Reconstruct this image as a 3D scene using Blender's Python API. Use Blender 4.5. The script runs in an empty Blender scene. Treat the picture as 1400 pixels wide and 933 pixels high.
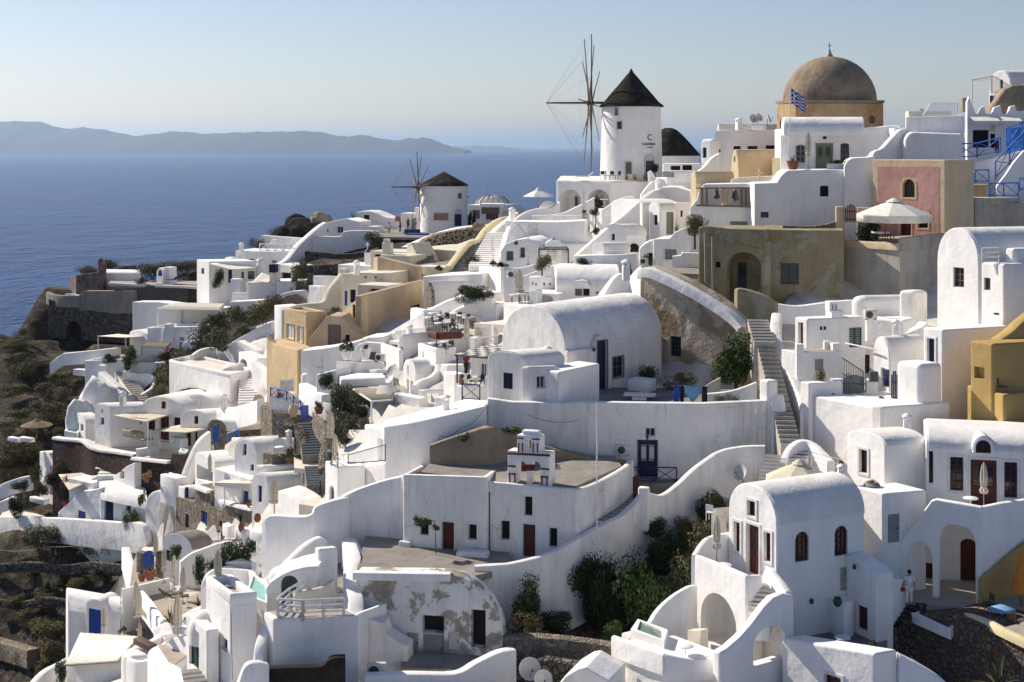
import bpy,bmesh,math,random
import numpy as np
from mathutils import Vector,Matrix
C=bpy.context.scene.collection
SC=bpy.context.scene
R=math.radians
PI=math.pi
random.seed(7)
# camera, light, exposure
F=1400*50/36.0          # focal length in photo pixels
H=105.0                     # camera height over the sea
HY=201.0                    # horizon row of the photo
cam_d=bpy.data.cameras.new("camera")
cam_d.lens=50; cam_d.sensor_width=36
cam_d.shift_y=-(466.5-HY)/1400.0
cam_d.clip_start=1.0; cam_d.clip_end=400000
cam=bpy.data.objects.new("camera",cam_d); C.objects.link(cam)
cam.location=(0,0,H); cam.rotation_euler=(R(90),0,0)
SC.camera=cam
SUN_AZ=(-math.cos(R(35)),math.sin(R(35)))   # towards the sun,in plan
SUN_EL=R(34)
world=bpy.data.worlds.new("World"); SC.world=world; world.use_nodes=True
wn=world.node_tree
for n in list(wn.nodes): wn.nodes.remove(n)
wo=wn.nodes.new('ShaderNodeOutputWorld'); wb=wn.nodes.new('ShaderNodeBackground')
sk=wn.nodes.new('ShaderNodeTexSky'); sk.sky_type = 'NISHITA'; sk.sun_disc=False
sk.sun_elevation=SUN_EL
sk.sun_rotation=math.atan2(SUN_AZ[0],SUN_AZ[1])
sk.altitude=100; sk.air_density=1.0; sk.dust_density=0.35; sk.ozone_density=1.5
wb.inputs['Strength'].default_value=0.076
wt=wn.nodes.new('ShaderNodeMix'); wt.data_type = 'RGBA'; wt.blend_type = 'MULTIPLY'; wt.inputs[0].default_value=1.0; wt.inputs[7].default_value=(0.95,0.905,1.0,1)
wn.links.new(sk.outputs[0],wt.inputs[6]); wn.links.new(wt.outputs[2],wb.inputs[0]); wn.links.new(wb.outputs[0],wo.inputs[0])
sl=bpy.data.lights.new("sun", 'SUN'); sl.energy=5.0; sl.angle=R(0.5); sl.color=(1.0,0.905,0.77)
sun=bpy.data.objects.new("sun",sl); C.objects.link(sun)
sd=Vector((SUN_AZ[0]*math.cos(SUN_EL),SUN_AZ[1]*math.cos(SUN_EL),math.sin(SUN_EL)))
sun.rotation_euler=sd.to_track_quat('Z', 'Y').to_euler()
sun.location=(-100,60,250)
SC.view_settings.view_transform = 'Standard'; SC.view_settings.look = 'None'
SC.view_settings.exposure=0.47; SC.view_settings.gamma=1.0; SC.view_settings.use_curve_mapping=False
try:
 SC.cycles.volume_bounces=0; SC.cycles.max_bounces=9; SC.cycles.diffuse_bounces=8
except Exception: pass
# pixel to place
def X(px,d): return (px-700.0)*d/F
def Z(py,d): return H-(py-HY)*d/F
def P(px,py,d): return Vector((X(px,d),d,Z(py,d)))
def XY(px,d): return Vector((X(px,d),d))
# materials
M={}
def base_mat(name,rough=0.8,spec=0.2):
 m=bpy.data.materials.new(name); m.use_nodes=True
 nt=m.node_tree; b=nt.nodes['Principled BSDF']
 b.inputs['Roughness'].default_value=rough
 b.inputs['Specular IOR Level'].default_value=spec
 M[name]=m
 return m,nt,b
def N(nt,t,**k):
 n=nt.nodes.new(t)
 for a,v in k.items():
  if a in n.inputs: n.inputs[a].default_value=v
  else: setattr(n,a,v)
 return n
def geo(nt,scale=(1,1,1)):
 g=N(nt, 'ShaderNodeNewGeometry'); mp=N(nt, 'ShaderNodeMapping')
 mp.inputs['Scale'].default_value=scale
 nt.links.new(g.outputs['Position'],mp.inputs['Vector'])
 return mp.outputs[0]
def noise(nt,vec,scale,detail=4,rough=0.55,dist=0.0):
 n=N(nt, 'ShaderNodeTexNoise'); n.inputs['Scale'].default_value=scale
 n.inputs['Detail'].default_value=detail; n.inputs['Roughness'].default_value=rough
 n.inputs['Distortion'].default_value=dist
 nt.links.new(vec,n.inputs['Vector']); return n.outputs['Fac']
def ramp(nt,fac,stops):
 r=N(nt, 'ShaderNodeValToRGB'); e=r.color_ramp.elements
 while len(e)<len(stops): e.new(0.5)
 for i,(p,c) in enumerate(stops):
  e[i].position=p; e[i].color=(c,c,c,1) if isinstance(c,(int,float)) else (*c,1)
 nt.links.new(fac,r.inputs[0]); return r.outputs[0]
def mix(nt,fac,a,b):
 m=N(nt, 'ShaderNodeMix',data_type='RGBA')
 for s,v in ((m.inputs['Factor'],fac),(m.inputs['A'],a),(m.inputs['B'],b)):
  if isinstance(v,(int,float)): s.default_value=v
  elif isinstance(v,tuple): s.default_value=(*v,1)
  else: nt.links.new(v,s)
 return m.outputs['Result']
def mix(nt,fac,a,b):
 m=N(nt, 'ShaderNodeMix'); m.data_type = 'RGBA'
 for s,v in ((m.inputs[0],fac),(m.inputs[6],a),(m.inputs[7],b)):
  if isinstance(v,(int,float)): s.default_value=v
  elif isinstance(v,tuple): s.default_value=(*v,1)
  else: nt.links.new(v,s)
 return m.outputs[2]
def bump(nt,b,h,strength,dist):
 n=N(nt, 'ShaderNodeBump'); n.inputs['Strength'].default_value=strength; n.inputs['Distance'].default_value=dist
 nt.links.new(h,n.inputs['Height']); nt.links.new(n.outputs[0],b.inputs['Normal'])
def math_add(nt,a,b,k=1.0):
 m=N(nt, 'ShaderNodeMath'); m.operation = 'MULTIPLY_ADD'
 nt.links.new(b,m.inputs[0]); m.inputs[1].default_value=k; nt.links.new(a,m.inputs[2]); return m.outputs[0]
def plaster(name,col,col2,stain=(0.5,0.47,0.42),amt=0.3,patch=None,plo=0.56,pscale=0.5,bstr=0.5,bdist=0.09):
 m,nt,b=base_mat(name,0.9,0.12)
 v=geo(nt); vs=geo(nt,(1.3,1.3,0.22))
 c=mix(nt,ramp(nt,noise(nt,v,0.6,5),[(0.35,0.0),(0.68,1.0)]),col,col2)
 st=ramp(nt,noise(nt,vs,0.9,6,0.65),[(0.5,0.0),(0.78,amt)])
 c=mix(nt,st,c,stain)
 gr=ramp(nt,noise(nt,v,7.0,3,0.7),[(0.55,0.0),(0.85,amt*0.5)])
 c=mix(nt,gr,c,stain)
 sk_=ramp(nt,noise(nt,geo(nt,(5.0,5.0,0.35)),1.0,5,0.7),[(0.56,0.0),(0.74,amt*0.8)])
 c=mix(nt,sk_,c,tuple(x*0.75 for x in stain))
 vo=N(nt, 'ShaderNodeTexVoronoi'); vo.feature = 'DISTANCE_TO_EDGE'; vo.inputs['Scale'].default_value=0.55
 wv=N(nt, 'ShaderNodeVectorMath'); wv.operation = 'ADD'; nz=N(nt, 'ShaderNodeTexNoise'); nz.inputs['Scale'].default_value=1.1; nz.inputs['Detail'].default_value=6
 nt.links.new(v,nz.inputs['Vector']); nt.links.new(v,wv.inputs[0]); nt.links.new(nz.outputs['Color'],wv.inputs[1]); nt.links.new(wv.outputs[0],vo.inputs['Vector'])
 ck=N(nt, 'ShaderNodeMath'); ck.operation = 'MULTIPLY'; nt.links.new(ramp(nt,vo.outputs['Distance'],[(0.0,1.0),(0.012,0.0)]),ck.inputs[0])
 nt.links.new(ramp(nt,noise(nt,v,0.35,3),[(0.5,0.0),(0.62,min(1.0,amt))]),ck.inputs[1]); c=mix(nt,ck.outputs[0],c,tuple(x*0.6 for x in stain))
 if patch:
  pn=noise(nt,v,pscale,7,0.62,0.3)
  c=mix(nt,ramp(nt,pn,[(plo,0.0),(plo+0.02,.75),(plo+.12,1.0)]),c,mix(nt,noise(nt,v,3.0,4),patch,tuple(x*0.6 for x in patch)))
 nt.links.new(c,b.inputs['Base Color'])
 hgt=math_add(nt,noise(nt,v,0.9,3,0.5),noise(nt,v,6.0,4,0.6),0.18)
 bump(nt,b,hgt,bstr,bdist*1.7)
 return m
plaster('white',(0.88,0.86,0.835),(0.80,0.78,0.755),(0.5,0.48,0.45),0.36)
plaster('white_clean',(0.89,0.87,0.845),(0.83,0.81,0.785),(0.54,0.52,0.49),0.26)
plaster('white_worn',(0.85,0.83,0.80),(0.74,0.72,0.695),(0.36,0.335,0.30),0.55)
plaster('white_roof',(0.82,0.80,0.77),(0.72,0.695,0.655),(0.50,0.46,0.41),0.4)
plaster('white_peeled',(0.80,0.79,0.775),(0.70,0.69,0.67),(0.3,0.28,0.25),0.5,(0.34,0.285,0.22),0.52,0.6)
plaster('cream',(0.72,0.68,0.56),(0.62,0.58,0.47),(0.42,0.37,0.29),0.3)
plaster('cream_yellow',(0.72,0.63,0.40),(0.66,0.57,0.36),(0.45,0.38,0.25),0.3)
plaster('beige',(0.50,0.39,0.27),(0.42,0.32,0.22),(0.24,0.19,0.14),0.35)
plaster('tan',(0.60,0.46,0.28),(0.50,0.38,0.23),(0.3,0.23,0.15),0.3)
plaster('beige_trim',(0.62,0.50,0.33),(0.54,0.43,0.28),(0.32,0.26,0.19),0.3)
plaster('ochre',(0.47,0.325,0.125),(0.40,0.275,0.11),(0.26,0.19,0.10),0.45)
plaster('pink',(0.52,0.30,0.265),(0.45,0.25,0.22),(0.34,0.2,0.175),0.5)
plaster('olive',(0.32,0.275,0.165),(0.24,0.205,0.12),(0.12,0.11,0.07),0.6,(0.42,0.37,0.28),0.53,0.5)
plaster('old_wall',(0.60,0.53,0.43),(0.47,0.39,0.29),(0.2,0.17,0.14),0.65,(0.42,0.30,0.18),0.5,0.5,0.8,0.12)
plaster('grey_wall',(0.46,0.43,0.38),(0.36,0.33,0.28),(0.17,0.15,0.13),0.65,(0.5,0.38,0.24),0.62,0.4)
plaster('dome_plaster',(0.31,0.24,0.17),(0.235,0.185,0.135),(0.10,0.085,0.07),0.8,(0.36,0.27,0.18),0.58,0.45,0.8,0.12)
plaster('drum_plaster',(0.46,0.34,0.21),(0.36,0.25,0.14),(0.18,0.13,0.09),0.6,(0.40,0.24,0.11),0.56,0.5)
plaster('concrete',(0.30,0.275,0.245),(0.23,0.21,0.185),(0.1,0.09,0.08),0.55)
plaster('dark_render',(0.115,0.108,0.105),(0.085,0.08,0.078),(0.05,0.05,0.05),0.4)
plaster('paving',(0.43,0.37,0.31),(0.35,0.30,0.25),(0.2,0.17,0.14),0.4)
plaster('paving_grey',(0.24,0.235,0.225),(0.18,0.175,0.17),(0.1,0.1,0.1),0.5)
plaster('roof_sand',(0.74,0.68,0.60),(0.66,0.60,0.52),(0.5,0.44,0.37),0.35)
plaster('rock_face',(0.36,0.29,0.21),(0.27,0.22,0.16),(0.12,0.10,0.08),0.6,(0.42,0.30,0.18),0.58,0.5,1.0,0.35)
plaster('pink_stone',(0.25,0.18,0.14),(0.19,0.14,0.11),(0.09,0.07,0.06),0.7,(0.12,0.10,0.085),.52,1.2)
def stone(name,cols,mortar,scale=2.2,mort=0.05):
 m,nt,b=base_mat(name,0.95,0.1)
 v=geo(nt)
 wv=N(nt, 'ShaderNodeVectorMath'); wv.operation = 'ADD'
 nz=N(nt, 'ShaderNodeTexNoise'); nz.inputs['Scale'].default_value=1.7; nt.links.new(v,nz.inputs['Vector'])
 sc=N(nt, 'ShaderNodeVectorMath'); sc.operation = 'SCALE'; sc.inputs[3].default_value=0.35
 nt.links.new(nz.outputs['Color'],sc.inputs[0]); nt.links.new(v,wv.inputs[0]); nt.links.new(sc.outputs[0],wv.inputs[1])
 vo=N(nt, 'ShaderNodeTexVoronoi'); vo.inputs['Scale'].default_value=scale; nt.links.new(wv.outputs[0],vo.inputs['Vector'])
 ve=N(nt, 'ShaderNodeTexVoronoi'); ve.feature = 'DISTANCE_TO_EDGE'; ve.inputs['Scale'].default_value=scale; nt.links.new(wv.outputs[0],ve.inputs['Vector'])
 sp=N(nt, 'ShaderNodeSeparateColor'); nt.links.new(vo.outputs['Color'],sp.inputs[0])
 k=len(cols)
 c=ramp(nt,sp.outputs[0],[((i+0.5)/k,cc) for i,cc in enumerate(cols)])
 c=mix(nt,ramp(nt,noise(nt,v,5,4),[(0.4,0.0),(0.75,0.45)]),c,tuple(x*0.5 for x in cols[0]))
 ed=ramp(nt,ve.outputs['Distance'],[(mort*0.6,1.0),(mort*1.4,0.0)])
 c=mix(nt,ed,c,mortar)
 nt.links.new(c,b.inputs['Base Color'])
 hh=ramp(nt,ve.outputs['Distance'],[(0.0,0.0),(mort*3,1.0)])
 bump(nt,b,hh,0.9,0.15)
stone('lava_stone',[(0.085,0.075,0.068),(0.15,0.13,0.115),(0.23,0.19,0.16),(0.12,0.11,0.10)],(0.06,0.054,0.048),2.6,0.06)
stone('red_stone',[(0.085,0.05,0.045),(0.12,0.075,0.065),(0.075,0.055,0.05)],(0.05,0.04,0.035),3.4,0.06)
stone('light_stone',[(0.20,0.165,0.13),(0.32,0.27,0.21),(0.15,0.125,0.10),(0.25,0.2,0.15)],(0.36,0.33,0.28),2.6,0.045)
stone('pocked_stone',[(0.12,0.09,0.07),(0.07,0.055,0.045),(0.16,0.12,0.09)],(0.42,0.35,0.26),1.9,0.10)
stone('colour_stone',[(0.16,0.12,0.10),(0.26,0.14,0.09),(0.13,0.12,0.115),(0.28,0.2,0.14),(0.10,0.085,0.08)],(0.15,0.13,0.11),3.3,0.05)
def paint(name,col,rough=0.5,spec=0.3,var=0.25):
 m,nt,b=base_mat(name,rough,spec)
 v=geo(nt)
 c=mix(nt,ramp(nt,noise(nt,v,2.5,5,0.6),[(0.35,0.0),(0.75,1.0)]),col,tuple(x*(1-var) for x in col))
 nt.links.new(c,b.inputs['Base Color'])
 bump(nt,b,noise(nt,v,14,3),0.2,0.02)
 return m
paint('blue_paint',(0.035,0.075,0.33)); paint('bright_blue',(0.05,0.19,0.62)); paint('navy',(0.015,0.022,0.075))
paint('burgundy',(0.10,0.018,0.014)); paint('red_brown',(0.13,0.04,0.024)); paint('trim_red',(0.12,0.012,0.016))
paint('sage',(0.20,0.24,0.16)); paint('dark_green',(0.03,0.06,0.05)); paint('slate',(0.06,0.08,0.09)); paint('grey_door',(0.30,0.30,0.29))
paint('white_paint',(0.78,0.78,0.77)); paint('off_white',(0.62,0.61,0.58)); paint('brown_wood',(0.11,0.075,0.05)); paint('grey_wood',(0.30,0.26,0.21),0.9,0.1)
paint('door_brown',(0.17,0.135,0.11)); paint('dark_metal',(0.03,0.03,0.033),0.45,0.5); paint('bronze',(0.05,0.052,0.045),0.45,0.5)
paint('terracotta',(0.25,0.105,0.065),0.85,0.1); paint('terracotta_dark',(0.22,0.09,0.05),0.85,0.1)
paint('canvas',(0.62,0.565,0.455),0.95,0.05); paint('canvas_white',(0.80,0.77,0.69),0.95,0.05); paint('canvas_orange',(0.62,0.22,0.04),0.95,0.05)
paint('fabric_blue',(0.05,0.10,0.42),0.95,0.05); paint('fabric_light_blue',(0.2,0.4,0.62),0.95,0.05); paint('fabric_grey',(0.34,0.31,0.26),0.95,0.05)
paint('fabric_white',(0.8,0.8,0.79),0.95,0.05); paint('fabric_dark',(0.04,0.035,0.04),0.95,0.05); paint('fabric_red',(0.30,0.04,0.04),0.95,0.05)
paint('skin',(0.42,0.22,0.14),0.6,0.3); paint('hair',(0.025,0.018,0.014),0.7,0.3)
paint('dish_grey',(0.55,0.55,0.54)); paint('ac_grey',(0.66,0.65,0.61))
paint('awning_brown',(0.16,0.11,0.085)); paint('sign_red',(0.36,0.19,0.15)); paint('sign_beige',(0.55,0.45,0.36)); paint('flag_blue',(0.02,0.045,0.33),0.9,0.05)
paint('bark',(0.12,0.09,0.065),0.95,0.05); paint('black_rock',(0.042,0.037,0.033),1.0,0.05,0.5); paint('reed',(0.26,0.2,0.14),1.0,0.05,0.4)
paint('pergola_fabric',(0.62,0.58,0.51),0.95,0.05)
def thatch(name,a,b_):
 m,nt,b=base_mat(name,1.0,0.03)
 v=geo(nt,(9,9,0.9)); n1=noise(nt,v,1.0,6,0.75)
 c=mix(nt,ramp(nt,n1,[(0.38,0.0),(0.66,1.0)]),a,b_)
 c=mix(nt,ramp(nt,noise(nt,geo(nt),0.9,4),[(0.5,0.0),(0.7,.6)]),c,tuple(x*1.7 for x in b_))
 nt.links.new(c,b.inputs['Base Color']); bump(nt,b,n1,1.0,0.35)
thatch('thatch',(0.028,0.025,0.023),(0.075,0.068,0.06)); thatch('thatch_brown',(0.034,0.03,0.027),(0.085,0.075,0.066))
def glass(name,col,rough=0.12):
 m,nt,b=base_mat(name,rough,0.5); b.inputs['Base Color'].default_value=(*col,1); return m
glass('glass_dark',(0.018,0.02,0.024)); glass('glass_grey',(0.09,0.11,0.12)); glass('painted_dark_inside',(0.012,0.010,0.009),0.9)  # last one is near-black paint standing in for the shade inside openings
def water_pool():
 m,nt,b=base_mat('pool_water',0.05,0.5)
 b.inputs['Base Color'].default_value=(0.30,0.56,0.46,1)
 bump(nt,b,noise(nt,geo(nt),3.0,3),0.15,0.03)
water_pool()
m,nt,b=base_mat('pool_grey',0.05,0.5); b.inputs['Base Color'].default_value=(0.16,0.22,0.19,1)
m,nt,b=base_mat('clear_panel',0.15,0.5)
b.inputs['Base Color'].default_value=(0.75,0.78,0.8,1); b.inputs['Alpha'].default_value=0.35
def leafm(name,cols,rough=0.8):
 m,nt,b=base_mat(name,rough,0.1)
 oi=N(nt, 'ShaderNodeObjectInfo'); v=geo(nt)
 wn_=N(nt, 'ShaderNodeTexNoise'); wn_.inputs['Scale'].default_value=3.0; wn_.inputs['Detail'].default_value=3
 nt.links.new(v,wn_.inputs['Vector'])
 mm=N(nt, 'ShaderNodeMath'); mm.operation = 'MULTIPLY_ADD'; nt.links.new(oi.outputs['Random'],mm.inputs[0]); mm.inputs[1].default_value=0.25
 nt.links.new(wn_.outputs['Fac'],mm.inputs[2])
 k=len(cols)
 c=ramp(nt,mm.outputs[0],[(0.3+0.5*i/max(1,k-1),cc) for i,cc in enumerate(cols)])
 nt.links.new(c,b.inputs['Base Color'])
 b.inputs['Subsurface Weight'].default_value=0.0
 return m
leafm('leaf',[(0.02,0.042,0.013),(0.05,0.085,0.027),(0.10,0.13,0.045)])
leafm('leaf_dark',[(0.014,0.028,0.012),(0.03,0.05,0.02),(0.055,0.075,0.028)])
leafm('leaf_olive',[(0.045,0.052,0.028),(0.095,0.098,0.05),(0.15,0.145,0.085)])
leafm('leaf_dry',[(0.08,0.066,0.03),(0.14,0.11,0.05),(0.10,0.105,0.042)])
leafm('leaf_scrub',[(0.06,0.05,0.026),(0.105,0.09,0.042),(0.085,0.088,0.04)])
leafm('grass_gold',[(0.22,0.13,0.05),(0.36,0.24,0.10),(0.30,0.2,0.09)])
leafm('flower_pink',[(0.40,0.03,0.16),(0.55,0.06,0.25)]); leafm('flower_red',[(0.22,0.015,0.03),(0.35,0.03,0.05)]); leafm('leaf_aloe',[(0.07,0.10,0.05),(0.14,0.17,0.08)])
# mesh helpers
def mesh_of(name,bm,mats,smooth=45):
 me=bpy.data.meshes.new(name)
 bmesh.ops.recalc_face_normals(bm,faces=bm.faces)
 bm.to_mesh(me); bm.free()
 for x in (mats if isinstance(mats,(list,tuple)) else [mats]): me.materials.append(M[x])
 if smooth:
  me.shade_smooth(); me.set_sharp_from_angle(angle=R(smooth))
 return me
def obj(name,bm,mats,parent=None,smooth=45):
 o=bpy.data.objects.new(name,mesh_of(name,bm,mats,smooth)); C.objects.link(o)
 if parent is not None: o.parent=parent
 return o
def obm(name,me,parent=None):
 o=bpy.data.objects.new(name,me); C.objects.link(o)
 if parent is not None: o.parent=parent
 return o
def tag(o,label,cat,group=None,kind=None):
 if label: o['label']=label
 if cat: o['category']=cat
 if group: o['group']=group
 if kind or cat: o['kind']=kind or 'thing'
 return o
def empty(name,label,cat,loc,rz=0.0,group=None,scale=1.0):
 o=bpy.data.objects.new(name,None); C.objects.link(o); o.empty_display_size=0.3
 o.location=loc; o.rotation_euler=(0,0,rz)
 if scale != 1.0: o.scale=(scale,)*3 if isinstance(scale,(int,float)) else scale
 return tag(o,label,cat,group)
def copy_tree(o,loc,rz=0.0,label=None,scale=None,group=None):
 r=o.copy(); C.objects.link(r); r.location=loc; r.rotation_euler=(0,0,rz)
 if label: r['label']=label
 if group: r['group']=group
 if scale: r.scale=(scale,)*3 if isinstance(scale,(int,float)) else scale
 for ch in list(o.children):
  c=ch.copy(); C.objects.link(c); c.parent=r
  for g in list(ch.children):
   d=g.copy(); C.objects.link(d); d.parent=c
 return r
def add_box(bm,cx,cy,cz,sx,sy,sz,rz=0.0,mi=0,tilt=None):
 m=Matrix.Translation((cx,cy,cz)) @ Matrix.Rotation(rz,4, 'Z')
 if tilt is not None: m=m @ tilt
 m=m @ Matrix.Diagonal((sx,sy,sz,1))
 r=bmesh.ops.create_cube(bm,size=1,matrix=m)
 for f in {f for v in r['verts'] for f in v.link_faces}: f.material_index=mi
 return r['verts']
def add_tube(bm,a,b,r0,r1=None,seg=8,mi=0):
 a=Vector(a); b=Vector(b); d=b-a
 if d.length<1e-6: return
 q=d.to_track_quat('Z', 'Y').to_matrix().to_4x4()
 r=bmesh.ops.create_cone(bm,cap_ends=True,segments=seg,radius1=r0,radius2=(r0 if r1 is None else r1),depth=d.length,
       matrix=Matrix.Translation((a+b)/2) @ q)
 for f in {f for v in r['verts'] for f in v.link_faces}: f.material_index=mi
def add_lathe(bm,prof,seg=20,at=(0,0,0),mi=0,fold=None):
 rings=[]
 for (r,z) in prof:
  ring=[]
  for k in range(seg):
   a=2*PI*k/seg
   rr=r*(fold(k,z) if fold else 1.0)
   ring.append(bm.verts.new((at[0]+rr*math.cos(a),at[1]+rr*math.sin(a),at[2]+z)))
  rings.append(ring)
 for i in range(len(rings)-1):
  for k in range(seg):
   f=bm.faces.new((rings[i][k],rings[i][(k+1) % seg],rings[i+1][(k+1) % seg],rings[i+1][k])); f.material_index=mi
 for ring,rev in ((rings[0],True),(rings[-1],False)):
  try:
   f=bm.faces.new(ring[::-1] if rev else ring); f.material_index=mi
  except Exception: pass
def prism(bm,poly,z0,z1,mi=0):
 n=len(poly)
 a=[bm.verts.new((p[0],p[1],z0 if not isinstance(z0,(list,tuple)) else z0[i])) for i,p in enumerate(poly)]
 b=[bm.verts.new((p[0],p[1],z1 if not isinstance(z1,(list,tuple)) else z1[i])) for i,p in enumerate(poly)]
 fs=[bm.faces.new(a[::-1]),bm.faces.new(b)]
 for i in range(n): fs.append(bm.faces.new((a[i],a[(i+1) % n],b[(i+1) % n],b[i])))
 for f in fs: f.material_index=mi
 return fs
def bevel(bm,w,seg=2,edges=None,zmin=None):
 es=edges if edges is not None else [e for e in bm.edges if zmin is None or max(v.co.z for v in e.verts)>zmin+1e-3]
 es=[e for e in es if len(e.link_faces)==2 and e.calc_face_angle(0)>R(35)]
 if es: bmesh.ops.bevel(bm,geom=es,offset=w,segments=seg,profile=0.5,affect='EDGES',clamp_overlap=True)
# ground: heights through known points
GP=[ (700,1010,60),(1000,1030,60),(1350,1000,64),(300,1040,60),(100,1080,68),(-200,1060,74),(1700,1000,64),
(480,960,67),(590,925,72),(680,925,72),(770,925,73),(760,875,75),(900,868,76.5),(950,800,80),(850,815,79),(730,830,78),
(600,775,80),(520,770,80),(700,770,80),(700,648,86),(80,468,186),(140,470,184),(620,640,86),(830,640,87),
(960,700,86),(900,672,88),(930,560,93),(1040,650,87),(1050,545,91),(1085,612,84),(1035,436,99),(990,540,98),
(1100,660,82),(1200,565,89),(1240,720,79),(1300,840,75),(1180,895,73),(1100,900,73),(1390,850,75),
(1010,418,103),(1200,420,102),(1180,335,109),(1300,460,93),(1390,470,90),(1290,260,118),
(1080,225,120),(1100,180,130),(1350,215,116),(950,256,140),(860,250,145),(760,296,143),(1150,175,140),(1400,190,125),
(600,318,198),(650,312,212),(500,325,203),(450,336,196),(700,300,175),
(650,378,148),(560,405,134),(690,440,110),(600,460,111),(700,380,130),(760,440,108),(850,420,112),(850,375,122),
(480,482,118),(400,535,112),(560,570,100),(330,565,124),(250,568,129),(440,560,106),(500,610,96),
(250,640,120),(400,650,104),(330,712,107),(440,730,94),(480,700,92),
(220,815,108),(250,795,110),(300,790,108),(150,715,138),(80,708,146),(200,700,130),(340,790,100),(400,800,90),
(150,615,142),(100,655,150),(60,668,155),(100,585,160),
(120,528,172),(180,476,182),(60,456,190),(110,462,188),(250,405,187),(130,395,202),(350,396,176),(300,425,172),(400,410,164),(440,345,188),(270,440,165),
(230,480,166),(320,470,150),(300,500,145),(200,510,165),
(0,560,166),(30,600,160),(0,640,156),(40,690,144),(62,396,199),(54,404,197.5),(45,426,196),(38,446,194),(60,463,191.5),(72,464,191),(90,465,190),(18,460,187),(0,456,186),(-60,470,188),(-120,520,184),(-120,700,150),
(0,735,139.5),(100,738,136.5),(165,748,132),(0,800,136),(100,800,132),(160,790,129),(100,850,128),(0,860,133),(30,890,129),(80,925,122),(0,950,128),(60,1010,116),(-100,900,136),
(380,320,206),(420,305,208),(250,372,206),(330,350,200)]
GX=[(X(a,d),d,Z(b,d)) for a,b,d in GP]
GX+=[(x,y,z) for x,y,z in [(-78,225,20),(-92,205,15),(-70,240,25),(-45,250,30),(-20,262,40),(20,275,50),(60,270,60),(110,260,70),
 (-105,170,25),(-120,130,10),(-110,100,5),(-100,60,5),(-60,30,20),(0,25,40),(60,25,60),(110,60,80),(120,120,95),(120,180,90),
 (-160,200,-8),(-160,120,-8),(-150,40,-8),(-100,300,-8),(0,330,-8),(100,330,-4),(190,300,20),(200,120,80),(180,20,60),(-80,-30,-8),(80,-40,30)]]
GA=np.array(GX); _n=len(GA)
_D=np.sqrt(((GA[:,None,:2]-GA[None,:,:2]) ** 2).sum(-1))
_A=np.zeros((_n+1,_n+1)); _A[:_n,:_n]=-_D-np.eye(_n)*0.4; _A[:_n,_n]=1; _A[_n,:_n]=1
_W=np.linalg.solve(_A,np.append(GA[:,2],0))
def ground(x,y):
 d=np.sqrt((GA[:,0]-x) ** 2+(GA[:,1]-y) ** 2)
 return float(-(d*_W[:_n]).sum()+_W[_n])-0.8
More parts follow.
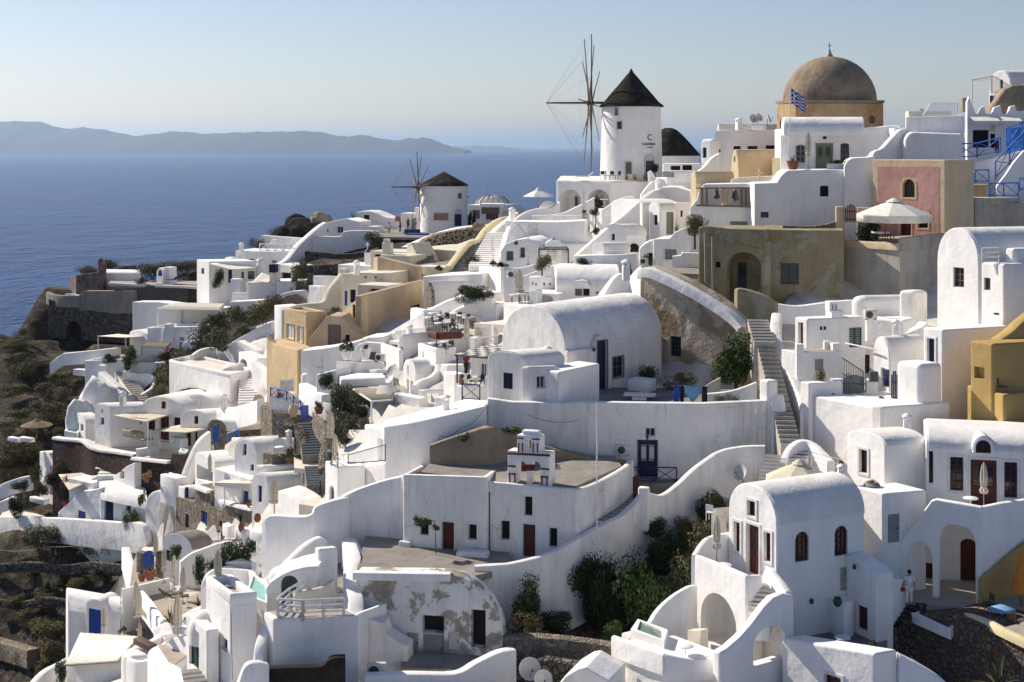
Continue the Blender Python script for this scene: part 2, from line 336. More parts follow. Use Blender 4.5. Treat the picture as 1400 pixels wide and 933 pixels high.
# houses
CONS=[]
def con(px,row,d,w=3): CONS.append((px-w,px+w,row,d))
def conseg(a,b,k=8):
 for i in range(k+1):
  t=i/k; con(a[0]+(b[0]-a[0])*t,a[1]+(b[1]-a[1])*t,a[2]+(b[2]-a[2])*t,abs(b[0]-a[0])/k+2)
def row(p): return HY+(H-p.z)*F/p.y
def col(p): return 700+p.x*F/p.y
PENDING=[]      # wall objects with the openings still to be cut
class House:
 def __init__(s,name,label,cat='house',group=None):
  s.root=None; s.args=(name,label,cat,group); s.masses=[]
 def base(s,x,y,z):
  if s.root is None:
   n,l,c,g=s.args
   s.root=empty(n,l,c,(x,y,z),0,g); s.o=Vector((x,y,z))
 def part(s,name,bm,mats,parent=None,smooth=45,label=None):
  bmesh.ops.translate(bm,verts=bm.verts,vec=-s.o)
  o=obj(name,bm,mats,parent or s.root,smooth)
  if label: o['label']=label
  return o
 def _bot(s,poly,bot,ztop):
  if bot is not None: return bot
  return min(min(ground(p[0],p[1]) for p in poly)-4.0,ztop-3.0)
 def box(s,pts,top,bot=None,mat='white',bw=0.13,deep=6.0,rim=0.0,roof=None,name='wall',drop=None,seg=3):
  q=[XY(*p) for p in pts]
  if len(q)==2:
   d=(q[1]-q[0]); n=Vector((-d.y,d.x)).normalized()
   if n.y<0: n=-n
   q+=[q[1]+n*deep,q[0]+n*deep]
  elif len(q)==3: q.append(q[0]+q[2]-q[1])
  if isinstance(top,(list,tuple)):
   zt=[Z(t,pts[i][1]) for i,t in enumerate(top)]
   if len(pts)==2: zt=[zt[0],zt[1],zt[1],zt[0]]
   if len(pts)==3: zt.append(zt[0]+zt[2]-zt[1])
  else:
   k=min(range(len(pts)),key=lambda i: pts[i][1]); zt=[Z(top,pts[k][1])]*len(q)
  zb=s._bot(q,bot,min(zt)) if drop is None else min(zt)-drop
  bm=bmesh.new(); prism(bm,[(p.x,p.y) for p in q],zb,zt)
  bmesh.ops.recalc_face_normals(bm,faces=bm.faces)
  bevel(bm,bw,seg,zmin=zb)
  c=sum((p for p in q),Vector((0,0)))/len(q); s.base(c.x,c.y,zb)
  o=s.part(name,bm,mat)
  m=dict(o=o,q=q,np=len(pts),zt=zt,zb=zb,cuts=[],mat=mat); s.masses.append(m); PENDING.append(m)
  for i in range(len(pts)-1 if len(pts)<4 else 2):
   (a,da),(b,db)=pts[i],pts[i+1]; conseg((a,HY+(H-zt[i])*F/da+8,da),(b,HY+(H-zt[i+1])*F/db+8,db))
  if rim: s.rim(m,rim,mat)
  if roof:
   bm=bmesh.new(); qc=[p+(c-p).normalized()*0.28 for p in q]
   zz=[z+0.03 for z in zt]; prism(bm,[(p.x,p.y) for p in qc],[z-0.25 for z in zz],zz)
   s.part('roof',bm,roof)
  return m
 def rim(s,m,h,mat='white',th=0.26,skip=()):
  q=m['q']; n=len(q); bm=bmesh.new()
  c=sum((p for p in q),Vector((0,0)))/n
  inn=[]
  for i in range(n):
   a=(q[i]-q[i-1]).normalized(); b=(q[(i+1) % n]-q[i]).normalized()
   na=Vector((-a.y,a.x)); nb=Vector((-b.y,b.x))
   if na.dot(c-q[i])<0: na=-na
   if nb.dot(c-q[i])<0: nb=-nb
   v=na+nb; L=max(0.35,v.length_squared/2)
   inn.append(q[i]+v*(th/L) if v.length>0.1 else q[i]+na*th)
  ou=[p+(c-p).normalized()*0.012 for p in q]
  rings=[]
  for pts_,dz in ((ou,-0.1),(ou,h),(inn,h),(inn,-0.1)):
   rings.append([bm.verts.new((p.x,p.y,m['zt'][i]+dz)) for i,p in enumerate(pts_)])
  for k in range(4):
   r0,r1=rings[k],rings[(k+1) % 4]
   for i in range(n): bm.faces.new((r0[i],r0[(i+1) % n],r1[(i+1) % n],r1[i]))
  bmesh.ops.recalc_face_normals(bm,faces=bm.faces)
  bevel(bm,0.06,2)
  s.part('parapet',bm,mat)
 def poly(s,a,b,prof,deep=6.0,mat='white',bw=0.1,bot=None,name='wall',back=None,seg=2):
  A,B=XY(*a),XY(*b); u=(B-A).normalized(); n=Vector((-u.y,u.x))
  if n.y<0: n=-n
  if back is not None: n=Vector(back).normalized()
  pts=[s.hit(A,B,px,py) for px,py in prof]
  zb=s._bot([Vector((p.x,p.y)) for p in (pts[0],pts[-1])],bot,min(p.z for p in pts))
  for p,q_ in zip(pts,pts[1:]): conseg((col(p),row(p)+8,p.y),(col(q_),row(q_)+8,q_.y),5)
  ring=[Vector((pts[0].x,pts[0].y,zb))]+pts+[Vector((pts[-1].x,pts[-1].y,zb))]
  bm=bmesh.new(); nn=Vector((n.x,n.y,0))*deep
  f0=[bm.verts.new(p) for p in ring]; f1=[bm.verts.new(p+nn) for p in ring]
  bm.faces.new(f0); bm.faces.new(f1[::-1]); k=len(ring)
  for i in range(k): bm.faces.new((f0[i],f0[(i+1) % k],f1[(i+1) % k],f1[i]))
  bmesh.ops.recalc_face_normals(bm,faces=bm.faces)
  bevel(bm,bw,seg,zmin=zb)
  cc=(ring[0]+ring[-1])/2+nn/2; s.base(cc.x,cc.y,zb)
  o=s.part(name,bm,mat)
  q=[Vector((ring[0].x,ring[0].y)),Vector((ring[-1].x,ring[-1].y))]
  q+=[q[1]+n*deep,q[0]+n*deep]
  m=dict(o=o,q=q,np=2,zt=[pts[0].z]*4,zb=zb,cuts=[],mat=mat); s.masses.append(m); PENDING.append(m)
  return m
 @staticmethod
 def hit(A,B,px,py):
  k=(px-700.0)/F; d=B-A
  t=(k*A.y-A.x)/(d.x-k*d.y)
  y=A.y+t*d.y
  return Vector((k*y,y,Z(py,y)))
 def vault(s,a,b,eave,apex,to=None,deep=6.0,bot=None,mat='white',roof='white_roof',bw=0.08,sq=2.0,n=14,ro=0.045,shell=True):
  A,B=XY(*a),XY(*b); u=(B-A); w=u.length; u=u/w
  if to is not None: L=XY(*to)-B
  else:
   nn=Vector((-u.y,u.x))
   if nn.y<0: nn=-nn
   L=nn*deep
  ze=Z(eave,b[1] if b[1] <= a[1] else a[1]); za=Z(apex,(a[1]+b[1])/2); hh=max(0.15,za-ze)
  q=[A,B,B+L,A+L]
  zb=s._bot(q,bot,ze)
  e3=lambda v: (700+v.x*F/v.y,HY+(H-ze)*F/v.y+5,v.y)
  conseg(e3(A),e3(B)); conseg(e3(B),e3(B+L))
  arc=[]
  for i in range(n+1):
   t=PI*(1-i/n); cx,sx=math.cos(t),math.sin(t)
   e=2.0/sq
   arc.append((w/2+w/2*math.copysign(abs(cx) ** e,cx),ze+hh*abs(sx) ** e))
  prof=[(0,zb)]+arc+[(w,zb)]
  bm=bmesh.new(); Lv=Vector((L.x,L.y,0))
  f0=[bm.verts.new((A.x+u.x*t,A.y+u.y*t,z)) for t,z in prof]; f1=[bm.verts.new(v.co+Lv) for v in f0]
  bm.faces.new(f0); bm.faces.new(f1[::-1]); k=len(prof)
  for i in range(k): bm.faces.new((f0[i],f0[(i+1) % k],f1[(i+1) % k],f1[i]))
  bmesh.ops.recalc_face_normals(bm,faces=bm.faces)
  bevel(bm,bw,2,zmin=zb)
  cc=(A+B)/2+L/2; s.base(cc.x,cc.y,zb)
  o=s.part('wall',bm,mat)
  m=dict(o=o,q=q,np=3,zt=[ze]*4,zb=zb,cuts=[],mat=mat); s.masses.append(m); PENDING.append(m)
  if shell:
   bm=bmesh.new(); e0=Lv*0.02; e1=Lv*0.995; ins=0.0
   o_,i_=[],[]
   for t,z in arc:
    dx,dz=(t-w/2)/(w/2),(z-ze)/hh
    l=math.hypot(dx,dz) or 1
    o_.append((t+dx/l*ro,z+dz/l*ro)); i_.append((t-dx/l*0.05,z-dz/l*0.05))
   ring=o_+i_[::-1]
   f0=[bm.verts.new(Vector((A.x+u.x*t,A.y+u.y*t,z))+e0) for t,z in ring]; f1=[bm.verts.new(v.co+e1-e0) for v in f0]
   k=len(ring); bm.faces.new(f0); bm.faces.new(f1[::-1])
   for i in range(k): bm.faces.new((f0[i],f0[(i+1) % k],f1[(i+1) % k],f1[i]))
   s.part('roof',bm,roof)
  return m
 def face(s,m,i):
  q=m['q']; return q[i],q[(i+1) % len(q)]
 def open(s,m,fi,x0,x1,y0,y1,kind='win',col='burgundy',arch=False,depth=0.2,trim=None,pane='glass_dark',tw=0.14,frame=0.07,bars=(1,1),label=None):
  A,B=s.face(m,fi)
  p0,p1=s.hit(A,B,x0,(y0+y1)/2),s.hit(A,B,x1,(y0+y1)/2)
  u=Vector((B.x-A.x,B.y-A.y,0)).normalized(); ym=(p0.y+p1.y)/2
  z1,z0=Z(y0,ym),Z(y1,ym)
  w=(p1-p0).dot(u)
  if w<0: u=-u; w=-w
  o=Vector((p0.x,p0.y,0)); n=Vector((u.y,-u.x,0)); conseg((x0,y1,ym),(x1,y1,ym),3)
  if n.y>0 and abs(n.y)>1e-4: n=-n
  def outline(g=0.0,ap=10):
   a0,a1,b0,b1=-g,w+g,z0-g,z1+g
   if not arch: return [(a0,b0),(a1,b0),(a1,b1),(a0,b1)]
   rr=(a1-a0)/2; rh=min(rr*(arch if not isinstance(arch,bool) else 1.0),(b1-b0)*0.85)
   return [(a0,b0),(a1,b0)]+[((a0+a1)/2+rr*math.cos(PI*i/ap),b1-rh+rh*math.sin(PI*i/ap)) for i in range(ap+1)]
  def solid(bm,ol,d0,d1,mi=0):
   f0=[bm.verts.new(o+u*t+n*d0+Vector((0,0,z))) for t,z in ol]; f1=[bm.verts.new(o+u*t+n*d1+Vector((0,0,z))) for t,z in ol]
   k=len(ol); fs=[bm.faces.new(f0[::-1]),bm.faces.new(f1)]
   for i in range(k): fs.append(bm.faces.new((f0[i],f0[(i+1) % k],f1[(i+1) % k],f1[i])))
   for f in fs: f.material_index=mi
  def ringm(bm,oa,ob,d0,d1,mi=0):
   V=[[bm.verts.new(o+u*t+n*d+Vector((0,0,z))) for t,z in ol] for ol,d in ((oa,d0),(oa,d1),(ob,d1),(ob,d0))]
   k=len(oa)
   for j in range(4):
    for i in range(k):
     f=bm.faces.new((V[j][i],V[j][(i+1) % k],V[(j+1) % 4][(i+1) % k],V[(j+1) % 4][i])); f.material_index=mi
  cb=bmesh.new(); solid(cb,outline(),0.4,-depth-(0.0 if kind == 'niche' else 0.06)); bmesh.ops.recalc_face_normals(cb,faces=cb.faces)
  bmesh.ops.translate(cb,verts=cb.verts,vec=-s.o); m['cuts'].append(cb)
  par=None
  e=-0.006
  if kind == 'win':
   bm=bmesh.new(); ringm(bm,outline(e),outline(-frame),-depth-0.03,-depth+0.05)
   zz0,zz1=z0+frame,z1-frame
   for k in range(bars[0]):
    t=w*(k+1)/(bars[0]+1); solid(bm,[(t-0.025,zz0),(t+0.025,zz0),(t+0.025,zz1-(0.05 if arch else 0)),(t-0.025,zz1-(0.05 if arch else 0))],-depth-0.02,-depth+0.035)
   for k in range(bars[1]):
    t=zz0+(zz1-zz0)*(k+1)/(bars[1]+1.0); solid(bm,[(frame,t-0.022),(w-frame,t-0.022),(w-frame,t+0.022),(frame,t+0.022)],-depth-0.018,-depth+0.03)
   par=s.part('window',bm,col,smooth=0,label=label)
   bm=bmesh.new(); solid(bm,outline(-0.02),-depth-0.05,-depth-0.025); s.part('pane',bm,pane,par,smooth=0)
  elif kind == 'door':
   bm=bmesh.new(); solid(bm,outline(e),-depth-0.05,-depth)
   hh=z1-z0
   for (ta,tb) in (((0.1,0.46),(0.54,0.9)) if w>0.9 else ((0.16,0.84),)):
    for (va,vb) in ((0.08,0.4),(0.48,0.86 if not arch else 0.72)):
     ol=[(w*ta,z0+hh*va),(w*tb,z0+hh*va),(w*tb,z0+hh*vb),(w*ta,z0+hh*vb)]
     ol2=[(x+(0.05 if i in (0,3) else -0.05),z+(0.05 if i<2 else -0.05)) for i,(x,z) in enumerate(ol)]
     ringm(bm,ol,ol2,-depth-0.01,-depth+0.03)
   par=s.part('door',bm,col,smooth=0,label=label)
   bm=bmesh.new(); tt=w*0.86; solid(bm,[(tt-0.03,z0+hh*0.45),(tt+0.03,z0+hh*0.45),(tt+0.03,z0+hh*0.52),(tt-0.03,z0+hh*0.52)],-depth-0.02,-depth+0.07); s.part('handle',bm, 'dark_metal',par,smooth=0)
   if pane and kind == 'door' and bars == 'glazed':
    bm=bmesh.new()
    for (ta,tb) in ((0.14,0.44),(0.56,0.86)): solid(bm,[(w*ta,z0+hh*0.45),(w*tb,z0+hh*0.45),(w*tb,z0+hh*0.88),(w*ta,z0+hh*0.88)],-depth-0.005,-depth+0.012)
    s.part('pane',bm,pane,par,smooth=0)
  elif kind == 'shut':
   bm=bmesh.new(); hh=z1-z0
   for (ta,tb) in ((0.0,0.495),(0.505,1.0)):
    ringm(bm,[(w*ta,z0),(w*tb,z0),(w*tb,z1),(w*ta,z1)],[(w*ta+.05,z0+.06),(w*tb-.05,z0+.06),(w*tb-.05,z1-.06),(w*ta+.05,z1-.06)],-depth-0.04,-depth+0.02)
    k=max(3,int(hh/0.12))
    for i in range(k):
     t=z0+0.06+(hh-0.12)*i/k; solid(bm,[(w*ta+.05,t),(w*tb-.05,t),(w*tb-.05,t+(hh-.12)/k*.7),(w*ta+.05,t+(hh-.12)/k*.7)],-depth-0.045,-depth-0.008)
   par=s.part('shutter',bm,col,smooth=0,label=label)
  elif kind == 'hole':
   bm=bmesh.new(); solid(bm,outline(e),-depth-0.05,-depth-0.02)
   par=s.part('opening',bm,pane if pane != 'glass_dark' else 'painted_dark_inside',smooth=0,label=label)  # closed sheet, by default painted near-black in place of an unlit inside
  if trim and kind != 'niche':
   bm=bmesh.new(); ol,il=outline(tw),outline(0.004)
   ringm(bm,ol,il,-0.05,0.05); s.part('surround',bm,trim,par,smooth=0)
  return par
 def tubes(s,name,segs,r,mat,parent=None):
  bm=bmesh.new()
  for a,b in segs: add_tube(bm,a,b,r,seg=6)
  s.base(segs[0][0][0],segs[0][0][1],segs[0][0][2]); return s.part(name,bm,mat,parent)
 def dome(s,px,py0,d,rx,h,mat='white_roof',ry=None,name='dome',dy=0.0):
  c=P(px,py0,d); k=d/F; bm=bmesh.new()
  prof=[(rx*k*math.cos(t),h*k*math.sin(t)) for t in [PI/2*i/10 for i in range(11)]]
  prof[-1]=(0.02,h*k); add_lathe(bm,[(rx*k*0.995,-0.6)]+prof,36)
  for v in bm.verts: v.co.y *= (ry or 1.0)
  bmesh.ops.translate(bm,verts=bm.verts,vec=c)
  s.base(c.x,c.y,c.z); return s.part(name,bm,mat,smooth=60)
def finish_walls():
 jobs=[]
 for m in PENDING:
  if not m['cuts']: continue
  o=m['o']
  bm=bmesh.new()
  for cb in m['cuts']:
   t=bpy.data.meshes.new('t'); cb.to_mesh(t); bm.from_mesh(t); bpy.data.meshes.remove(t); cb.free()
  cm=bpy.data.meshes.new('cut'); bm.to_mesh(cm); bm.free()
  for sl_ in o.data.materials: cm.materials.append(sl_)
  c=bpy.data.objects.new('cut',cm); C.objects.link(c); c.parent=o.parent
  md=o.modifiers.new('b', 'BOOLEAN'); md.operation = 'DIFFERENCE'; md.solver = 'EXACT'; md.object=c; md.use_self=True
  jobs.append((o,c))
 dg=bpy.context.evaluated_depsgraph_get(); dg.update()
 for o,c in jobs:
  me=bpy.data.meshes.new_from_object(o.evaluated_get(dg))
  old=o.data; o.modifiers.clear(); nm=old.name
  if len(me.polygons)>3: o.data=me; bpy.data.meshes.remove(old); me.name=nm
  else: print('BOOLEAN FAILED',o.name,o.parent.name)
  o.data.shade_smooth(); o.data.set_sharp_from_angle(angle=R(45))
 for o,c in jobs:
  cm=c.data; bpy.data.objects.remove(c); bpy.data.meshes.remove(cm)
 for m in PENDING:
  w=m['o'].modifiers.new('wn', 'WEIGHTED_NORMAL'); w.keep_sharp=True
def crom(pts,k=5):
 out=[]
 n=len(pts)
 for i in range(n-1):
  p0,p1,p2,p3=pts[max(0,i-1)],pts[i],pts[i+1],pts[min(n-1,i+2)]
  for j in range(k):
   t=j/k
   out.append(0.5*((2*p1)+(p2-p0)*t+(2*p0-5*p1+4*p2-p3)*t*t+(3*p1-p0-3*p2+p3)*t ** 3))
 out.append(pts[-1].copy()); return out
def gwall(label,pts,th=0.35,drop=None,bots=None,mat='white',smooth=4,name='garden_wall',cat='wall',group=None,house=None):
 for p,q_ in zip(pts,pts[1:]): conseg((p[0],p[1]+5,p[2]),(q_[0],q_[1]+5,q_[2]),5)
 V=[P(*p) for p in pts]
 B=[Z(b,p[2]) for b,p in zip(bots,pts)] if bots else None
 if smooth and len(V)>2:
  if B: V=[Vector((*v,b)) for v,b in zip(V,B)]
  V=crom(V,smooth)
  if B: B=[v[3] for v in V]; V=[Vector(v[:3]) for v in V]
 bm=bmesh.new(); rings=[]; n=len(V)
 for i,v in enumerate(V):
  a=V[max(0,i-1)]; b=V[min(n-1,i+1)]
  d=Vector((b.x-a.x,b.y-a.y)); d=d.normalized() if d.length>1e-6 else Vector((1,0))
  nn=Vector((-d.y,d.x)); t=th/2
  zb=B[i] if B else (v.z-drop if drop else min(ground(v.x,v.y)-3.0,v.z-2.0))
  r=min(0.12,th*0.3)
  sec=[(-t,zb),(-t,v.z-r),(-t+r*.3,v.z-r*.3),(-t+r,v.z),(t-r,v.z),(t-r*.3,v.z-r*.3),(t,v.z-r),(t,zb)]
  rings.append([bm.verts.new((v.x+nn.x*s_,v.y+nn.y*s_,z)) for s_,z in sec])
 for i in range(n-1):
  for k in range(8): bm.faces.new((rings[i][k],rings[i][(k+1) % 8],rings[i+1][(k+1) % 8],rings[i+1][k]))
 bm.faces.new(rings[0][::-1]); bm.faces.new(rings[-1])
 if house is not None:
  house.base(V[0].x,V[0].y,V[0].z); return house.part('parapet',bm,mat,smooth=40)
 c=V[0]; bmesh.ops.translate(bm,verts=bm.verts,vec=-c)
 o=obj(name,bm,mat,None,40); o.location=c
 return tag(o,label,cat,group)
def slab(name,label,poly,z_py,kind='structure',mat='paving',th=0.35,cat=None):
 z=Z(z_py,poly[0][1]); bm=bmesh.new()
 for p in poly: con(p[0],HY+(H-z)*F/p[1],p[1],6)
 for (a,da),(b,db) in zip(poly,poly[1:]): conseg((a,HY+(H-z)*F/da,da),(b,HY+(H-z)*F/db,db))
 q=[XY(*p) for p in poly]; prism(bm,[(p.x-q[0].x,p.y-q[0].y) for p in q],-th,0)
 bmesh.ops.recalc_face_normals(bm,faces=bm.faces)
 for f in bm.faces: f.material_index=0 if f.normal.z>.5 else 1
 o=obj(name,bm,[mat, 'white_worn' if th>1 else mat],None,0); o.location=(q[0].x,q[0].y,z)
 return tag(o,label,cat,None,kind)
def stairs(label,bottom,top,width,n,mats=('paving_grey', 'white'),name='staircase',cat='stairs',skirt=1.2,house=None,wdir=None):
 conseg(bottom,top,6); con(bottom[0],bottom[1],bottom[2],12)
 a,b=P(*bottom),P(*top); d=Vector((b.x-a.x,b.y-a.y,0)); L=d.length; d=d/L
 s_=Vector((-d.y,d.x,0)) if wdir is None else Vector((wdir[0],wdir[1],0)).normalized()
 run,rise=L/n,(b.z-a.z)/n
 prof=[(0,a.z-skirt)]
 for i in range(n): prof+=[(run*i,a.z+rise*i+(0 if i==0 else 0)),(run*i,a.z+rise*(i+1)),]
 pr=[(0,a.z-skirt)]
 for i in range(n):
  pr+=[(run*i,a.z+rise*(i+1)),(run*(i+1),a.z+rise*(i+1))]
 pr+=[(L,b.z-skirt)]
 bm=bmesh.new(); o_=Vector((a.x,a.y,0))
 f0=[bm.verts.new(o_+d*t-s_*width/2+Vector((0,0,z))) for t,z in pr]; f1=[bm.verts.new(v.co+s_*width) for v in f0]
 k=len(pr); bm.faces.new(f0); bm.faces.new(f1[::-1])
 for i in range(k):
  f=bm.faces.new((f0[i],f0[(i+1) % k],f1[(i+1) % k],f1[i])); f.material_index=0 if (i >= 2 and i % 2==0) or (i>0 and i % 2==0) else 1
 bmesh.ops.recalc_face_normals(bm,faces=bm.faces)
 for f in bm.faces: f.material_index=0 if f.normal.z>0.5 else 1
 if house is not None:
  house.base(a.x,a.y,a.z); return house.part('steps',bm,list(mats),smooth=0)
 bmesh.ops.translate(bm,verts=bm.verts,vec=-a)
 o=obj(name,bm,list(mats),None,0); o.location=a
 return tag(o,label,cat)
def railing(label,pts,h=0.95,mat='white_paint',name='railing',cat='railing',style='x',r=0.03,posts=None,house=None,group=None):
 V=[P(*p) for p in pts]; bm=bmesh.new(); o0=V[0].copy()
 for i in range(len(V)-1):
  a,b=V[i]-o0,V[i+1]-o0; L=(b-a).length; k=max(1,int(round(L/1.3)))
  for j in range(k+1):
   p=a.lerp(b,j/k); add_tube(bm,p,p+Vector((0,0,h)),r*1.4,seg=6)
  up=Vector((0,0,h)); add_tube(bm,a+up,b+up,r*1.3,seg=6); add_tube(bm,a+up*0.12,b+up*0.12,r,seg=6)
  if style == 'x':
   for j in range(k):
    p,q_=a.lerp(b,j/k),a.lerp(b,(j+1)/k)
    add_tube(bm,p+up*.12,q_+up,r*.8,seg=5); add_tube(bm,q_+up*.12,p+up,r*.8,seg=5)
  elif style == 'h':
   for t in (0.42,0.71): add_tube(bm,a+up*t,b+up*t,r,seg=6)
  elif style == 'v':
   kk=max(2,int(L/0.18))
   for j in range(1,kk): p=a.lerp(b,j/kk); add_tube(bm,p+up*.12,p+up,r*.6,seg=5)
 o=obj(name,bm,mat,None,40); o.location=o0
 return tag(o,label,cat,group)
# foliage
def leaf_mesh(name,n,size,mat,seed,flat=1.0,clumps=9,thin=0.5,shell=0.35,up=False):
 rnd=random.Random(seed); bm=bmesh.new()
 cl=[]
 for i in range(clumps):
  a=rnd.uniform(0,2*PI); r=rnd.uniform(0.15,0.72); z=rnd.uniform(0.35,1.35)
  r *= math.sqrt(max(0.1,1-((z-0.85)/0.95) ** 2))
  cl.append((Vector((r*math.cos(a),r*math.sin(a),z)),rnd.uniform(0.28,0.5)))
 cl.append((Vector((0,0,0.75)),0.55))
 for i in range(n):
  c,r=rnd.choice(cl)
  d=Vector((rnd.gauss(0,1),rnd.gauss(0,1),rnd.gauss(0,1))).normalized()
  p=c+d*r*(1-shell*rnd.random() ** 2)*rnd.uniform(0.85,1.12)
  if p.z<0.02: p.z=rnd.uniform(0.02,0.2)
  nrm=(d+Vector((rnd.gauss(0,.5),rnd.gauss(0,.5),rnd.gauss(0,.5)+.25))).normalized()
  t=nrm.orthogonal().normalized(); t.rotate(Matrix.Rotation(rnd.uniform(0,2*PI),3,nrm)); bt=nrm.cross(t)
  s_=size*rnd.uniform(0.6,1.35)
  vs=[bm.verts.new(p+t*s_*x+bt*s_*thin*y) for x,y in ((-1,0),(0,-1),(1,0),(0,1))]
  bm.faces.new(vs)
 me=bpy.data.meshes.new(name); bm.to_mesh(me); bm.free(); me.materials.append(M[mat]); return me
def hitground(px,py):
 d=60.0
 while d<230:
  if Z(py,d)<ground(X(px,d),d)+.75: return d
  d+=.5
 return 190.0
def spike_mesh(name,n,mat,seed,width=0.07,bend=0.5,lo=0.3):
 rnd=random.Random(seed); bm=bmesh.new()
 for i in range(n):
  a=rnd.uniform(0,2*PI); el=rnd.uniform(lo,1.35); L=rnd.uniform(0.7,1.15)
  d=Vector((math.cos(a)*math.cos(el),math.sin(a)*math.cos(el),math.sin(el))); s_=Vector((-math.sin(a),math.cos(a),0))
  prev=None
  for k in range(5):
   t=k/4; p=d*L*t*1.2+Vector((0,0,-bend*t*t*math.cos(el)*0.6)); w=width*(1-t) ** 0.8+0.004
   cur=[bm.verts.new(p-s_*w),bm.verts.new(p+s_*w)]
   if prev: bm.faces.new((prev[0],prev[1],cur[1],cur[0]))
   prev=cur
 me=bpy.data.meshes.new(name); bm.to_mesh(me); bm.free(); me.materials.append(M[mat]); return me
LM={}
def leaves(kind,mat,v):
 k=(kind,mat,v)
 if k not in LM:
  if kind == 'big': LM[k]=leaf_mesh('foliage',5200,0.055,mat,100+v,clumps=16)
  elif kind == 'mid': LM[k]=leaf_mesh('foliage',2600,0.062,mat,200+v,clumps=11)
  elif kind == 'small': LM[k]=leaf_mesh('foliage',380,0.15,mat,300+v,clumps=6)
  elif kind == 'scrub': LM[k]=leaf_mesh('foliage',3200,0.045,mat,400+v,clumps=10,thin=0.5)
  elif kind == 'flowers': LM[k]=leaf_mesh('blossoms',160,0.085,mat,500+v,clumps=6,thin=0.9)
  elif kind == 'spike': LM[k]=spike_mesh('foliage',34,mat,600+v)
  elif kind == 'grass': LM[k]=spike_mesh('foliage',130,mat,700+v,0.02,0.9,0.6)
 return LM[k]
def plant(name,label,px,py,d,w,h,kind='small',mat='leaf',cat='plant',group=None,pot=None,pot_h=0.45,stem=0.0,flowers=None,v=None,pot_mat='terracotta',lean=0):
 con(px,py,d,6); loc=P(px,py,d); v=random.randrange(4) if v is None else v
 r=empty(name,label,cat,loc,random.uniform(0,6.28),group)
 z=0.0; low=kind in ('scrub', 'mid', 'big') and not pot and not stem
 if low: h *= 1.25
 if pot:
  bm=bmesh.new(); pr=pot/2
  add_lathe(bm,[(pr*0.6,0),(pr*0.9,pot_h*0.5),(pr,pot_h*0.85),(pr*1.08,pot_h*0.88),(pr*1.08,pot_h),(pr*0.9,pot_h),(pr*0.85,pot_h*.9)],16)
  obj('pot',bm,pot_mat,r); z=pot_h*0.85
 if stem or pot and kind in ('big', 'mid', 'scrub', 'small'):
  bm=bmesh.new(); rr=max(0.02,0.045*w); top=Vector((0,0,z+stem+h*0.3))
  add_tube(bm,(0,0,z-0.3 if not pot else z),top,rr,rr*0.7,7)
  rnd=random.Random(px*13+py)
  for i in range(5):
   a=i*1.26+rnd.random(); add_tube(bm,top-Vector((0,0,h*.15)),(math.cos(a)*w*.28,math.sin(a)*w*.28,z+stem+h*rnd.uniform(.5,.8)),rr*.6,rr*.2,5)
  obj('trunk',bm, 'bark',r)
 if low: z=-.3*h
 f=obm('foliage',leaves(kind,mat,v),r); f.location=(0,0,z+stem)
 f.scale=(w/2,w/2,h/(1.7 if kind not in ('spike', 'grass') else 1.25))
 if flowers:
  g=obm('blossoms',leaves('flowers',flowers,v),r); g.location=(0,0,z+stem); g.scale=(w/2*1.04,w/2*1.04,h/1.65)
 return r
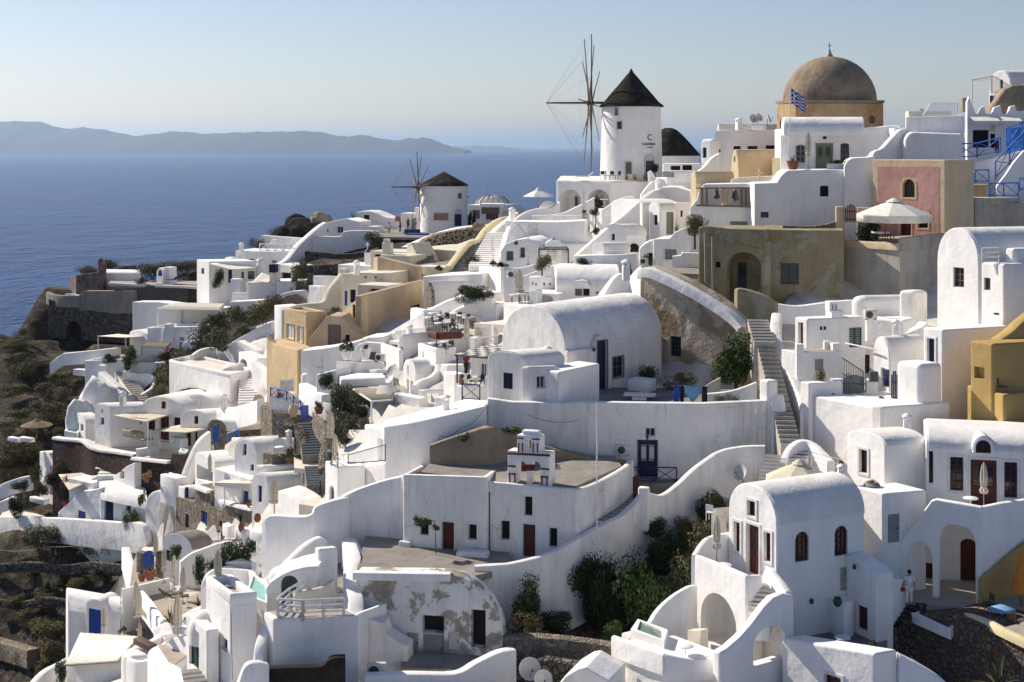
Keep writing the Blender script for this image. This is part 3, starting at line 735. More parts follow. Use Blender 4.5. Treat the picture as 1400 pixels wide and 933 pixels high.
# setting: terrain, sea, far islands, haze
def terrain():
 xs=np.concatenate([np.arange(-170,-75,6.0),np.arange(-75,75,1.0),np.arange(75,205,6.0)])
 ys=np.concatenate([np.arange(-40,55,6.0),np.arange(55,235,1.0),np.arange(235,345,6.0)])
 gx,gy=np.meshgrid(xs,ys); px,py=gx.ravel(),gy.ravel(); z=np.zeros(len(px))
 for i in range(0,len(px),4000):
  d=np.sqrt((px[i:i+4000,None]-GA[None,:,0]) ** 2+(py[i:i+4000,None]-GA[None,:,1]) ** 2)
  z[i:i+4000]=-(d @ _W[:_n])+_W[_n]
 z -= 0.8
 rs=np.random.RandomState(3)
 for k in range(14):
  a=rs.uniform(0,6.28); f=rs.uniform(0.25,1.3); z+=0.16/f*0.5*np.sin(f*(px*math.cos(a)+py*math.sin(a))+rs.uniform(0,6))
 conseg((64,463,193.5),(182,470,187))
 rw=HY+(H-z)*F/np.maximum(py,1); cl=700+px*F/np.maximum(py,1); need=np.full(len(px),-1e9)
 wd=0.75*F/np.maximum(py,1)
 ok=np.where((py>50) & (py<240))[0]
 for (a,b_,r_,d_) in CONS:
  s_=ok[(cl[ok]>a-wd[ok]) & (cl[ok]<b_+wd[ok]) & (py[ok]<d_+0.6)]
  need[s_]=np.maximum(need[s_],r_+1.0)
 low=rw<need
 z[low]=np.maximum(z[low]-9.0,H-(need[low]-HY)*py[low]/F-0.15)
 W_,H_=len(xs),len(ys)
 vs=[(float(a),float(b),float(c)) for a,b,c in zip(px,py,z)]
 fs=[(j*W_+i,j*W_+i+1,(j+1)*W_+i+1,(j+1)*W_+i) for j in range(H_-1) for i in range(W_-1)]
 me=bpy.data.meshes.new('hillside'); me.from_pydata(vs,[],fs); me.shade_smooth()
 m,nt,b=base_mat('earth',1.0,0.05)
 v=geo(nt)
 c=mix(nt,ramp(nt,noise(nt,v,0.25,6,0.65),[(0.38,0.0),(0.62,1.0)]),(0.072,0.061,0.049),(0.12,0.10,0.078))
 c=mix(nt,ramp(nt,noise(nt,geo(nt,(1,1,5)),0.35,5,0.6),[(0.52,0.0),(0.6,0.8)]),c,(0.19,0.165,0.13))
 c=mix(nt,ramp(nt,noise(nt,v,1.3,6,0.7),[(0.5,0.0),(0.6,1.0)]),c,(0.05,0.042,0.036))
 c=mix(nt,ramp(nt,noise(nt,v,0.55,6,0.7),[(0.55,0.0),(0.63,0.7)]),c,(0.075,0.07,0.035))
 pv=np.clip((px+31+4*(py<131))/3.0,0,1)*np.clip((186-py)/6.0,0,1)*np.clip(np.maximum((164-py)/4.0,(px+13)/3.0),0,1)*np.clip(np.maximum.reduce([(68-py)/3.0,(-4.5-px)/2.0,(px-13)/2.0,(py-86)/2.0,0*px]),0,1)
 pv=np.maximum(pv,np.clip((px+20-py*.12)/4.0,0,1)*(py<66))*np.clip((px+46-np.clip(py-60,0,60)*.12)/3.0,0,1)  # paved also covers unseen pale ground, added near the camera for bounce light
 at=me.attributes.new('paved', 'FLOAT', 'POINT'); at.data.foreach_set('value',pv.astype(np.float32))
 an=N(nt, 'ShaderNodeAttribute'); an.attribute_name = 'paved'
 lane=mix(nt,ramp(nt,noise(nt,v,0.5,5),[(0.4,0.0),(0.62,1.0)]),(0.62,0.60,0.57),(0.47,0.445,0.41))
 c=mix(nt,an.outputs['Fac'],c,lane)
 nt.links.new(c,b.inputs['Base Color'])
 hg=N(nt, 'ShaderNodeMath'); hg.operation = 'MULTIPLY'; iv=N(nt, 'ShaderNodeMath'); iv.operation = 'MULTIPLY_ADD'; iv.inputs[1].default_value=-.92; iv.inputs[2].default_value=1.0
 nt.links.new(an.outputs['Fac'],iv.inputs[0]); nt.links.new(iv.outputs[0],hg.inputs[0]); nt.links.new(math_add(nt,noise(nt,v,0.9,8,0.7),noise(nt,v,5,6,0.7),0.3),hg.inputs[1]); bump(nt,b,hg.outputs[0],1.0,0.9)
 me.materials.append(m)
 o=obm('hillside',me); tag(o, 'rocky brown hillside under the white village', 'hillside',None, 'structure')
def sea():
 m,nt,b=base_mat('sea',0.22,0.5)
 v=geo(nt)
 c=mix(nt,ramp(nt,noise(nt,geo(nt,(0.0016,0.006,1)),1.0,5,.6),[(0.36,0.0),(0.66,1.0)]),(0.002,0.024,0.115),(0.006,0.045,0.165))
 nt.links.new(c,b.inputs['Base Color'])
 b.inputs['IOR'].default_value=1.12; b.inputs['Specular IOR Level'].default_value=.18
 h=math_add(nt,noise(nt,geo(nt,(1,0.55,1)),0.10,6,0.65),noise(nt,geo(nt,(1,0.6,1)),0.02,4,0.6),3.0)
 bump(nt,b,h,1.0,3.0)
 bm=bmesh.new(); s=60000.0
 vs=[bm.verts.new(p) for p in ((-s,-2000,0),(s,-2000,0),(s,90000,0),(-s,90000,0))]; bm.faces.new(vs)
 o=obj('sea',bm, 'sea',None,0); tag(o, 'calm deep blue sea reaching the horizon', 'sea',None, 'structure')
sea()
def islands():
 m,nt,b=base_mat('far_hill',1.0,0.05)
 v=geo(nt)
 nt.links.new(mix(nt,noise(nt,v,0.0012,5),(0.075,0.072,0.07),(0.115,0.108,0.1)),b.inputs['Base Color'])
 def ridge(nm,label,prof,D,depth,seed):
  rs=np.random.RandomState(seed); xs=np.array([p[0] for p in prof],float); ys=np.array([p[1] for p in prof],float)
  n=160; px=np.linspace(xs[0],xs[-1],n); py=np.interp(px,xs,ys); py=py+0.5*np.sin(px*.21)*(py<203)+.35*np.sin(px*.53+1)*(py<203)
  rows=[]; bm=bmesh.new(); J=15
  for j in range(J):
   t=j/(J-1); y=D-depth*0.5+depth*t; pr=math.sin(PI*t) ** 0.8 if 0<t<1 else 0
   row=[]
   for i in range(n):
    hgt=max(0.0,Z(py[i],D)); w=1.0 if j==J // 2 else 0.86+0.1*math.sin(px[i]*.09+j*1.7+1.5*math.sin(px[i]*.04+j))+.04*math.sin(px[i]*.37+j*2.9)
    row.append(bm.verts.new(((px[i]-700)*D/F,y,hgt*pr*w-4)))
   rows.append(row)
  for j in range(J-1):
   for i in range(n-1): bm.faces.new((rows[j][i],rows[j][i+1],rows[j+1][i+1],rows[j+1][i]))
  o=obj(nm,bm, 'far_hill',None,80); tag(o,label, 'hills',None, 'structure')
 ridge('hills', 'long hazy blue island ridge across the sea',[(-260,205),(-200,190),(-120,172),(-60,169),(0,166),(30,165.5),(60,167),(75,173),(88,176),(115,174),(140,177),(165,182),(185,186),(210,183),(240,179),(262,181),(282,183),(300,182),(330,181),(355,180),(380,180),(420,179),(440,181),(465,186),(478,187),(490,183.5),(510,187),(535,192),(548,191),(560,188.5),(568,190),(578,187),(592,191),(605,196),(622,202),(640,205)],24000.0,5000.0,5)
 ridge('hills', 'faint low island far beyond the village on the horizon',[(600,203),(625,200.5),(650,199),(675,199.8),(695,201),(715,204)],46000.0,5000.0,9)
islands()
def haze():
 m=bpy.data.materials.new('haze'); m.use_nodes=True; nt=m.node_tree
 for n in list(nt.nodes):
  if n.type != 'OUTPUT_MATERIAL': nt.nodes.remove(n)
 out=[n for n in nt.nodes if n.type == 'OUTPUT_MATERIAL'][0]
 pv=nt.nodes.new('ShaderNodeVolumePrincipled')
 pv.inputs['Color'].default_value=(0.50,0.70,0.98,1); pv.inputs['Density'].default_value=HAZE_D
 pv.inputs['Anisotropy'].default_value=0.5
 nt.links.new(pv.outputs[0],out.inputs['Volume'])
 bm=bmesh.new(); x,y0,y1,z0,z1=61000.0,-2500.0,91000.0,-12.0,620.0
 M['haze']=m
 prism(bm,[(-x,y0),(x,y0),(x,y1),(-x,y1)],z0,z1)
 o=obj('haze',bm, 'haze',None,0); tag(o, 'pale sea haze over the water and far islands', 'haze',None, 'stuff')
HAZE_D=3.0e-5
haze()
# things that repeat
def make_parasol_closed():
 r=empty('closed_parasol', '', 'parasol',(0,0,-500))
 bm=bmesh.new(); add_lathe(bm,[(0.2,0),(0.2,0.06),(0.05,0.1),(0.04,0.18)],12); obj('foot',bm, 'concrete',r)
 bm=bmesh.new(); add_tube(bm,(0,0,0.1),(0,0,2.68),0.028,seg=8); obj('pole',bm, 'grey_wood',r)
 bm=bmesh.new()
 fold=lambda k,z: 1.0+(0.26 if k % 2 else -0.22)
 add_lathe(bm,[(0.06,0.88),(0.17,0.92),(0.20,1.1),(0.13,1.22),(0.155,1.45),(0.17,1.8),(0.15,2.15),(0.10,2.45),(0.03,2.62),(0.02,2.66)],16,fold=fold)
 obj('canopy',bm, 'canvas',r,25)
 bm=bmesh.new(); add_lathe(bm,[(0.16,1.2),(0.165,1.22),(0.165,1.25),(0.16,1.27)],12); obj('strap',bm, 'canvas_white',r)
 return r
PAR=make_parasol_closed(); PAR_USED=[False]
def parasol(px,py,d,label,h=2.6,group='closed parasols of the village terraces',fat=1.0,mat=None):
 con(px,py,d,5)
 loc=P(px,py,d); s=h/2.66
 if not PAR_USED[0]:
  PAR.location=loc; PAR.scale=(s*fat,s*fat,s); PAR['label']=label; PAR['group']=group; PAR_USED[0]=True; r=PAR
 else: r=copy_tree(PAR,loc,random.uniform(0,6),label,(s*fat,s*fat,s),group)
 if mat:
  for c in r.children:
   if c.name.startswith('canopy'):
    c.data=c.data.copy(); c.data.materials.clear(); c.data.materials.append(M[mat])
 return r
def open_parasol(px,py,d,label,w,h,rise=0.7,mat='canvas_white',valance=0.28,n=8,group=None,rz=0.2,vent=True):
 r=empty('open_parasol',label, 'parasol',P(px,py,d),rz,group)
 bm=bmesh.new(); add_tube(bm,(0,0,0),(0,0,h),0.04,seg=8); obj('pole',bm, 'grey_wood',r)
 bm=bmesh.new(); R_=w/2; zt=h+0.05; ze=zt-rise
 ap=bm.verts.new((0,0,zt)); rg=[]; lo=[]; md=[]
 for k in range(n):
  a=2*PI*k/n; rg.append(bm.verts.new((R_*math.cos(a),R_*math.sin(a),ze)))
  lo.append(bm.verts.new((R_*1.0*math.cos(a),R_*1.0*math.sin(a),ze-valance)))
  md.append(bm.verts.new((R_*.5*math.cos(a),R_*.5*math.sin(a),(zt+ze)/2+rise*.05)))
 for k in range(n):
  j=(k+1) % n
  bm.faces.new((ap,md[k],md[j])); bm.faces.new((md[k],rg[k],rg[j],md[j]))
  if valance>0: bm.faces.new((rg[k],lo[k],lo[j],rg[j]))
 o=obj('canopy',bm,mat,r,5); sm=o.modifiers.new('t', 'SOLIDIFY'); sm.thickness=0.012
 bm=bmesh.new()
 for k in range(n):
  a=2*PI*k/n; add_tube(bm,(0,0,zt-0.04),(R_*math.cos(a),R_*math.sin(a),ze-0.03),0.014,seg=5)
  add_tube(bm,(0,0,h-rise*1.6),(R_*.5*math.cos(a),R_*.5*math.sin(a),(zt+ze)/2-.03),0.012,seg=5)
 obj('ribs',bm, 'grey_wood',r)
 if vent:
  bm=bmesh.new(); add_lathe(bm,[(R_*.22,zt-rise*.12),(R_*.1,zt+.06),(0.02,zt+.16)],n); obj('vent',bm,mat,r,5)
 return r
def make_table():
 r=empty('round_table', '', 'table',(0,0,-500))
 bm=bmesh.new(); add_lathe(bm,[(0.38,0.70),(0.40,0.715),(0.40,0.735),(0.38,0.75)],22); obj('table_top',bm, 'fabric_white',r)
 bm=bmesh.new(); add_tube(bm,(0,0,.04),(0,0,.7),.03)
 obj('stem',bm, 'white_paint',r)
 for k in range(3):
  bm=bmesh.new(); a=k*2.094; add_tube(bm,(0,0,.1),(.28*math.cos(a),.28*math.sin(a),.02),.02); obj('leg',bm, 'white_paint',r)
 return r
TAB=make_table(); TAB_USED=[False]
def table(px,py,d,label,s=1.0,group='small round white tables'):
 con(px,py,d,5)
 loc=P(px,py,d)
 if not TAB_USED[0]:
  TAB.location=loc; TAB['label']=label; TAB['group']=group; TAB.scale=(s,s,1); TAB_USED[0]=True; return TAB
 return copy_tree(TAB,loc,random.uniform(0,6),label,(s,s,1),group)
def make_chair(mat):
 r=empty('chair', '', 'chair',(0,0,-500))
 bm=bmesh.new(); add_box(bm,0,0,.45,.44,.44,.04); bevel(bm,.015,1); obj('seat',bm,mat,r)
 bm=bmesh.new(); add_box(bm,0,.2,.72,.42,.03,.36); bevel(bm,.01,1); obj('backrest',bm,mat,r)
 for x,y,h in ((-.19,-.19,.45),(.19,-.19,.45),(-.19,.2,.9),(.19,.2,.9)):
  bm=bmesh.new(); add_tube(bm,(x,y,0),(x,y,h),.018,seg=6); obj('leg',bm,mat,r)
 return r
CHM={}
def chair(px,py,d,rz,label,mat='white_paint',group='terrace chairs'):
 con(px,py,d,5)
 loc=P(px,py,d)
 if mat not in CHM:
  r=make_chair(mat); CHM[mat]=r; r.location=loc; r.rotation_euler=(0,0,rz); r['label']=label; r['group']=group; return r
 return copy_tree(CHM[mat],loc,rz,label,None,group)
def make_dtable():
 r=empty('dining_table', '', 'table',(0,0,-500))
 bm=bmesh.new(); add_box(bm,0,0,.69,1.0,.95,.13); bevel(bm,.02,1)
 obj('table_top',bm, 'off_white',r)
 for x,y in ((-.36,-.34),(.36,-.34),(-.36,.34),(.36,.34)):
  bm=bmesh.new(); add_tube(bm,(x,y,0),(x,y,.73),.025,seg=6); obj('leg',bm, 'dark_metal',r)
 return r
DT=make_dtable(); DT_USED=[False]
def dtable(px,py,d,rz,label,group='square restaurant tables with pale tops'):
 con(px,py,d,5)
 loc=P(px,py,d)
 if not DT_USED[0]:
  DT.location=loc; DT.rotation_euler=(0,0,rz); DT['label']=label; DT['group']=group; DT_USED[0]=True; return DT
 return copy_tree(DT,loc,rz,label,None,group)
def make_dish():
 r=empty('satellite_dish', '', 'satellite dish',(0,0,-500))
 bm=bmesh.new(); pr=[(0.02,0.0)]+[(0.5*t,0.16*t*t) for t in (.25,.5,.75,1)]+[(0.5,.19),(0.36,.10),(.02,.03)]
 add_lathe(bm,pr,22); bmesh.ops.rotate(bm,verts=bm.verts,cent=(0,0,0),matrix=Matrix.Rotation(R(68),3, 'X'))
 bmesh.ops.translate(bm,verts=bm.verts,vec=(0,0,.75)); obj('reflector',bm, 'dish_grey',r)
 bm=bmesh.new(); add_tube(bm,(0,.12,0),(0,.06,.75),.03); obj('mast',bm, 'dark_metal',r)
 bm=bmesh.new(); add_tube(bm,(0,-.1,.32),(0,-.5,.82),.015); add_box(bm,0,-.52,.86,.08,.1,.08); obj('arm',bm, 'dark_metal',r)
 return r
DISH=make_dish(); DISH_USED=[False]
def dish(px,py,d,rz,label,s=1.0):
 loc=P(px,py,d)
 if not DISH_USED[0]:
  DISH.location=loc; DISH.rotation_euler=(0,0,rz); DISH.scale=(s,)*3; DISH['label']=label; DISH['group'] = 'satellite dishes on the roofs'; DISH_USED[0]=True; return DISH
 return copy_tree(DISH,loc,rz,label,s, 'satellite dishes on the roofs')
def aircon(px,py,d,rz,label,s=1.0):
 r=empty('air_conditioner',label, 'air conditioner',P(px,py,d),rz,None,s)
 bm=bmesh.new(); add_box(bm,0,0,.33,.86,.32,.62); bevel(bm,.03,2); obj('casing',bm, 'ac_grey',r)
 bm=bmesh.new(); add_lathe(bm,[(0.235,0),(0.235,.02),(.2,.03)],20); bmesh.ops.rotate(bm,verts=bm.verts,cent=(0,0,0),matrix=Matrix.Rotation(R(90),3, 'X'))
 bmesh.ops.translate(bm,verts=bm.verts,vec=(-.13,-.16,.33)); obj('fan_grille',bm, 'dark_metal',r)
 bm=bmesh.new(); add_box(bm,-.3,0,.0,.06,.4,.05); add_box(bm,.3,0,.0,.06,.4,.05); obj('bracket',bm, 'dark_metal',r)
 return r
def lounger(px,py,d,rz,label,mat='canvas',group='sun loungers on the terraces'):
 con(px,py,d,5)
 r=empty('sun_lounger',label, 'lounger',P(px,py,d),rz,group)
 bm=bmesh.new(); add_box(bm,.3,0,.32,1.3,.62,.08); bevel(bm,.02,1); obj('cushion',bm,mat,r)
 bm=bmesh.new(); add_box(bm,-.55,0,.55,.7,.62,.07,tilt=Matrix.Rotation(R(40),4, 'Y')); bevel(bm,.02,1); obj('backrest',bm,mat,r)
 for x in (-.25,.85):
  for y in (-.27,.27):
   bm=bmesh.new(); add_tube(bm,(x,y,0),(x,y,.3),.025,seg=6); obj('leg',bm, 'white_paint',r)
 return r
def sail(label,pts,mat='canvas_white',posts=(),group=None,name='sun_sail',sag=0.35,cat='sun sail'):
 V=[P(*p) for p in pts]; c=V[0].copy(); n=8; bm=bmesh.new()
 if len(V)==3: V=[V[0],V[1],V[2],V[2].lerp(V[0],.02)]
 g=[[None]*(n+1) for _ in range(n+1)]
 for i in range(n+1):
  for j in range(n+1):
   u,w=i/n,j/n; p=V[0].lerp(V[1],u).lerp(V[3].lerp(V[2],u),w)
   p=p-Vector((0,0,sag*4*u*(1-u)*4*w*(1-w)*.5)); g[i][j]=bm.verts.new(p-c)
 for i in range(n):
  for j in range(n): bm.faces.new((g[i][j],g[i+1][j],g[i+1][j+1],g[i][j+1]))
 r=empty(name,label,cat,c,0,group)
 o=obj('cloth',bm,mat,r,80); sm=o.modifiers.new('t', 'SOLIDIFY'); sm.thickness=0.02
 for k,foot in posts:
  bm=bmesh.new(); p=V[k]-c; zf=Z(foot,pts[min(k,len(pts)-1)][2])-c.z; add_tube(bm,(p.x,p.y,zf),p+Vector((0,0,.1)),.06,seg=8); obj('post',bm, 'white_paint',r)
 return r
def pergola(label,pts,mats=('white_paint', 'pergola_fabric'),feet=(),th=0.1,slats=0,cover=True):
 V=[P(*p) for p in pts]; c=V[0].copy(); r=empty('pergola',label, 'pergola',c)
 bm=bmesh.new()
 for i in range(4): add_tube(bm,V[i]-c,V[(i+1) % 4]-c,.07,seg=6)
 k=slats or 6
 for i in range(1,k): add_tube(bm,V[0].lerp(V[1],i/k)-c,V[3].lerp(V[2],i/k)-c,.045,seg=6)
 obj('beams',bm,mats[0],r)
 if cover:
  bm=bmesh.new(); n=24; up=Vector((0,0,.1))
  vs=[]
  for i in range(n+1): a,b=V[0].lerp(V[1],i/n),V[3].lerp(V[2],i/n); w=Vector((0,0,.012*math.sin(i*2.6))); vs.append((bm.verts.new(a-c+up+w),bm.verts.new(b-c+up+w)))
  for i in range(n): bm.faces.new((vs[i][0],vs[i+1][0],vs[i+1][1],vs[i][1]))
  o=obj('cover',bm,mats[1],r,60); sm=o.modifiers.new('t', 'SOLIDIFY'); sm.thickness=0.03
 for k,foot in feet:
  bm=bmesh.new(); p=V[k]-c; add_tube(bm,(p.x,p.y,Z(foot,pts[k][2])-c.z),p,.07,seg=8); obj('post',bm,mats[0],r)
 return r
def block(name,label,cat,pts,top,h,mat,bw=0.04,deep=1.0,group=None):
 q=[XY(*p) for p in pts]
 if len(q)==2:
  d=q[1]-q[0]; n=Vector((-d.y,d.x)).normalized()
  if n.y<0: n=-n
  q+=[q[1]+n*deep,q[0]+n*deep]
 elif len(q)==3: q.append(q[0]+q[2]-q[1])
 k=min(range(len(pts)),key=lambda i: pts[i][1]); z=Z(top,pts[k][1]); bm=bmesh.new(); con((pts[0][0]+pts[-1][0])/2,top+6,pts[k][1],5)
 prism(bm,[(p.x-q[0].x,p.y-q[0].y) for p in q],-h,0); bmesh.ops.recalc_face_normals(bm,faces=bm.faces); bevel(bm,bw,2)
 o=obj(name,bm,mat); o.location=(q[0].x,q[0].y,z); return tag(o,label,cat,group)
def pot(px,py,d,label,w=0.5,h=0.5,mat='terracotta',name='clay_pot',group=None):
 bm=bmesh.new(); r=w/2
 add_lathe(bm,[(r*.5,0),(r*.85,h*.25),(r,h*.55),(r*.8,h*.85),(r*.62,h*.92),(r*.72,h),(r*.6,h),(r*.5,h*.9)],18)
 o=obj(name,bm,mat); o.location=P(px,py,d); return tag(o,label, 'pot',group)
def gate(label,pts,h,mat,slats=9,name='gate',arched=0.0):
 a,b=P(*pts[0]),P(*pts[1]); c=a.copy(); r=empty(name,label, 'gate',c); d=b-a; bm=bmesh.new()
 for i in range(slats):
  t=(i+.5)/slats; p=d*t; hh=h*(1+arched*math.sin(PI*t)); L=Vector((d.x,d.y,0)).length
  add_box(bm,p.x,p.y,p.z+hh/2,L/slats*.68,.04,hh,math.atan2(d.y,d.x))
 obj('slats',bm,mat,r,0); bm=bmesh.new(); nn=Vector((-d.y,d.x,0)).normalized()*.05
 for t in (.2,.8): add_tube(bm,Vector((0,0,h*t))+nn,d+Vector((0,0,h*t))+nn,.04,seg=6)
 obj('frame',bm,mat,r); return r
def person(px,py,d,label,h=1.72,rz=0.0,top='fabric_white',legs='fabric_white',walk=0.15,lean=0.0,arm_l=(-0.02,-0.1),arm_r=(0.02,-0.1),hold=None):
 con(px,py,d,5)
 r=empty('person',label, 'person',P(px,py,d),rz,None,h/1.72)
 def skin(name,joints,edges,rad,mat,root=0,sub=2,par=r):
  me=bpy.data.meshes.new(name); me.from_pydata(joints,edges,[]); o=bpy.data.objects.new(name,me); C.objects.link(o); o.parent=par
  md=o.modifiers.new('s', 'SKIN'); md.use_smooth_shade=True
  for i,v in enumerate(me.skin_vertices[0].data): v.radius=rad[i] if isinstance(rad[i],tuple) else (rad[i],rad[i]); v.use_root=(i==root)
  s2=o.modifiers.new('u', 'SUBSURF'); s2.levels=sub; s2.render_levels=sub; me.materials.append(M[mat]); return o
 w=walk; ly=-lean
 J={'pel': (0,0,.92), 'wai': (0,ly*.3,1.06), 'che': (0,ly*.8,1.28), 'nec': (0,ly,1.46), 'hea': (0,ly-.02,1.6), 'cro': (0,ly-.01,1.68),
  'hl': (-.09,0,.88), 'kl': (-.1,-w*.7,.49), 'al': (-.1,-w*.4+.02,.08), 'tl': (-.11,-w*.4-.15,.035), 'hr': (.09,0,.88), 'kr': (.1,w*.25-.03,.49), 'ar': (.1,w+.02,.09), 'tr': (.11,w-.13,.035),
  'sl': (-.18,ly*.95,1.4), 'el': (-.24+arm_l[0],ly*.9+.03+arm_l[1]*.4,1.12), 'wl': (-.25+arm_l[0]*2,ly*.8+arm_l[1]*1.6,.90+abs(arm_l[1])*.5), 'fl': (-.25+arm_l[0]*2,ly*.8+arm_l[1]*1.9-.02,.82+abs(arm_l[1])*.5),
  'sr': (.18,ly*.95,1.4), 'er': (.24+arm_r[0],ly*.9+.03+arm_r[1]*.4,1.12), 'wr': (.25+arm_r[0]*2,ly*.8+arm_r[1]*1.6,.90+abs(arm_r[1])*.5), 'fr': (.25+arm_r[0]*2,ly*.8+arm_r[1]*1.9-.02,.82+abs(arm_r[1])*.5)}
 K=list(J); I={k: i for i,k in enumerate(K)}
 E=[(I[a],I[b]) for a,b in (('pel', 'wai'),('wai', 'che'),('che', 'nec'),('nec', 'hea'),('hea', 'cro'),('pel', 'hl'),('hl', 'kl'),('kl', 'al'),('al', 'tl'),('pel', 'hr'),('hr', 'kr'),('kr', 'ar'),('ar', 'tr'),
  ('che', 'sl'),('sl', 'el'),('el', 'wl'),('wl', 'fl'),('che', 'sr'),('sr', 'er'),('er', 'wr'),('wr', 'fr'))]
 rad={'pel': .13, 'wai': .115, 'che': .135, 'nec': .05, 'hea': .085, 'cro': .06, 'hl': .085, 'kl': .055, 'al': .04, 'tl': .035, 'hr': .085, 'kr': .055, 'ar': .04, 'tr': .035,
  'sl': .055, 'el': .04, 'wl': .027, 'fl': .024, 'sr': .055, 'er': .04, 'wr': .027, 'fr': .024}
 skin('body',[J[k] for k in K],E,[rad[k] for k in K], 'skin')
 sh=['pel', 'wai', 'che', 'sl', 'sr']; mid=lambda a,b,t: tuple(J[a][i]+(J[b][i]-J[a][i])*t for i in range(3))
 js=[J['pel'],J['wai'],J['che'],mid('che', 'nec',.45),J['sl'],mid('sl', 'el',.75),J['sr'],mid('sr', 'er',.75)]
 skin('shirt',js,[(0,1),(1,2),(2,3),(2,4),(4,5),(2,6),(6,7)],[.155,.145,.16,.085,.078,.068,.078,.068],top)
 js=[J['pel'],J['hl'],J['kl'],mid('kl', 'al',.9),J['hr'],J['kr'],mid('kr', 'ar',.9)]
 skin('trousers',js,[(0,1),(1,2),(2,3),(0,4),(4,5),(5,6)],[.15,.108,.078,.065,.108,.078,.065],legs)
 bm=bmesh.new(); hc=Vector(J['hea'])+Vector((0,.02,.055)); bmesh.ops.create_uvsphere(bm,u_segments=14,v_segments=10,radius=.108,matrix=Matrix.Translation(hc))
 for v in list(bm.verts):
  if v.co.z<hc.z-.03 and v.co.y<hc.y-.0: bm.verts.remove(v)
 obj('hair',bm, 'hair',r,80)
 if hold:
  loc=r.matrix_basis @ Vector(J['fr']); bm=bmesh.new(); add_box(bm,0,0,-.1,.2,.14,.2); bevel(bm,.04,2); o=obj('cloth',bm,hold,None); o.location=loc; tag(o, 'small red cloth held by the person in white', 'cloth')
 return r
def windmill(px,d,r0,r1,base_py,eave_py,apex_px,apex_py,label,roof_prof,roof_ov,hub,ax_deg,blade_r,n_blades,ph,roof_mat,shaft_px,name='windmill'):
 h=House(name,label, 'windmill'); c=P(px,base_py,d); zt=Z(eave_py,d); h.base(c.x,c.y,c.z)
 bm=bmesh.new(); n=48; hh=zt-c.z+1.5
 add_lathe(bm,[(r0,-1.5)]+[(r0+(r1-r0)*t,-1.5+hh*t) for t in (.2,.4,.6,.8,1.0)],n,(c.x,c.y,c.z)); h.part('tower',bm, 'white')
 za=Z(apex_py,d); bm=bmesh.new(); rr=r1+roof_ov
 pr=[(rr,-0.12),(rr,0.0)]+[(rr*a,(za-zt)*b) for a,b in roof_prof]
 rnd=random.Random(3); add_lathe(bm,pr,n,(c.x,c.y,zt),fold=lambda k,z: 1+rnd.uniform(-.012,.012)); h.part('roof',bm,roof_mat,smooth=60)
 hc=P(*hub); axd=Vector((-math.cos(R(ax_deg)),-math.sin(R(ax_deg)),0)); e1=Vector((0,0,1)); e2=axd.cross(e1).normalized()
 tip=h.hit(Vector((hc.x,hc.y)),Vector((hc.x+axd.x,hc.y+axd.y)),shaft_px,hub[1])
 bm=bmesh.new(); add_tube(bm,hc-axd*2.2,tip,.14,.08,8); add_tube(bm,hc-axd*.35,hc+axd*.35,.24,seg=12); ob=h.part('shaft',bm, 'brown_wood')
 ends=[]
 for k in range(n_blades):
  a=ph+2*PI*k/n_blades; dv=e1*math.cos(a)+e2*math.sin(a); off=axd*(.12 if k % 2 else -.12); e=hc+dv*blade_r*random.uniform(.96,1.02)+off; ends.append(e)
  bm=bmesh.new(); add_tube(bm,hc+off,hc+off+dv*blade_r*.38,.11,.09,6); add_tube(bm,hc+off+dv*blade_r*.3,e,.075,.05,6); h.part('blade',bm, 'grey_wood' if k % 3 else 'brown_wood')
 bm=bmesh.new()
 for e in ends: add_tube(bm,tip,e,.008,seg=4)
 for k in range(n_blades): add_tube(bm,hc+(ends[k]-hc)*.95,hc+(ends[(k+1) % n_blades]-hc)*.95,.007,seg=4)
 h.part('stay_ropes',bm, 'grey_wood')
 h.c=c; h.r0,h.r1,h.zt=r0,r1,zt
 return h
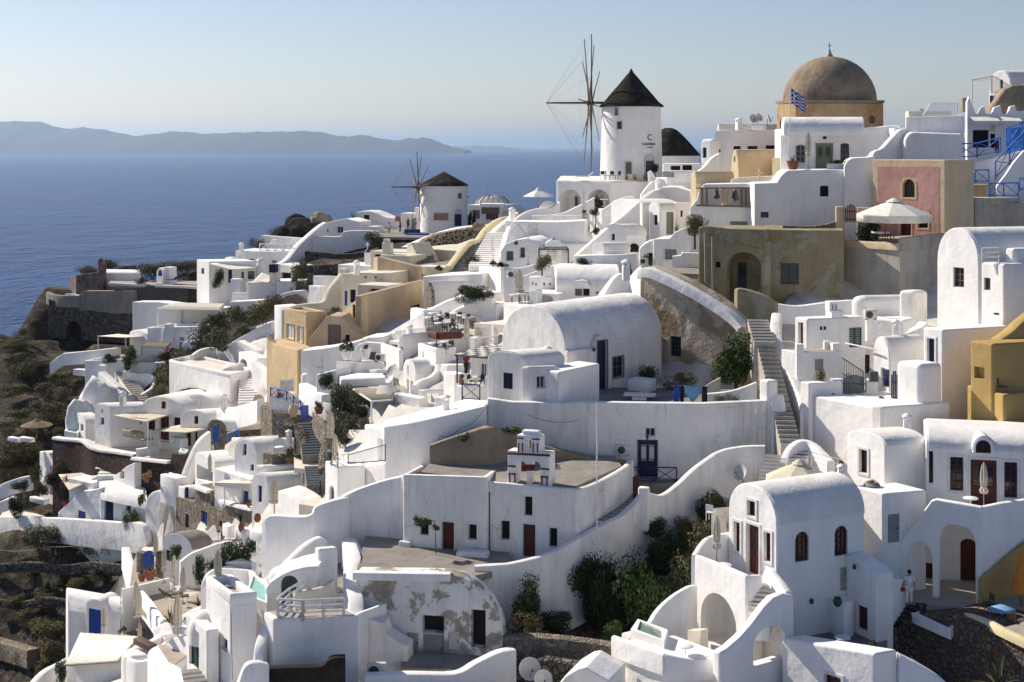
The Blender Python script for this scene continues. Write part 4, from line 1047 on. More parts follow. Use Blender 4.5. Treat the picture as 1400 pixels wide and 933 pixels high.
def on_round(h,px,py,w_px,h_px,kind_mat,parts=('window', 'pane'),d=None,arch=False,pane='glass_dark',out=0.03):
 c=h.c; z=Z(py+h_px/2,c.y); t=(z-c.z)/(h.zt-c.z); r=h.r0+(h.r1-h.r0)*t
 k=(px-700)/F; best=None
 for i in range(0,361):
  a=PI+PI*i/360; x,y=c.x+r*math.cos(a),c.y+r*math.sin(a)
  e=abs(x-k*y)
  if best is None or e<best[0]: best=(e,a,x,y)
 _,a,x,y=best; n=Vector((math.cos(a),math.sin(a),0)); u=Vector((-n.y,n.x,0))
 w=w_px*y/F/max(.35,abs(u.x)); hh=h_px*y/F; z0=Z(py+h_px,y); o=Vector((x,y,z0))
 def pl(bm,x0,x1,a0,a1,d0,d1):
  vs=[]
  for dd in (d0,d1):
   for q,s_ in ((x0,a0),(x1,a0),(x1,a1),(x0,a1)): vs.append(bm.verts.new(o+u*q+n*dd+Vector((0,0,s_))))
  for f in ((0,3,2,1),(4,5,6,7),(0,1,5,4),(1,2,6,5),(2,3,7,6),(3,0,4,7)): bm.faces.new([vs[i] for i in f])
 bm=bmesh.new(); f=.08
 pl(bm,-w/2-f,-w/2,-f,hh+f,-.3,.07); pl(bm,w/2,w/2+f,-f,hh+f,-.3,.07); pl(bm,-w/2,w/2,hh,hh+f,-.3,.07); pl(bm,-w/2,w/2,-f,0,-.3,.08)
 if arch:
  vs=[bm.verts.new(o+u*(w/2+f)*math.cos(PI*i/10)+n*.06+Vector((0,0,hh+f+(w/2+f)*math.sin(PI*i/10)))) for i in range(11)]; vb=[bm.verts.new(v.co-n*.3) for v in vs]
  bm.faces.new(vs); bm.faces.new(vb[::-1])
  for i in range(11): bm.faces.new((vs[i],vs[(i+1) % 11],vb[(i+1) % 11],vb[i]))
 p=h.part(parts[0],bm,kind_mat if kind_mat != 'navy' else 'navy',smooth=0)
 bm=bmesh.new(); pl(bm,-w/2,w/2,0,hh,-.2,out); h.part(parts[1],bm,pane,p,smooth=0)
 return p
def text_part(h,s,px,py,size,col,on=None,depth=.02):
 cu=bpy.data.curves.new('t', 'FONT'); cu.body=s; cu.size=size; cu.align_x = 'CENTER'; cu.extrude=depth; cu.resolution_u=3
 t=bpy.data.objects.new('t',cu); C.objects.link(t); bpy.context.view_layer.update()
 me=bpy.data.meshes.new_from_object(t.evaluated_get(bpy.context.evaluated_depsgraph_get())); bpy.data.objects.remove(t)
 c=h.c; z=Z(py,c.y); tt=(z-c.z)/(h.zt-c.z); r=h.r0+(h.r1-h.r0)*tt+.03
 x0=(px-700)/F*(c.y-r*.8)-c.x; a0=math.acos(max(-1,min(1,x0/r)))
 for v in me.vertices:
  a=-a0+v.co.x/r; rr=r+v.co.z; y_=v.co.y
  v.co=Vector((c.x+rr*math.cos(a),c.y+rr*math.sin(a),z+y_))-h.o
 me.materials.append(M[col]); me.name = 'lettering'
 return obm('lettering',me,h.root)
def K(pL,pC,pR,dC,rl=1.25,rr=0.45):
 rl *= 1.4 if rl >= .95 else 1.0
 kL,kC,kR=(pL-700)/F,(pC-700)/F,(pR-700)/F; xc=kC*dC
 yl=rl*(xc-kL*dC)/(1+rl*kL); yr=rr*(kR*dC-xc)/(1-rr*kR)
 return [(pL,dC+yl),(pC,dC),(pR,dC+yr)]
def V3(h,k,eave,apex,**kw): return h.vault(k[0],k[1],eave,apex,to=k[2],**kw)
def plunge(label,pts,top,h=0.6,mat='white',wat='pool_water'):
 q=[XY(*p) for p in pts]; z=Z(top,pts[0][1]); c=q[0]; r=empty('plunge_pool',label, 'pool',(c.x,c.y,z))
 cen=sum((p for p in q),Vector((0,0)))/4; inn=[p+(cen-p).normalized()*.32 for p in q]; bm=bmesh.new(); rings=[]
 for pp,zz in ((q,-h),(q,0),(inn,0),(inn,-.3)): rings.append([bm.verts.new((p.x-c.x,p.y-c.y,zz)) for p in pp])
 for a,b in zip(rings,rings[1:]):
  for i in range(4): bm.faces.new((a[i],a[(i+1) % 4],b[(i+1) % 4],b[i]))
 bm.faces.new(rings[3]); bm.faces.new(rings[0][::-1]); obj('basin',bm,mat,r,30)
 bm=bmesh.new(); bm.faces.new([bm.verts.new((p.x-c.x,p.y-c.y,-.09)) for p in [p+(cen-p).normalized()*.30 for p in q]]); obj('water',bm,wat,r,0); return r
# right foreground
h=House('vaulted_house', 'white barrel vaulted house with burgundy french doors and two arched windows')
k=[(996,75.2),(1062,72),(1182,74.6)]
m=V3(h,k,719,663,mat='white_clean',sq=2.2)
h.open(m,0,1022,1033,685,706, 'win', 'burgundy',trim='white_paint')
h.open(m,0,1004,1012,714,755, 'win', 'burgundy',trim='white_paint',bars=(1,3))
h.open(m,0,1021,1038,718,786, 'door', 'red_brown',trim='white_paint',bars='glazed')
h.open(m,0,1045,1054,728,768, 'win', 'burgundy',trim='white_paint',bars=(1,3))
h.open(m,1,1087,1106,727,768, 'win', 'red_brown',arch=True,bars=(2,4),depth=.15)
h.open(m,1,1141,1159,719,760, 'win', 'red_brown',arch=True,bars=(2,4),depth=.15)
h.open(m,1,1148,1159,775,808, 'win', 'off_white',bars=(3,6),depth=.08)
h=House('terrace_house', 'white two level terrace with tall arched alcove and rounded stair wall', 'terrace')
fz=83.0
m=h.box([(950,74.0),(1022,70.3),(1052,72.0)],812,mat='white_clean',bw=.06)
h.open(m,0,958,1007,812,886, 'niche',arch=True,depth=1.5)
m=h.poly((949,73.5),(1020,69.8),[(949,759),(985,773),(1018,787),(1020,788)],deep=.34,mat='white_clean',bw=.1)
h.open(m,0,958,1007,812,886, 'niche',arch=True,depth=.5)
gwall('',[(1020,787,69.9),(1038,786,71.0)],th=.34,mat='white_clean',smooth=0,house=h)
gwall('',[(949,759,73.5),(957,746,74.0),(966,736,74.6),(980,731,75.1),(1000,728,75.6)],th=.34,mat='white_clean',house=h)
stairs('',(1036,842,69.0),(1046,797,71.2),1.1,7,('paving', 'white_clean'),house=h)
m=h.box([(839,69.6),(909,66.9),(994,67.9)],905,mat='white_clean',bw=.1)
gwall('',[(839,869,69.7),(874,882,68.2),(909,894,66.95)],th=.32,drop=1.0,mat='white_clean',smooth=0,house=h)
gwall('',[(909,894,66.95),(935,899,67.2),(960,901,67.45),(986,893,67.9)],th=.32,drop=1.0,mat='white_clean',house=h)
h.open(m,1,955,960,918,922, 'hole')
gwall('',[(853,866,70.6),(868,862,71.0),(885,853,71.3),(895,838,71.6),(905,826,71.8),(922,812,72.0),(940,802,72.2),(949,800,72.8)],th=.34,mat='white_clean',house=h)
m=h.poly((984,66.4),(1086,69.2),[(984,893),(995,887),(1012,872),(1030,852),(1046,830),(1058,817),(1072,812),(1086,815)],deep=.5,mat='white_clean',bw=.1)
h.open(m,0,1030,1074,856,905, 'niche',arch=.8,depth=.7)
gwall('',[(1043,790,71.6),(1052,778,71.2),(1066,792,70.2),(1078,808,69.4)],th=.4,mat='white_clean',house=h)
m=h.poly((940,70.6),(958,69.8),[(940,862),(958,862)],deep=.5,mat='cream',bw=.02)
plunge('small square plunge pool with grey green water on the arched alcove terrace',[(862,70.2),(908,68.6),(913,70.2),(872,71.8)],861,1.0, 'white_clean', 'pool_grey')
parasol(980,774,73.6, 'grey cream closed parasol beside the burgundy french doors',2.6)
table(990,792,72.6, 'round white table under the closed parasol outside the burgundy french doors')
table(937,904,67.9, 'round white table between plunge pool and arched alcove')
chair(972,712,76.5,2.6, 'white metal chair on a ledge above the garden, beside the vaulted gable', 'white_paint')
block('ledge', 'stone ledge carrying a white chair over the garden', 'ledge',[(972,78),(996,76)],708,2.5, 'concrete',deep=1.2)
h=House('wall_house', 'low white building top with thick rounded edge above the dark patio')
m=h.box([(1068,68.2),(1197,64.6),(1228,65.4)],[872,893,888],mat='white',bw=.16)
h.open(m,0,1128,1150,924,940, 'win', 'red_brown',trim='white_paint')
gwall('white wall with rounded top sloping down beside dark stone steps',[(1228,893,65.3),(1240,899,65.3),(1262,911,65.2),(1282,924,65.1),(1300,940,65.0)],th=.5,mat='white_clean')
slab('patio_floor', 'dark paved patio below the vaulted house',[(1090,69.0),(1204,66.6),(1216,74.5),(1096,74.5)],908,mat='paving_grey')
table(1152,892,70.4, 'round white table on the dark patio')
plant('potted_shrub', 'small shrub in a pot on the dark patio beside the wall top',1192,896,69.0,.8,.9, 'small', 'leaf_olive', 'plant')
pot(1145,829,72.0, 'dark clay jar on a white ledge under the arched windows',.48,.45, 'bronze', 'clay_jar')
block('ledge', 'white stepped ledge holding a dark clay jar', 'ledge',[(1134,73.6),(1154,72.0),(1168,73.2)],829,2.6, 'white',.12)
m_=None
h=House('stair_house', 'white curved stair wall with a small arched burgundy door', 'stair wall')
m=h.poly((1156,74.0),(1198,72.0),[(1156,757),(1166,761),(1180,772),(1198,787)],deep=1.2,mat='white')
h.open(m,0,1172,1186,829,861, 'door', 'burgundy',depth=.15)
gwall('',[(1198,787,72.2),(1212,790,73.0),(1228,791,74.0),(1236,793,74.6)],th=.4,mat='white',house=h)
gwall('',[(1157,757,74.2),(1190,755,76.0),(1206,753,76.2)],th=.4,mat='white',house=h)
stairs('dark lava stone steps climbing to the porch where the person in white stands',(1203,862,73.2),(1250,820,74.6),1.6,8,('black_rock', 'lava_stone'),skirt=2.0)
slab('porch_floor', 'grey porch floor under the arches',[(1228,74.4),(1346,73.0),(1350,79),(1222,79.4)],821.5,mat='paving')
person(1243,827,73.9, 'person in white shirt and trousers stepping up at the porch, red cloth in hand',1.74,R(160),lean=.14,walk=.1,arm_l=(-.02,.25),arm_r=(.02,.2),hold='fabric_red')
plunge('dark water plunge pool with white rim set in stone by the porch',[(1246,73.4),(1300,70.8),(1318,73.4),(1268,75.2)],838,.5, 'white', 'pool_grey')
h=House('arched_porch', 'white balcony over a wide arch with diagonal stair parapet beside it', 'porch')
m=h.poly((1213,76.2),(1343,73.8),[(1213,792),(1215,766),(1222,753),(1250,716),(1273,685),(1280,683),(1310,688),(1343,694)],deep=.4,mat='white_clean',bw=.1)
h.open(m,0,1241,1275,740,830, 'niche',arch=1.5,depth=.6)
h.open(m,0,1283,1334,716,830, 'niche',arch=1.0,depth=.6)
m=h.box([(1288,75.6),(1344,74.4),(1440,77.2)],714,mat='white_clean',bw=.05,drop=.35)
m=h.poly((1343,73.9),(1450,77.0),[(1343,694),(1372,688),(1400,684),(1450,674)],deep=.36,mat='white_clean',bw=.1,bot=81.2)
parasol(1345,697,76.2, 'cream closed parasol in front of the burgundy double door on the balcony',2.55)
table(1327,700,75.6, 'round white table by the closed parasol on the balcony')
h=House('vaulted_house', 'white house with wavy vaulted roof, lunette dormer and burgundy double door')
m=h.vault((1262,83.5),(1266,78.2),613,577,to=(1470,76.6),mat='white_clean',sq=2.3)
h.open(m,1,1270,1276,617,661, 'win', 'burgundy',bars=(0,2))
h.open(m,1,1299,1317,625,671, 'win', 'burgundy',trim='white_paint',bars=(1,3))
h.open(m,1,1327,1363,629,693, 'door', 'burgundy',trim='white_paint',bars='glazed')
h.open(m,1,1373,1391,632,681, 'win', 'burgundy',trim='white_paint',bars=(1,3))
h.open(m,1,1313,1334,737,806, 'door', 'burgundy',arch=.7)
h.open(m,1,1262,1276,770,812, 'door', 'burgundy')
m2=h.vault((1330,77.3),(1359,77.1),617,597,deep=3.0,bot=Z(620,77.1),mat='white_clean',ro=.03)
h.open(m2,0,1334,1355,602,620, 'win', 'burgundy',arch=True,bars=(1,0),depth=.1)
h=House('vaulted_house', 'white vaulted house with one tall burgundy window in its sunny gable')
m=V3(h,K(1158,1210,1266,78.6,1.25,.3),610,590,mat='white_clean',sq=2.3)
h.open(m,0,1175,1186,615,647, 'win', 'burgundy',trim='white_paint',bars=(1,2))
h=House('white_house', 'white cube house with a pale grey door under the vaulted gable')
m=h.box(K(1166,1207,1267,75.6,1.1,.3),675,mat='white_clean',bw=.1)
h.open(m,1,1214,1230,703,742, 'door', 'grey_door',depth=.08)
pot(1192,668,77.2, 'wide stone bowl with a small succulent on the flat roof',.9,.35, 'concrete', 'stone_bowl')
plant('succulent', 'small yellow green succulent in the stone bowl',1192,662,77.2,.4,.35, 'small', 'grass_gold', 'plant')
open_parasol(1093,690,79.5, 'large cream open parasol behind the long vault beside white steps',4.0,2.35,.95, 'canvas',.3,8)
h=House('white_house', 'tall blank white house wall in full sun with small green shuttered window')
m=h.box(K(1112,1198,1300,82.6,1.0,.35),557,mat='white_clean',bw=.15)
h.open(m,0,1146,1153,630,648, 'shut', 'sage',depth=.1)
gwall('white wall rising in an S curve from the flat roof to the ochre house',[(1198,557,82.6),(1220,555,84.0),(1240,548,85.2),(1256,535,86.2),(1275,526,86.6),(1296,518,86.8),(1312,507,87.0),(1326,495,87.2)],th=.5,mat='white_clean')
h=House('white_house', 'low white arched passage between stone stairway and tall blank wall')
m=h.box(K(1098,1108,1140,87.0,1.2,.5),560,mat='white',bw=.12,deep=3)
h.open(m,1,1119,1137,574,600, 'niche',arch=True,depth=1.4)
h=House('stepped_wall', 'white rounded wall with steps behind the cream open parasol', 'wall')
gwall('',[(1072,626,83.2),(1080,611,83.6),(1094,602,84.0),(1112,606,83.6),(1136,630,81.6)],th=.5,mat='white',house=h)
stairs('white steps with grey treads beside the cream open parasol',(1052,668,79.6),(1062,622,84.6),1.4,9,('paving_grey', 'white'))
stairs('second narrow white flight rising behind the cream open parasol',(1088,636,82.4),(1100,606,84.8),1.0,6,('paving_grey', 'white'))
railing('white tube railing beside the cream open parasol',[(1110,640,80.5),(1146,650,79.5)],.9, 'white_paint',style='h',r=.02)
h=House('ochre_house', 'ochre yellow house with small square window niche')
m=h.box(K(1326,1357,1430,82.0,1.1,.35),470,mat='ochre',bw=.14)
h.open(m,0,1332,1346,502,518, 'hole',depth=.3,pane='ochre')
m=h.box([(1322,84.5),(1372,81.2),(1440,83.0)],540,mat='ochre',bw=.1)
gwall('',[(1360,464,84.0),(1378,452,84.5),(1395,436,85),(1430,410,86)],th=.8,mat='ochre',house=h)
chair(1370,539,82.0,.4, 'dark chair on the ochre house terrace', 'dark_metal')
h=House('ochre_wall', 'ochre terrace wall behind the blue table', 'wall')
h.poly((1343,73.4),(1450,76.4),[(1343,792),(1358,782),(1378,764),(1400,746),(1450,712)],deep=.3,mat='ochre',bw=.05)
gwall('',[(1320,838,71.8),(1332,841,71.0),(1352,848,70.0),(1375,860,68.8),(1425,884,67.0)],th=.45,drop=.4,mat='cream_yellow',house=h)
h=House('stone_wall', 'tall wall of coloured rubble stone below the ochre terrace', 'wall')
h.poly((1246,73.6),(1440,66.6),[(1246,840),(1298,840),(1318,846),(1346,855),(1380,870),(1440,900)],deep=3.5,mat='colour_stone',bw=.08)
slab('terrace_floor', 'ochre terrace floor',[(1346,70.2),(1440,67),(1450,75),(1346,75.4)],853,mat='paving')
sp=open_parasol(1396,826,73.0, 'orange parasol half folded over the ochre terrace',1.0,2.6,2.0, 'canvas_orange',.1,8)
lounger(1393,872,69.5,2.4, 'white lounger at the edge of the ochre terrace', 'fabric_white')
plant('shrub', 'yellow green shrub at the foot of the coloured stone wall',1366,940,64.5,2.2,2.0, 'spike', 'leaf_olive', 'shrub')
# white tower house and cottages, upper right
h=House('white_house', 'tall sunlit white house with rounded gable and two brown windows')
k=K(1281,1338,1450,90.0,1.2,.25)
m=V3(h,k,362,312,mat='white_clean',sq=2.2,deep=8)
h.open(m,0,1303,1318,366,393, 'win', 'door_brown',bars=(1,2),depth=.18)
m2=h.box(K(1337,1373,1450,88.4,1.2,.35),361,mat='white_clean',bw=.14)
h.open(m2,0,1345,1354,380,397, 'win', 'door_brown',bars=(1,0),depth=.18)
h.open(m2,0,1358,1366,428,431, 'hole',depth=.1)
railing('white tube railing on the flat roof beside the rounded gable',[(1343,361,89.4),(1366,361,89.0)],1.0, 'white_paint',style='h',r=.03)
h=House('white_house', 'white block with small belfry top rising past the tall rounded gable')
m=h.box(K(1374,1386,1450,89.2,1.2,.3),340,mat='white',bw=.16); h.dome(1400,336,92,16,14, 'white')
h=House('white_house', 'white house with a navy door high in its narrow sunny side')
m=h.box(K(1262,1289,1380,85.6,1.15,.4),451,mat='white_clean',bw=.12)
h.open(m,0,1268,1278,463,499, 'door', 'navy',depth=.16,trim='white_paint')
m=h.box(K(1224,1258,1290,83.8,1.0,.4),498,mat='white_clean',bw=.3)
h=House('vaulted_house', 'little white vaulted house with open navy shutter and white lamp')
k=K(1194,1216,1266,87.6,1.3,.4)
m=V3(h,k,494,461,mat='white',sq=2.4)
h.open(m,0,1204,1210,503,529, 'win', 'white_paint',depth=.12)
block('shutter', 'open navy shutter on the little vaulted house', 'shutter',[(1208,87.4),(1214.5,87.0)],506,1.05, 'navy',.01,.08)
gate('narrow navy gate with pointed top between rounded white walls',[(1218,551,85.6),(1228,551,85.2)],1.55, 'navy',4,arched=.25)
pot(1205,552,85.6, 'clay flower pot at the navy gate',.45,.4, 'terracotta', 'flower_pot')
h=House('white_cottage', 'white cottage with small rooftop bellcote and green grey shutters')
m=h.box(K(1086,1104,1184,92.4,1.25,.3),436,mat='white',bw=.14,rim=.0)
h.open(m,0,1091,1098,441,476, 'door', 'brown_wood',depth=.25)
h.open(m,1,1161,1178,448,475, 'shut', 'slate',depth=.08)
h.open(m,1,1183,1192,486,511, 'hole',depth=.25)
for x in (1123,1128): h.open(m,1,x-2,x+2,446.5,451.5, 'hole',depth=.08)
h.box([(1137,93.0),(1153,93.2)],425,deep=.9,mat='white',bot=Z(447,92.4),bw=.05)
m=h.box([(1134,93.1),(1147,93.2)],413,deep=.8,mat='white',bot=Z(426,93.1),bw=.05)
h.open(m,0,1137,1139.6,416,424, 'niche',arch=True,depth=1.2); h.open(m,0,1141.5,1144.2,416,424, 'niche',arch=True,depth=1.2)
m=h.box(K(1068,1091,1152,89.2,1.2,.22),482,mat='white',bw=.06,deep=3,roof='paving')
h.open(m,1,1114,1126,491,507, 'hole',depth=.06,pane='grey_door')
h.box([(1089,89.2),(1099,89.2)],471,deep=.5,mat='white',bw=.05,drop=2.0); h.box([(1139,89.8),(1150,89.9)],470,deep=.5,mat='white',bw=.05,drop=2.0)
h.box([(1127,90.4),(1136,90.4)],467,deep=.4,mat='white',bw=.04,drop=1.2)
m=h.box(K(1094,1106,1153,86.6,1.2,.2),524,mat='white',bw=.08)
h.box([(1138,87.2),(1154,87.3)],519,deep=.5,mat='white',bw=.05,drop=2)
h.open(m,1,1137,1142,538,540, 'hole',depth=.06)
plant('dry_shrub', 'dry brown shrub on the wall below the grey blocked window',1122,524,87.5,.9,1.1, 'scrub', 'leaf_dry', 'shrub')
gate('slate blue slatted double gate with arched top',[(1153,552,87.0),(1185,553,87.4)],1.55, 'slate',12,arched=.15)
block('gate_pillar', 'white gate pillar with grey meter box', 'pillar',[(1185,87.4),(1201,87.5)],520,4, 'white',.05,.6)
block('meter_box', 'slate grey meter box fixed on the gate pillar', 'meter box',[(1190,87.2),(1201,87.25)],509,.6, 'slate',.01,.3)
railing('dark sloping handrail of the white cottage steps',[(1151,513,90.2),(1180,532,89.2)],1.1, 'slate',style='v',r=.025)
sail_pole=block('pole', 'long white pole resting across the cottage yard', 'pole',[(1155,91),(1196,88.2)],477,.08, 'white_paint',.01,.08)
h=House('round_wall', 'rounded white building below the grey terrace, partly in shadow')
m=h.box(K(1160,1178,1254,97.0,1.0,.15),405,mat='white',bw=.5)
m=h.box(K(1228,1250,1270,95.6,.8,.5),398,mat='white_worn',bw=.25)
m=h.box([(1182,96.0),(1236,94.2)],438,deep=3,mat='white',bw=.2)
gwall('white wall below the olive house with dark shadow above it',[(1062,415,99.0),(1090,418,99.0),(1130,413,99.0),(1166,410,99.2)],th=.6,mat='white')
h=House('ruined_steps', 'rough white steps between rounded building and tall gable house', 'steps')
gwall('',[(1232,462,92.6),(1244,452,92.4),(1256,446,92.6),(1262,440,92.8)],th=.8,mat='white_worn',house=h)
stairs('long stone stairway between white walls climbing to the olive house',(1046,470,92.0),(1036,437,98.0),1.4,8,('paving_grey', 'grey_wall'),skirt=3)
stairs('middle flight of the long stone stairway beside the terrace pillar',(1068,556,87.6),(1046,470,92.4),1.15,14,('paving_grey', 'grey_wall'),skirt=3)
stairs('lowest flight of the long stone stairway',(1082,612,84.0),(1068,556,88.0),1.2,9,('paving_grey', 'grey_wall'),skirt=3)
gwall('rough edged white wall along the long stone stairway, in sunlight',[(1062,428,97.4),(1060,450,95.0),(1066,478,92.4),(1078,500,90.6),(1090,520,89.2),(1098,540,88.0),(1102,560,87.0)],th=.7,mat='white_worn')
block('pillar', 'white pillar with peeling corner at the stairway', 'pillar',[(1032,92.2),(1048,92.3)],474,6, 'white_peeled',.06,.7)
# centre
h=House('vaulted_house', 'big white barrel vaulted house with navy door in an arched frame')
k=[(686,98.4),(773,93.6),(905,101.6)]
m=V3(h,k,482,418,mat='white_worn',roof='white_worn',sq=2.1,n=20)
h.open(m,1,838,852,488,516, 'win', 'door_brown',trim='door_brown',tw=.07,depth=.15)
m2=h.box([(776,93.4),(816,95.0)],480,mat='white_worn',deep=.8,bw=.1)
m2=h.vault((812,95.4),(836,96.3),474,459,deep=1.2,mat='white_worn',bw=.06)
h.open(m2,0,817,830,466,539, 'door', 'navy',depth=.2,trim='door_brown',tw=.06)
h=House('vaulted_house', 'low white vaulted house with open navy shutter, in front of the big vault')
k=K(666,716,772,90.0,.62,.5)
m=V3(h,k,499,481,mat='white_worn',roof='white_roof',sq=2.6)
h.open(m,0,688,701,510,532, 'win', 'navy',bars=(1,0),depth=.1)
m2=h.box(K(712,722,766,89.2,.7,.28),502,mat='white_worn',bw=.15)
h.open(m2,1,733,745,514,531, 'win', 'off_white',trim='white_paint',tw=.08,bars=(1,0),depth=.15)
m2=h.box([(764,88.8),(820,91.8)],[509,497],mat='white_clean',deep=1.8,bw=.1)
h=House('retaining_wall', 'long white terrace retaining wall with blue door and air conditioner', 'terrace')
m=h.poly((666,88.7),(1048,87.4),[(666,545),(700,550),(764,551),(806,550),(860,551),(960,552),(1048,548)],deep=.6,mat='white_worn',bw=.1)
h.open(m,0,873,898,603,653, 'door', 'navy',depth=.12,trim='navy',tw=.06,bars='glazed',pane='off_white')
h.open(m,0,882,896,585,597, 'win', 'off_white',depth=.2,bars=(1,0))
h.box([(790,89.0),(1040,88.0)],563,mat='white_worn',deep=8,roof='paving_grey',bw=.05)
h.box(K(1038,1050,1064,87.6,1.0,.5),521,mat='white_clean',bw=.12)
gwall('',[(1062,540,87.8),(1066,565,87.2),(1072,585,86.6),(1080,598,86)],th=.9,mat='white',house=h)
gwall('',[(965,538,91.5),(1000,534,91.0),(1034,522,90.4)],th=.4,drop=3,mat='white_worn',house=h)
h.tubes('drain_pipe',[(P(1034,560,87.0),P(1036,608,87.0))],.05, 'off_white')
aircon(852,622,88.0,.05, 'white air conditioner on the wall beside the blue door',1.0)
railing('navy cross braced railing of the blue door landing',[(863,660,86.6),(925,661,86.4)],.95, 'navy',r=.03)
slab('landing', 'small landing outside the blue door',[(860,86.6),(930,86.4),(930,88.4),(860,88.6)],661,mat='concrete')
dish(1014,664,84.3,-.9, 'white dish on the garden wall under the white steps',1.0)
block('garden_table', 'white slab table on a plinth in the terrace yard', 'table',[(852,92.0),(895,91.6)],541,.12, 'white',.03,1.0)
block('plinth', 'white plinth under the slab table', 'plinth',[(864,91.8),(884,91.7)],544,.8, 'white',.03,.6)
block('bench', 'white bench block beside the navy arched door', 'bench',[(858,95.5),(885,94.6)],521,.9, 'white',.06,1.2)
r=empty('clothes_line', 'clothes line with drying cloths on the terrace wall', 'clothes line',P(921,552,90.2))
bm=bmesh.new(); a,b=P(918,527,90.2),P(970,529,89.8); add_tube(bm,a-P(921,552,90.2),b-P(921,552,90.2),.012,seg=5); obj('line',bm, 'grey_wood',r)
def cloth(label,x0,x1,y0,y1,d,mat,tri=False):
 bm=bmesh.new(); n=10; c=P(x0,y0,d); vs=[]
 for i in range(n+1):
  t=i/n; x=x0+(x1-x0)*t; yb=y1 if not tri else y1-(y1-y0)*abs(t-.5)*1.2
  vs.append([bm.verts.new(P(x,y0+(yb-y0)*s_/4,d+.05*math.sin(i*1.9)*s_/4)-c) for s_ in range(5)])
 for i in range(n):
  for j in range(4): bm.faces.new((vs[i][j],vs[i+1][j],vs[i+1][j+1],vs[i][j+1]))
 o=obj('hanging_cloth',bm,mat,None,60); o.modifiers.new('t', 'SOLIDIFY').thickness=.02; o.location=c; tag(o,label, 'cloth', 'cloths drying on the line')
cloth('deep blue cloth hanging first on the clothes line',921,929,527,552,90.1, 'fabric_blue'); cloth('black garment hanging beside the deep blue cloth',930,935,528,551,90.1, 'fabric_dark')
cloth('light blue patterned cloth hanging in the middle of the clothes line',936,958,528,551,90.0, 'fabric_light_blue',True); cloth('dark garment hanging last on the clothes line',960,967,529,551,89.9, 'fabric_dark')
h=House('old_wall', 'tall old wall of flaking brown plaster with thick sloping white top', 'wall')
m=h.poly((877,104.0),(1028,98.2),[(877,366),(890,364),(915,372),(945,386),(980,406),(1005,424),(1020,440),(1028,456)],deep=.9,mat='old_wall',bw=.1)
h.open(m,0,916,931,460,488, 'win', 'slate',bars=(2,3),depth=.2)
gwall('',[(877,368,103.8),(890,366,103.2),(915,376,102.2),(945,391,101.0),(980,412,99.7),(1005,430,98.7),(1018,444,98.1),(1024,456,97.9)],th=1.0,drop=.7,mat='white_worn',house=h)
gwall('',[(1004,457,96.6),(1014,446,96.4),(1025,460,96.2),(1028,480,95.8)],th=.6,mat='old_wall',house=h)
gwall('white sunlit wall with S curved top behind the big vault',[(822,404,106.0),(828,394,106.2),(838,380,106.4),(848,374,106.5),(858,377,106.3),(866,378,106.0),(874,370,105.0),(882,362,104.2)],th=.8,mat='white_clean')
plant('tree', 'green bushy tree against the old flaking wall',1006,530,93.6,3.3,3.4, 'big', 'leaf', 'tree',stem=.2)
plant('shrub', 'pale agave like shrub under the old wall',978,530,93.0,1.6,1.3, 'spike', 'leaf_olive', 'shrub')
plant('shrub', 'dark low shrub along the foot of the old wall',932,530,96.0,2.6,1.2, 'scrub', 'leaf_dry', 'shrub')
plant('shrub', 'dry shrub on the terrace edge beside the hanging cloths',985,552,88.6,.9,.6, 'scrub', 'leaf_dry', 'shrub'); plant('shrub', 'second dry shrub on the terrace edge towards the pillar',1000,552,88.5,1.0,.75, 'scrub', 'leaf_dry', 'shrub')
plant('shrub', 'dark low shrub between white bench and old wall',885,520,98.6,2.0,1.3, 'scrub', 'leaf_dark', 'shrub')
gwall('low sloping pale stone by the green tree',[(960,532,92.6),(970,524,92.4),(985,516,92.3)],th=.3,drop=1.2,mat='grey_wall')
# chapel
h=House('chapel', 'white chapel with flat grey roof, two burgundy doors and bell gable', 'chapel')
m=h.box([(551,81.4),(666,79.8),(690,86.8)],[655,659,640],mat='white_worn',bw=.1,rim=.25,roof='concrete')
h.open(m,0,604,621,714,761, 'door', 'burgundy',depth=.2,trim='white_paint',tw=.08)
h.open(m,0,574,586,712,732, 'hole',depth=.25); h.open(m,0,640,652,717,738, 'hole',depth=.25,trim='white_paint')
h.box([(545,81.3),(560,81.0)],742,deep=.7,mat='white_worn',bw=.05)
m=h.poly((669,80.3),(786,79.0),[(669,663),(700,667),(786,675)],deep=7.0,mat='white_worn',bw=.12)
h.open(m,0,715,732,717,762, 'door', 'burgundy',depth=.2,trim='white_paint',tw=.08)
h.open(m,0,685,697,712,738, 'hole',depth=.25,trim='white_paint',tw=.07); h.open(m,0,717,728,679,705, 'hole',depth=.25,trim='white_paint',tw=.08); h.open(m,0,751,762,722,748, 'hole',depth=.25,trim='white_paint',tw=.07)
gwall('',[(668,658,80.35),(725,663,79.75),(772,667,79.25),(788,668,79.2)],th=.35,drop=.55,mat='white_worn',house=h)
gwall('',[(786,668.5,79.2),(790,668,79.2),(806,663,80.0),(824,655,81.4),(842,645,83.0),(856,636,84.8),(862,629,86)],th=.4,mat='white_worn',house=h)
q=[(686,80.6),(788,79.6),(850,84.6),(840,87.4),(600,87.6),(575,83.0)]
bm=bmesh.new(); zz=Z(659,80.3)-.06; prism(bm,[(XY(*p).x,XY(*p).y) for p in q],zz-.3,zz); h.part('roof',bm, 'concrete',smooth=0)
h.box([(624,79.2),(666,78.8)],757,deep=.7,mat='white_worn',bw=.06)
h=House('bell_gable', 'white two tier bell gable with dark red trim on the chapel roof', 'bell gable')
zb=Z(671,79.6)
m=h.box([(694,80.35),(751,79.55),(759,80.3)],620,mat='white',bw=.03,bot=zb)
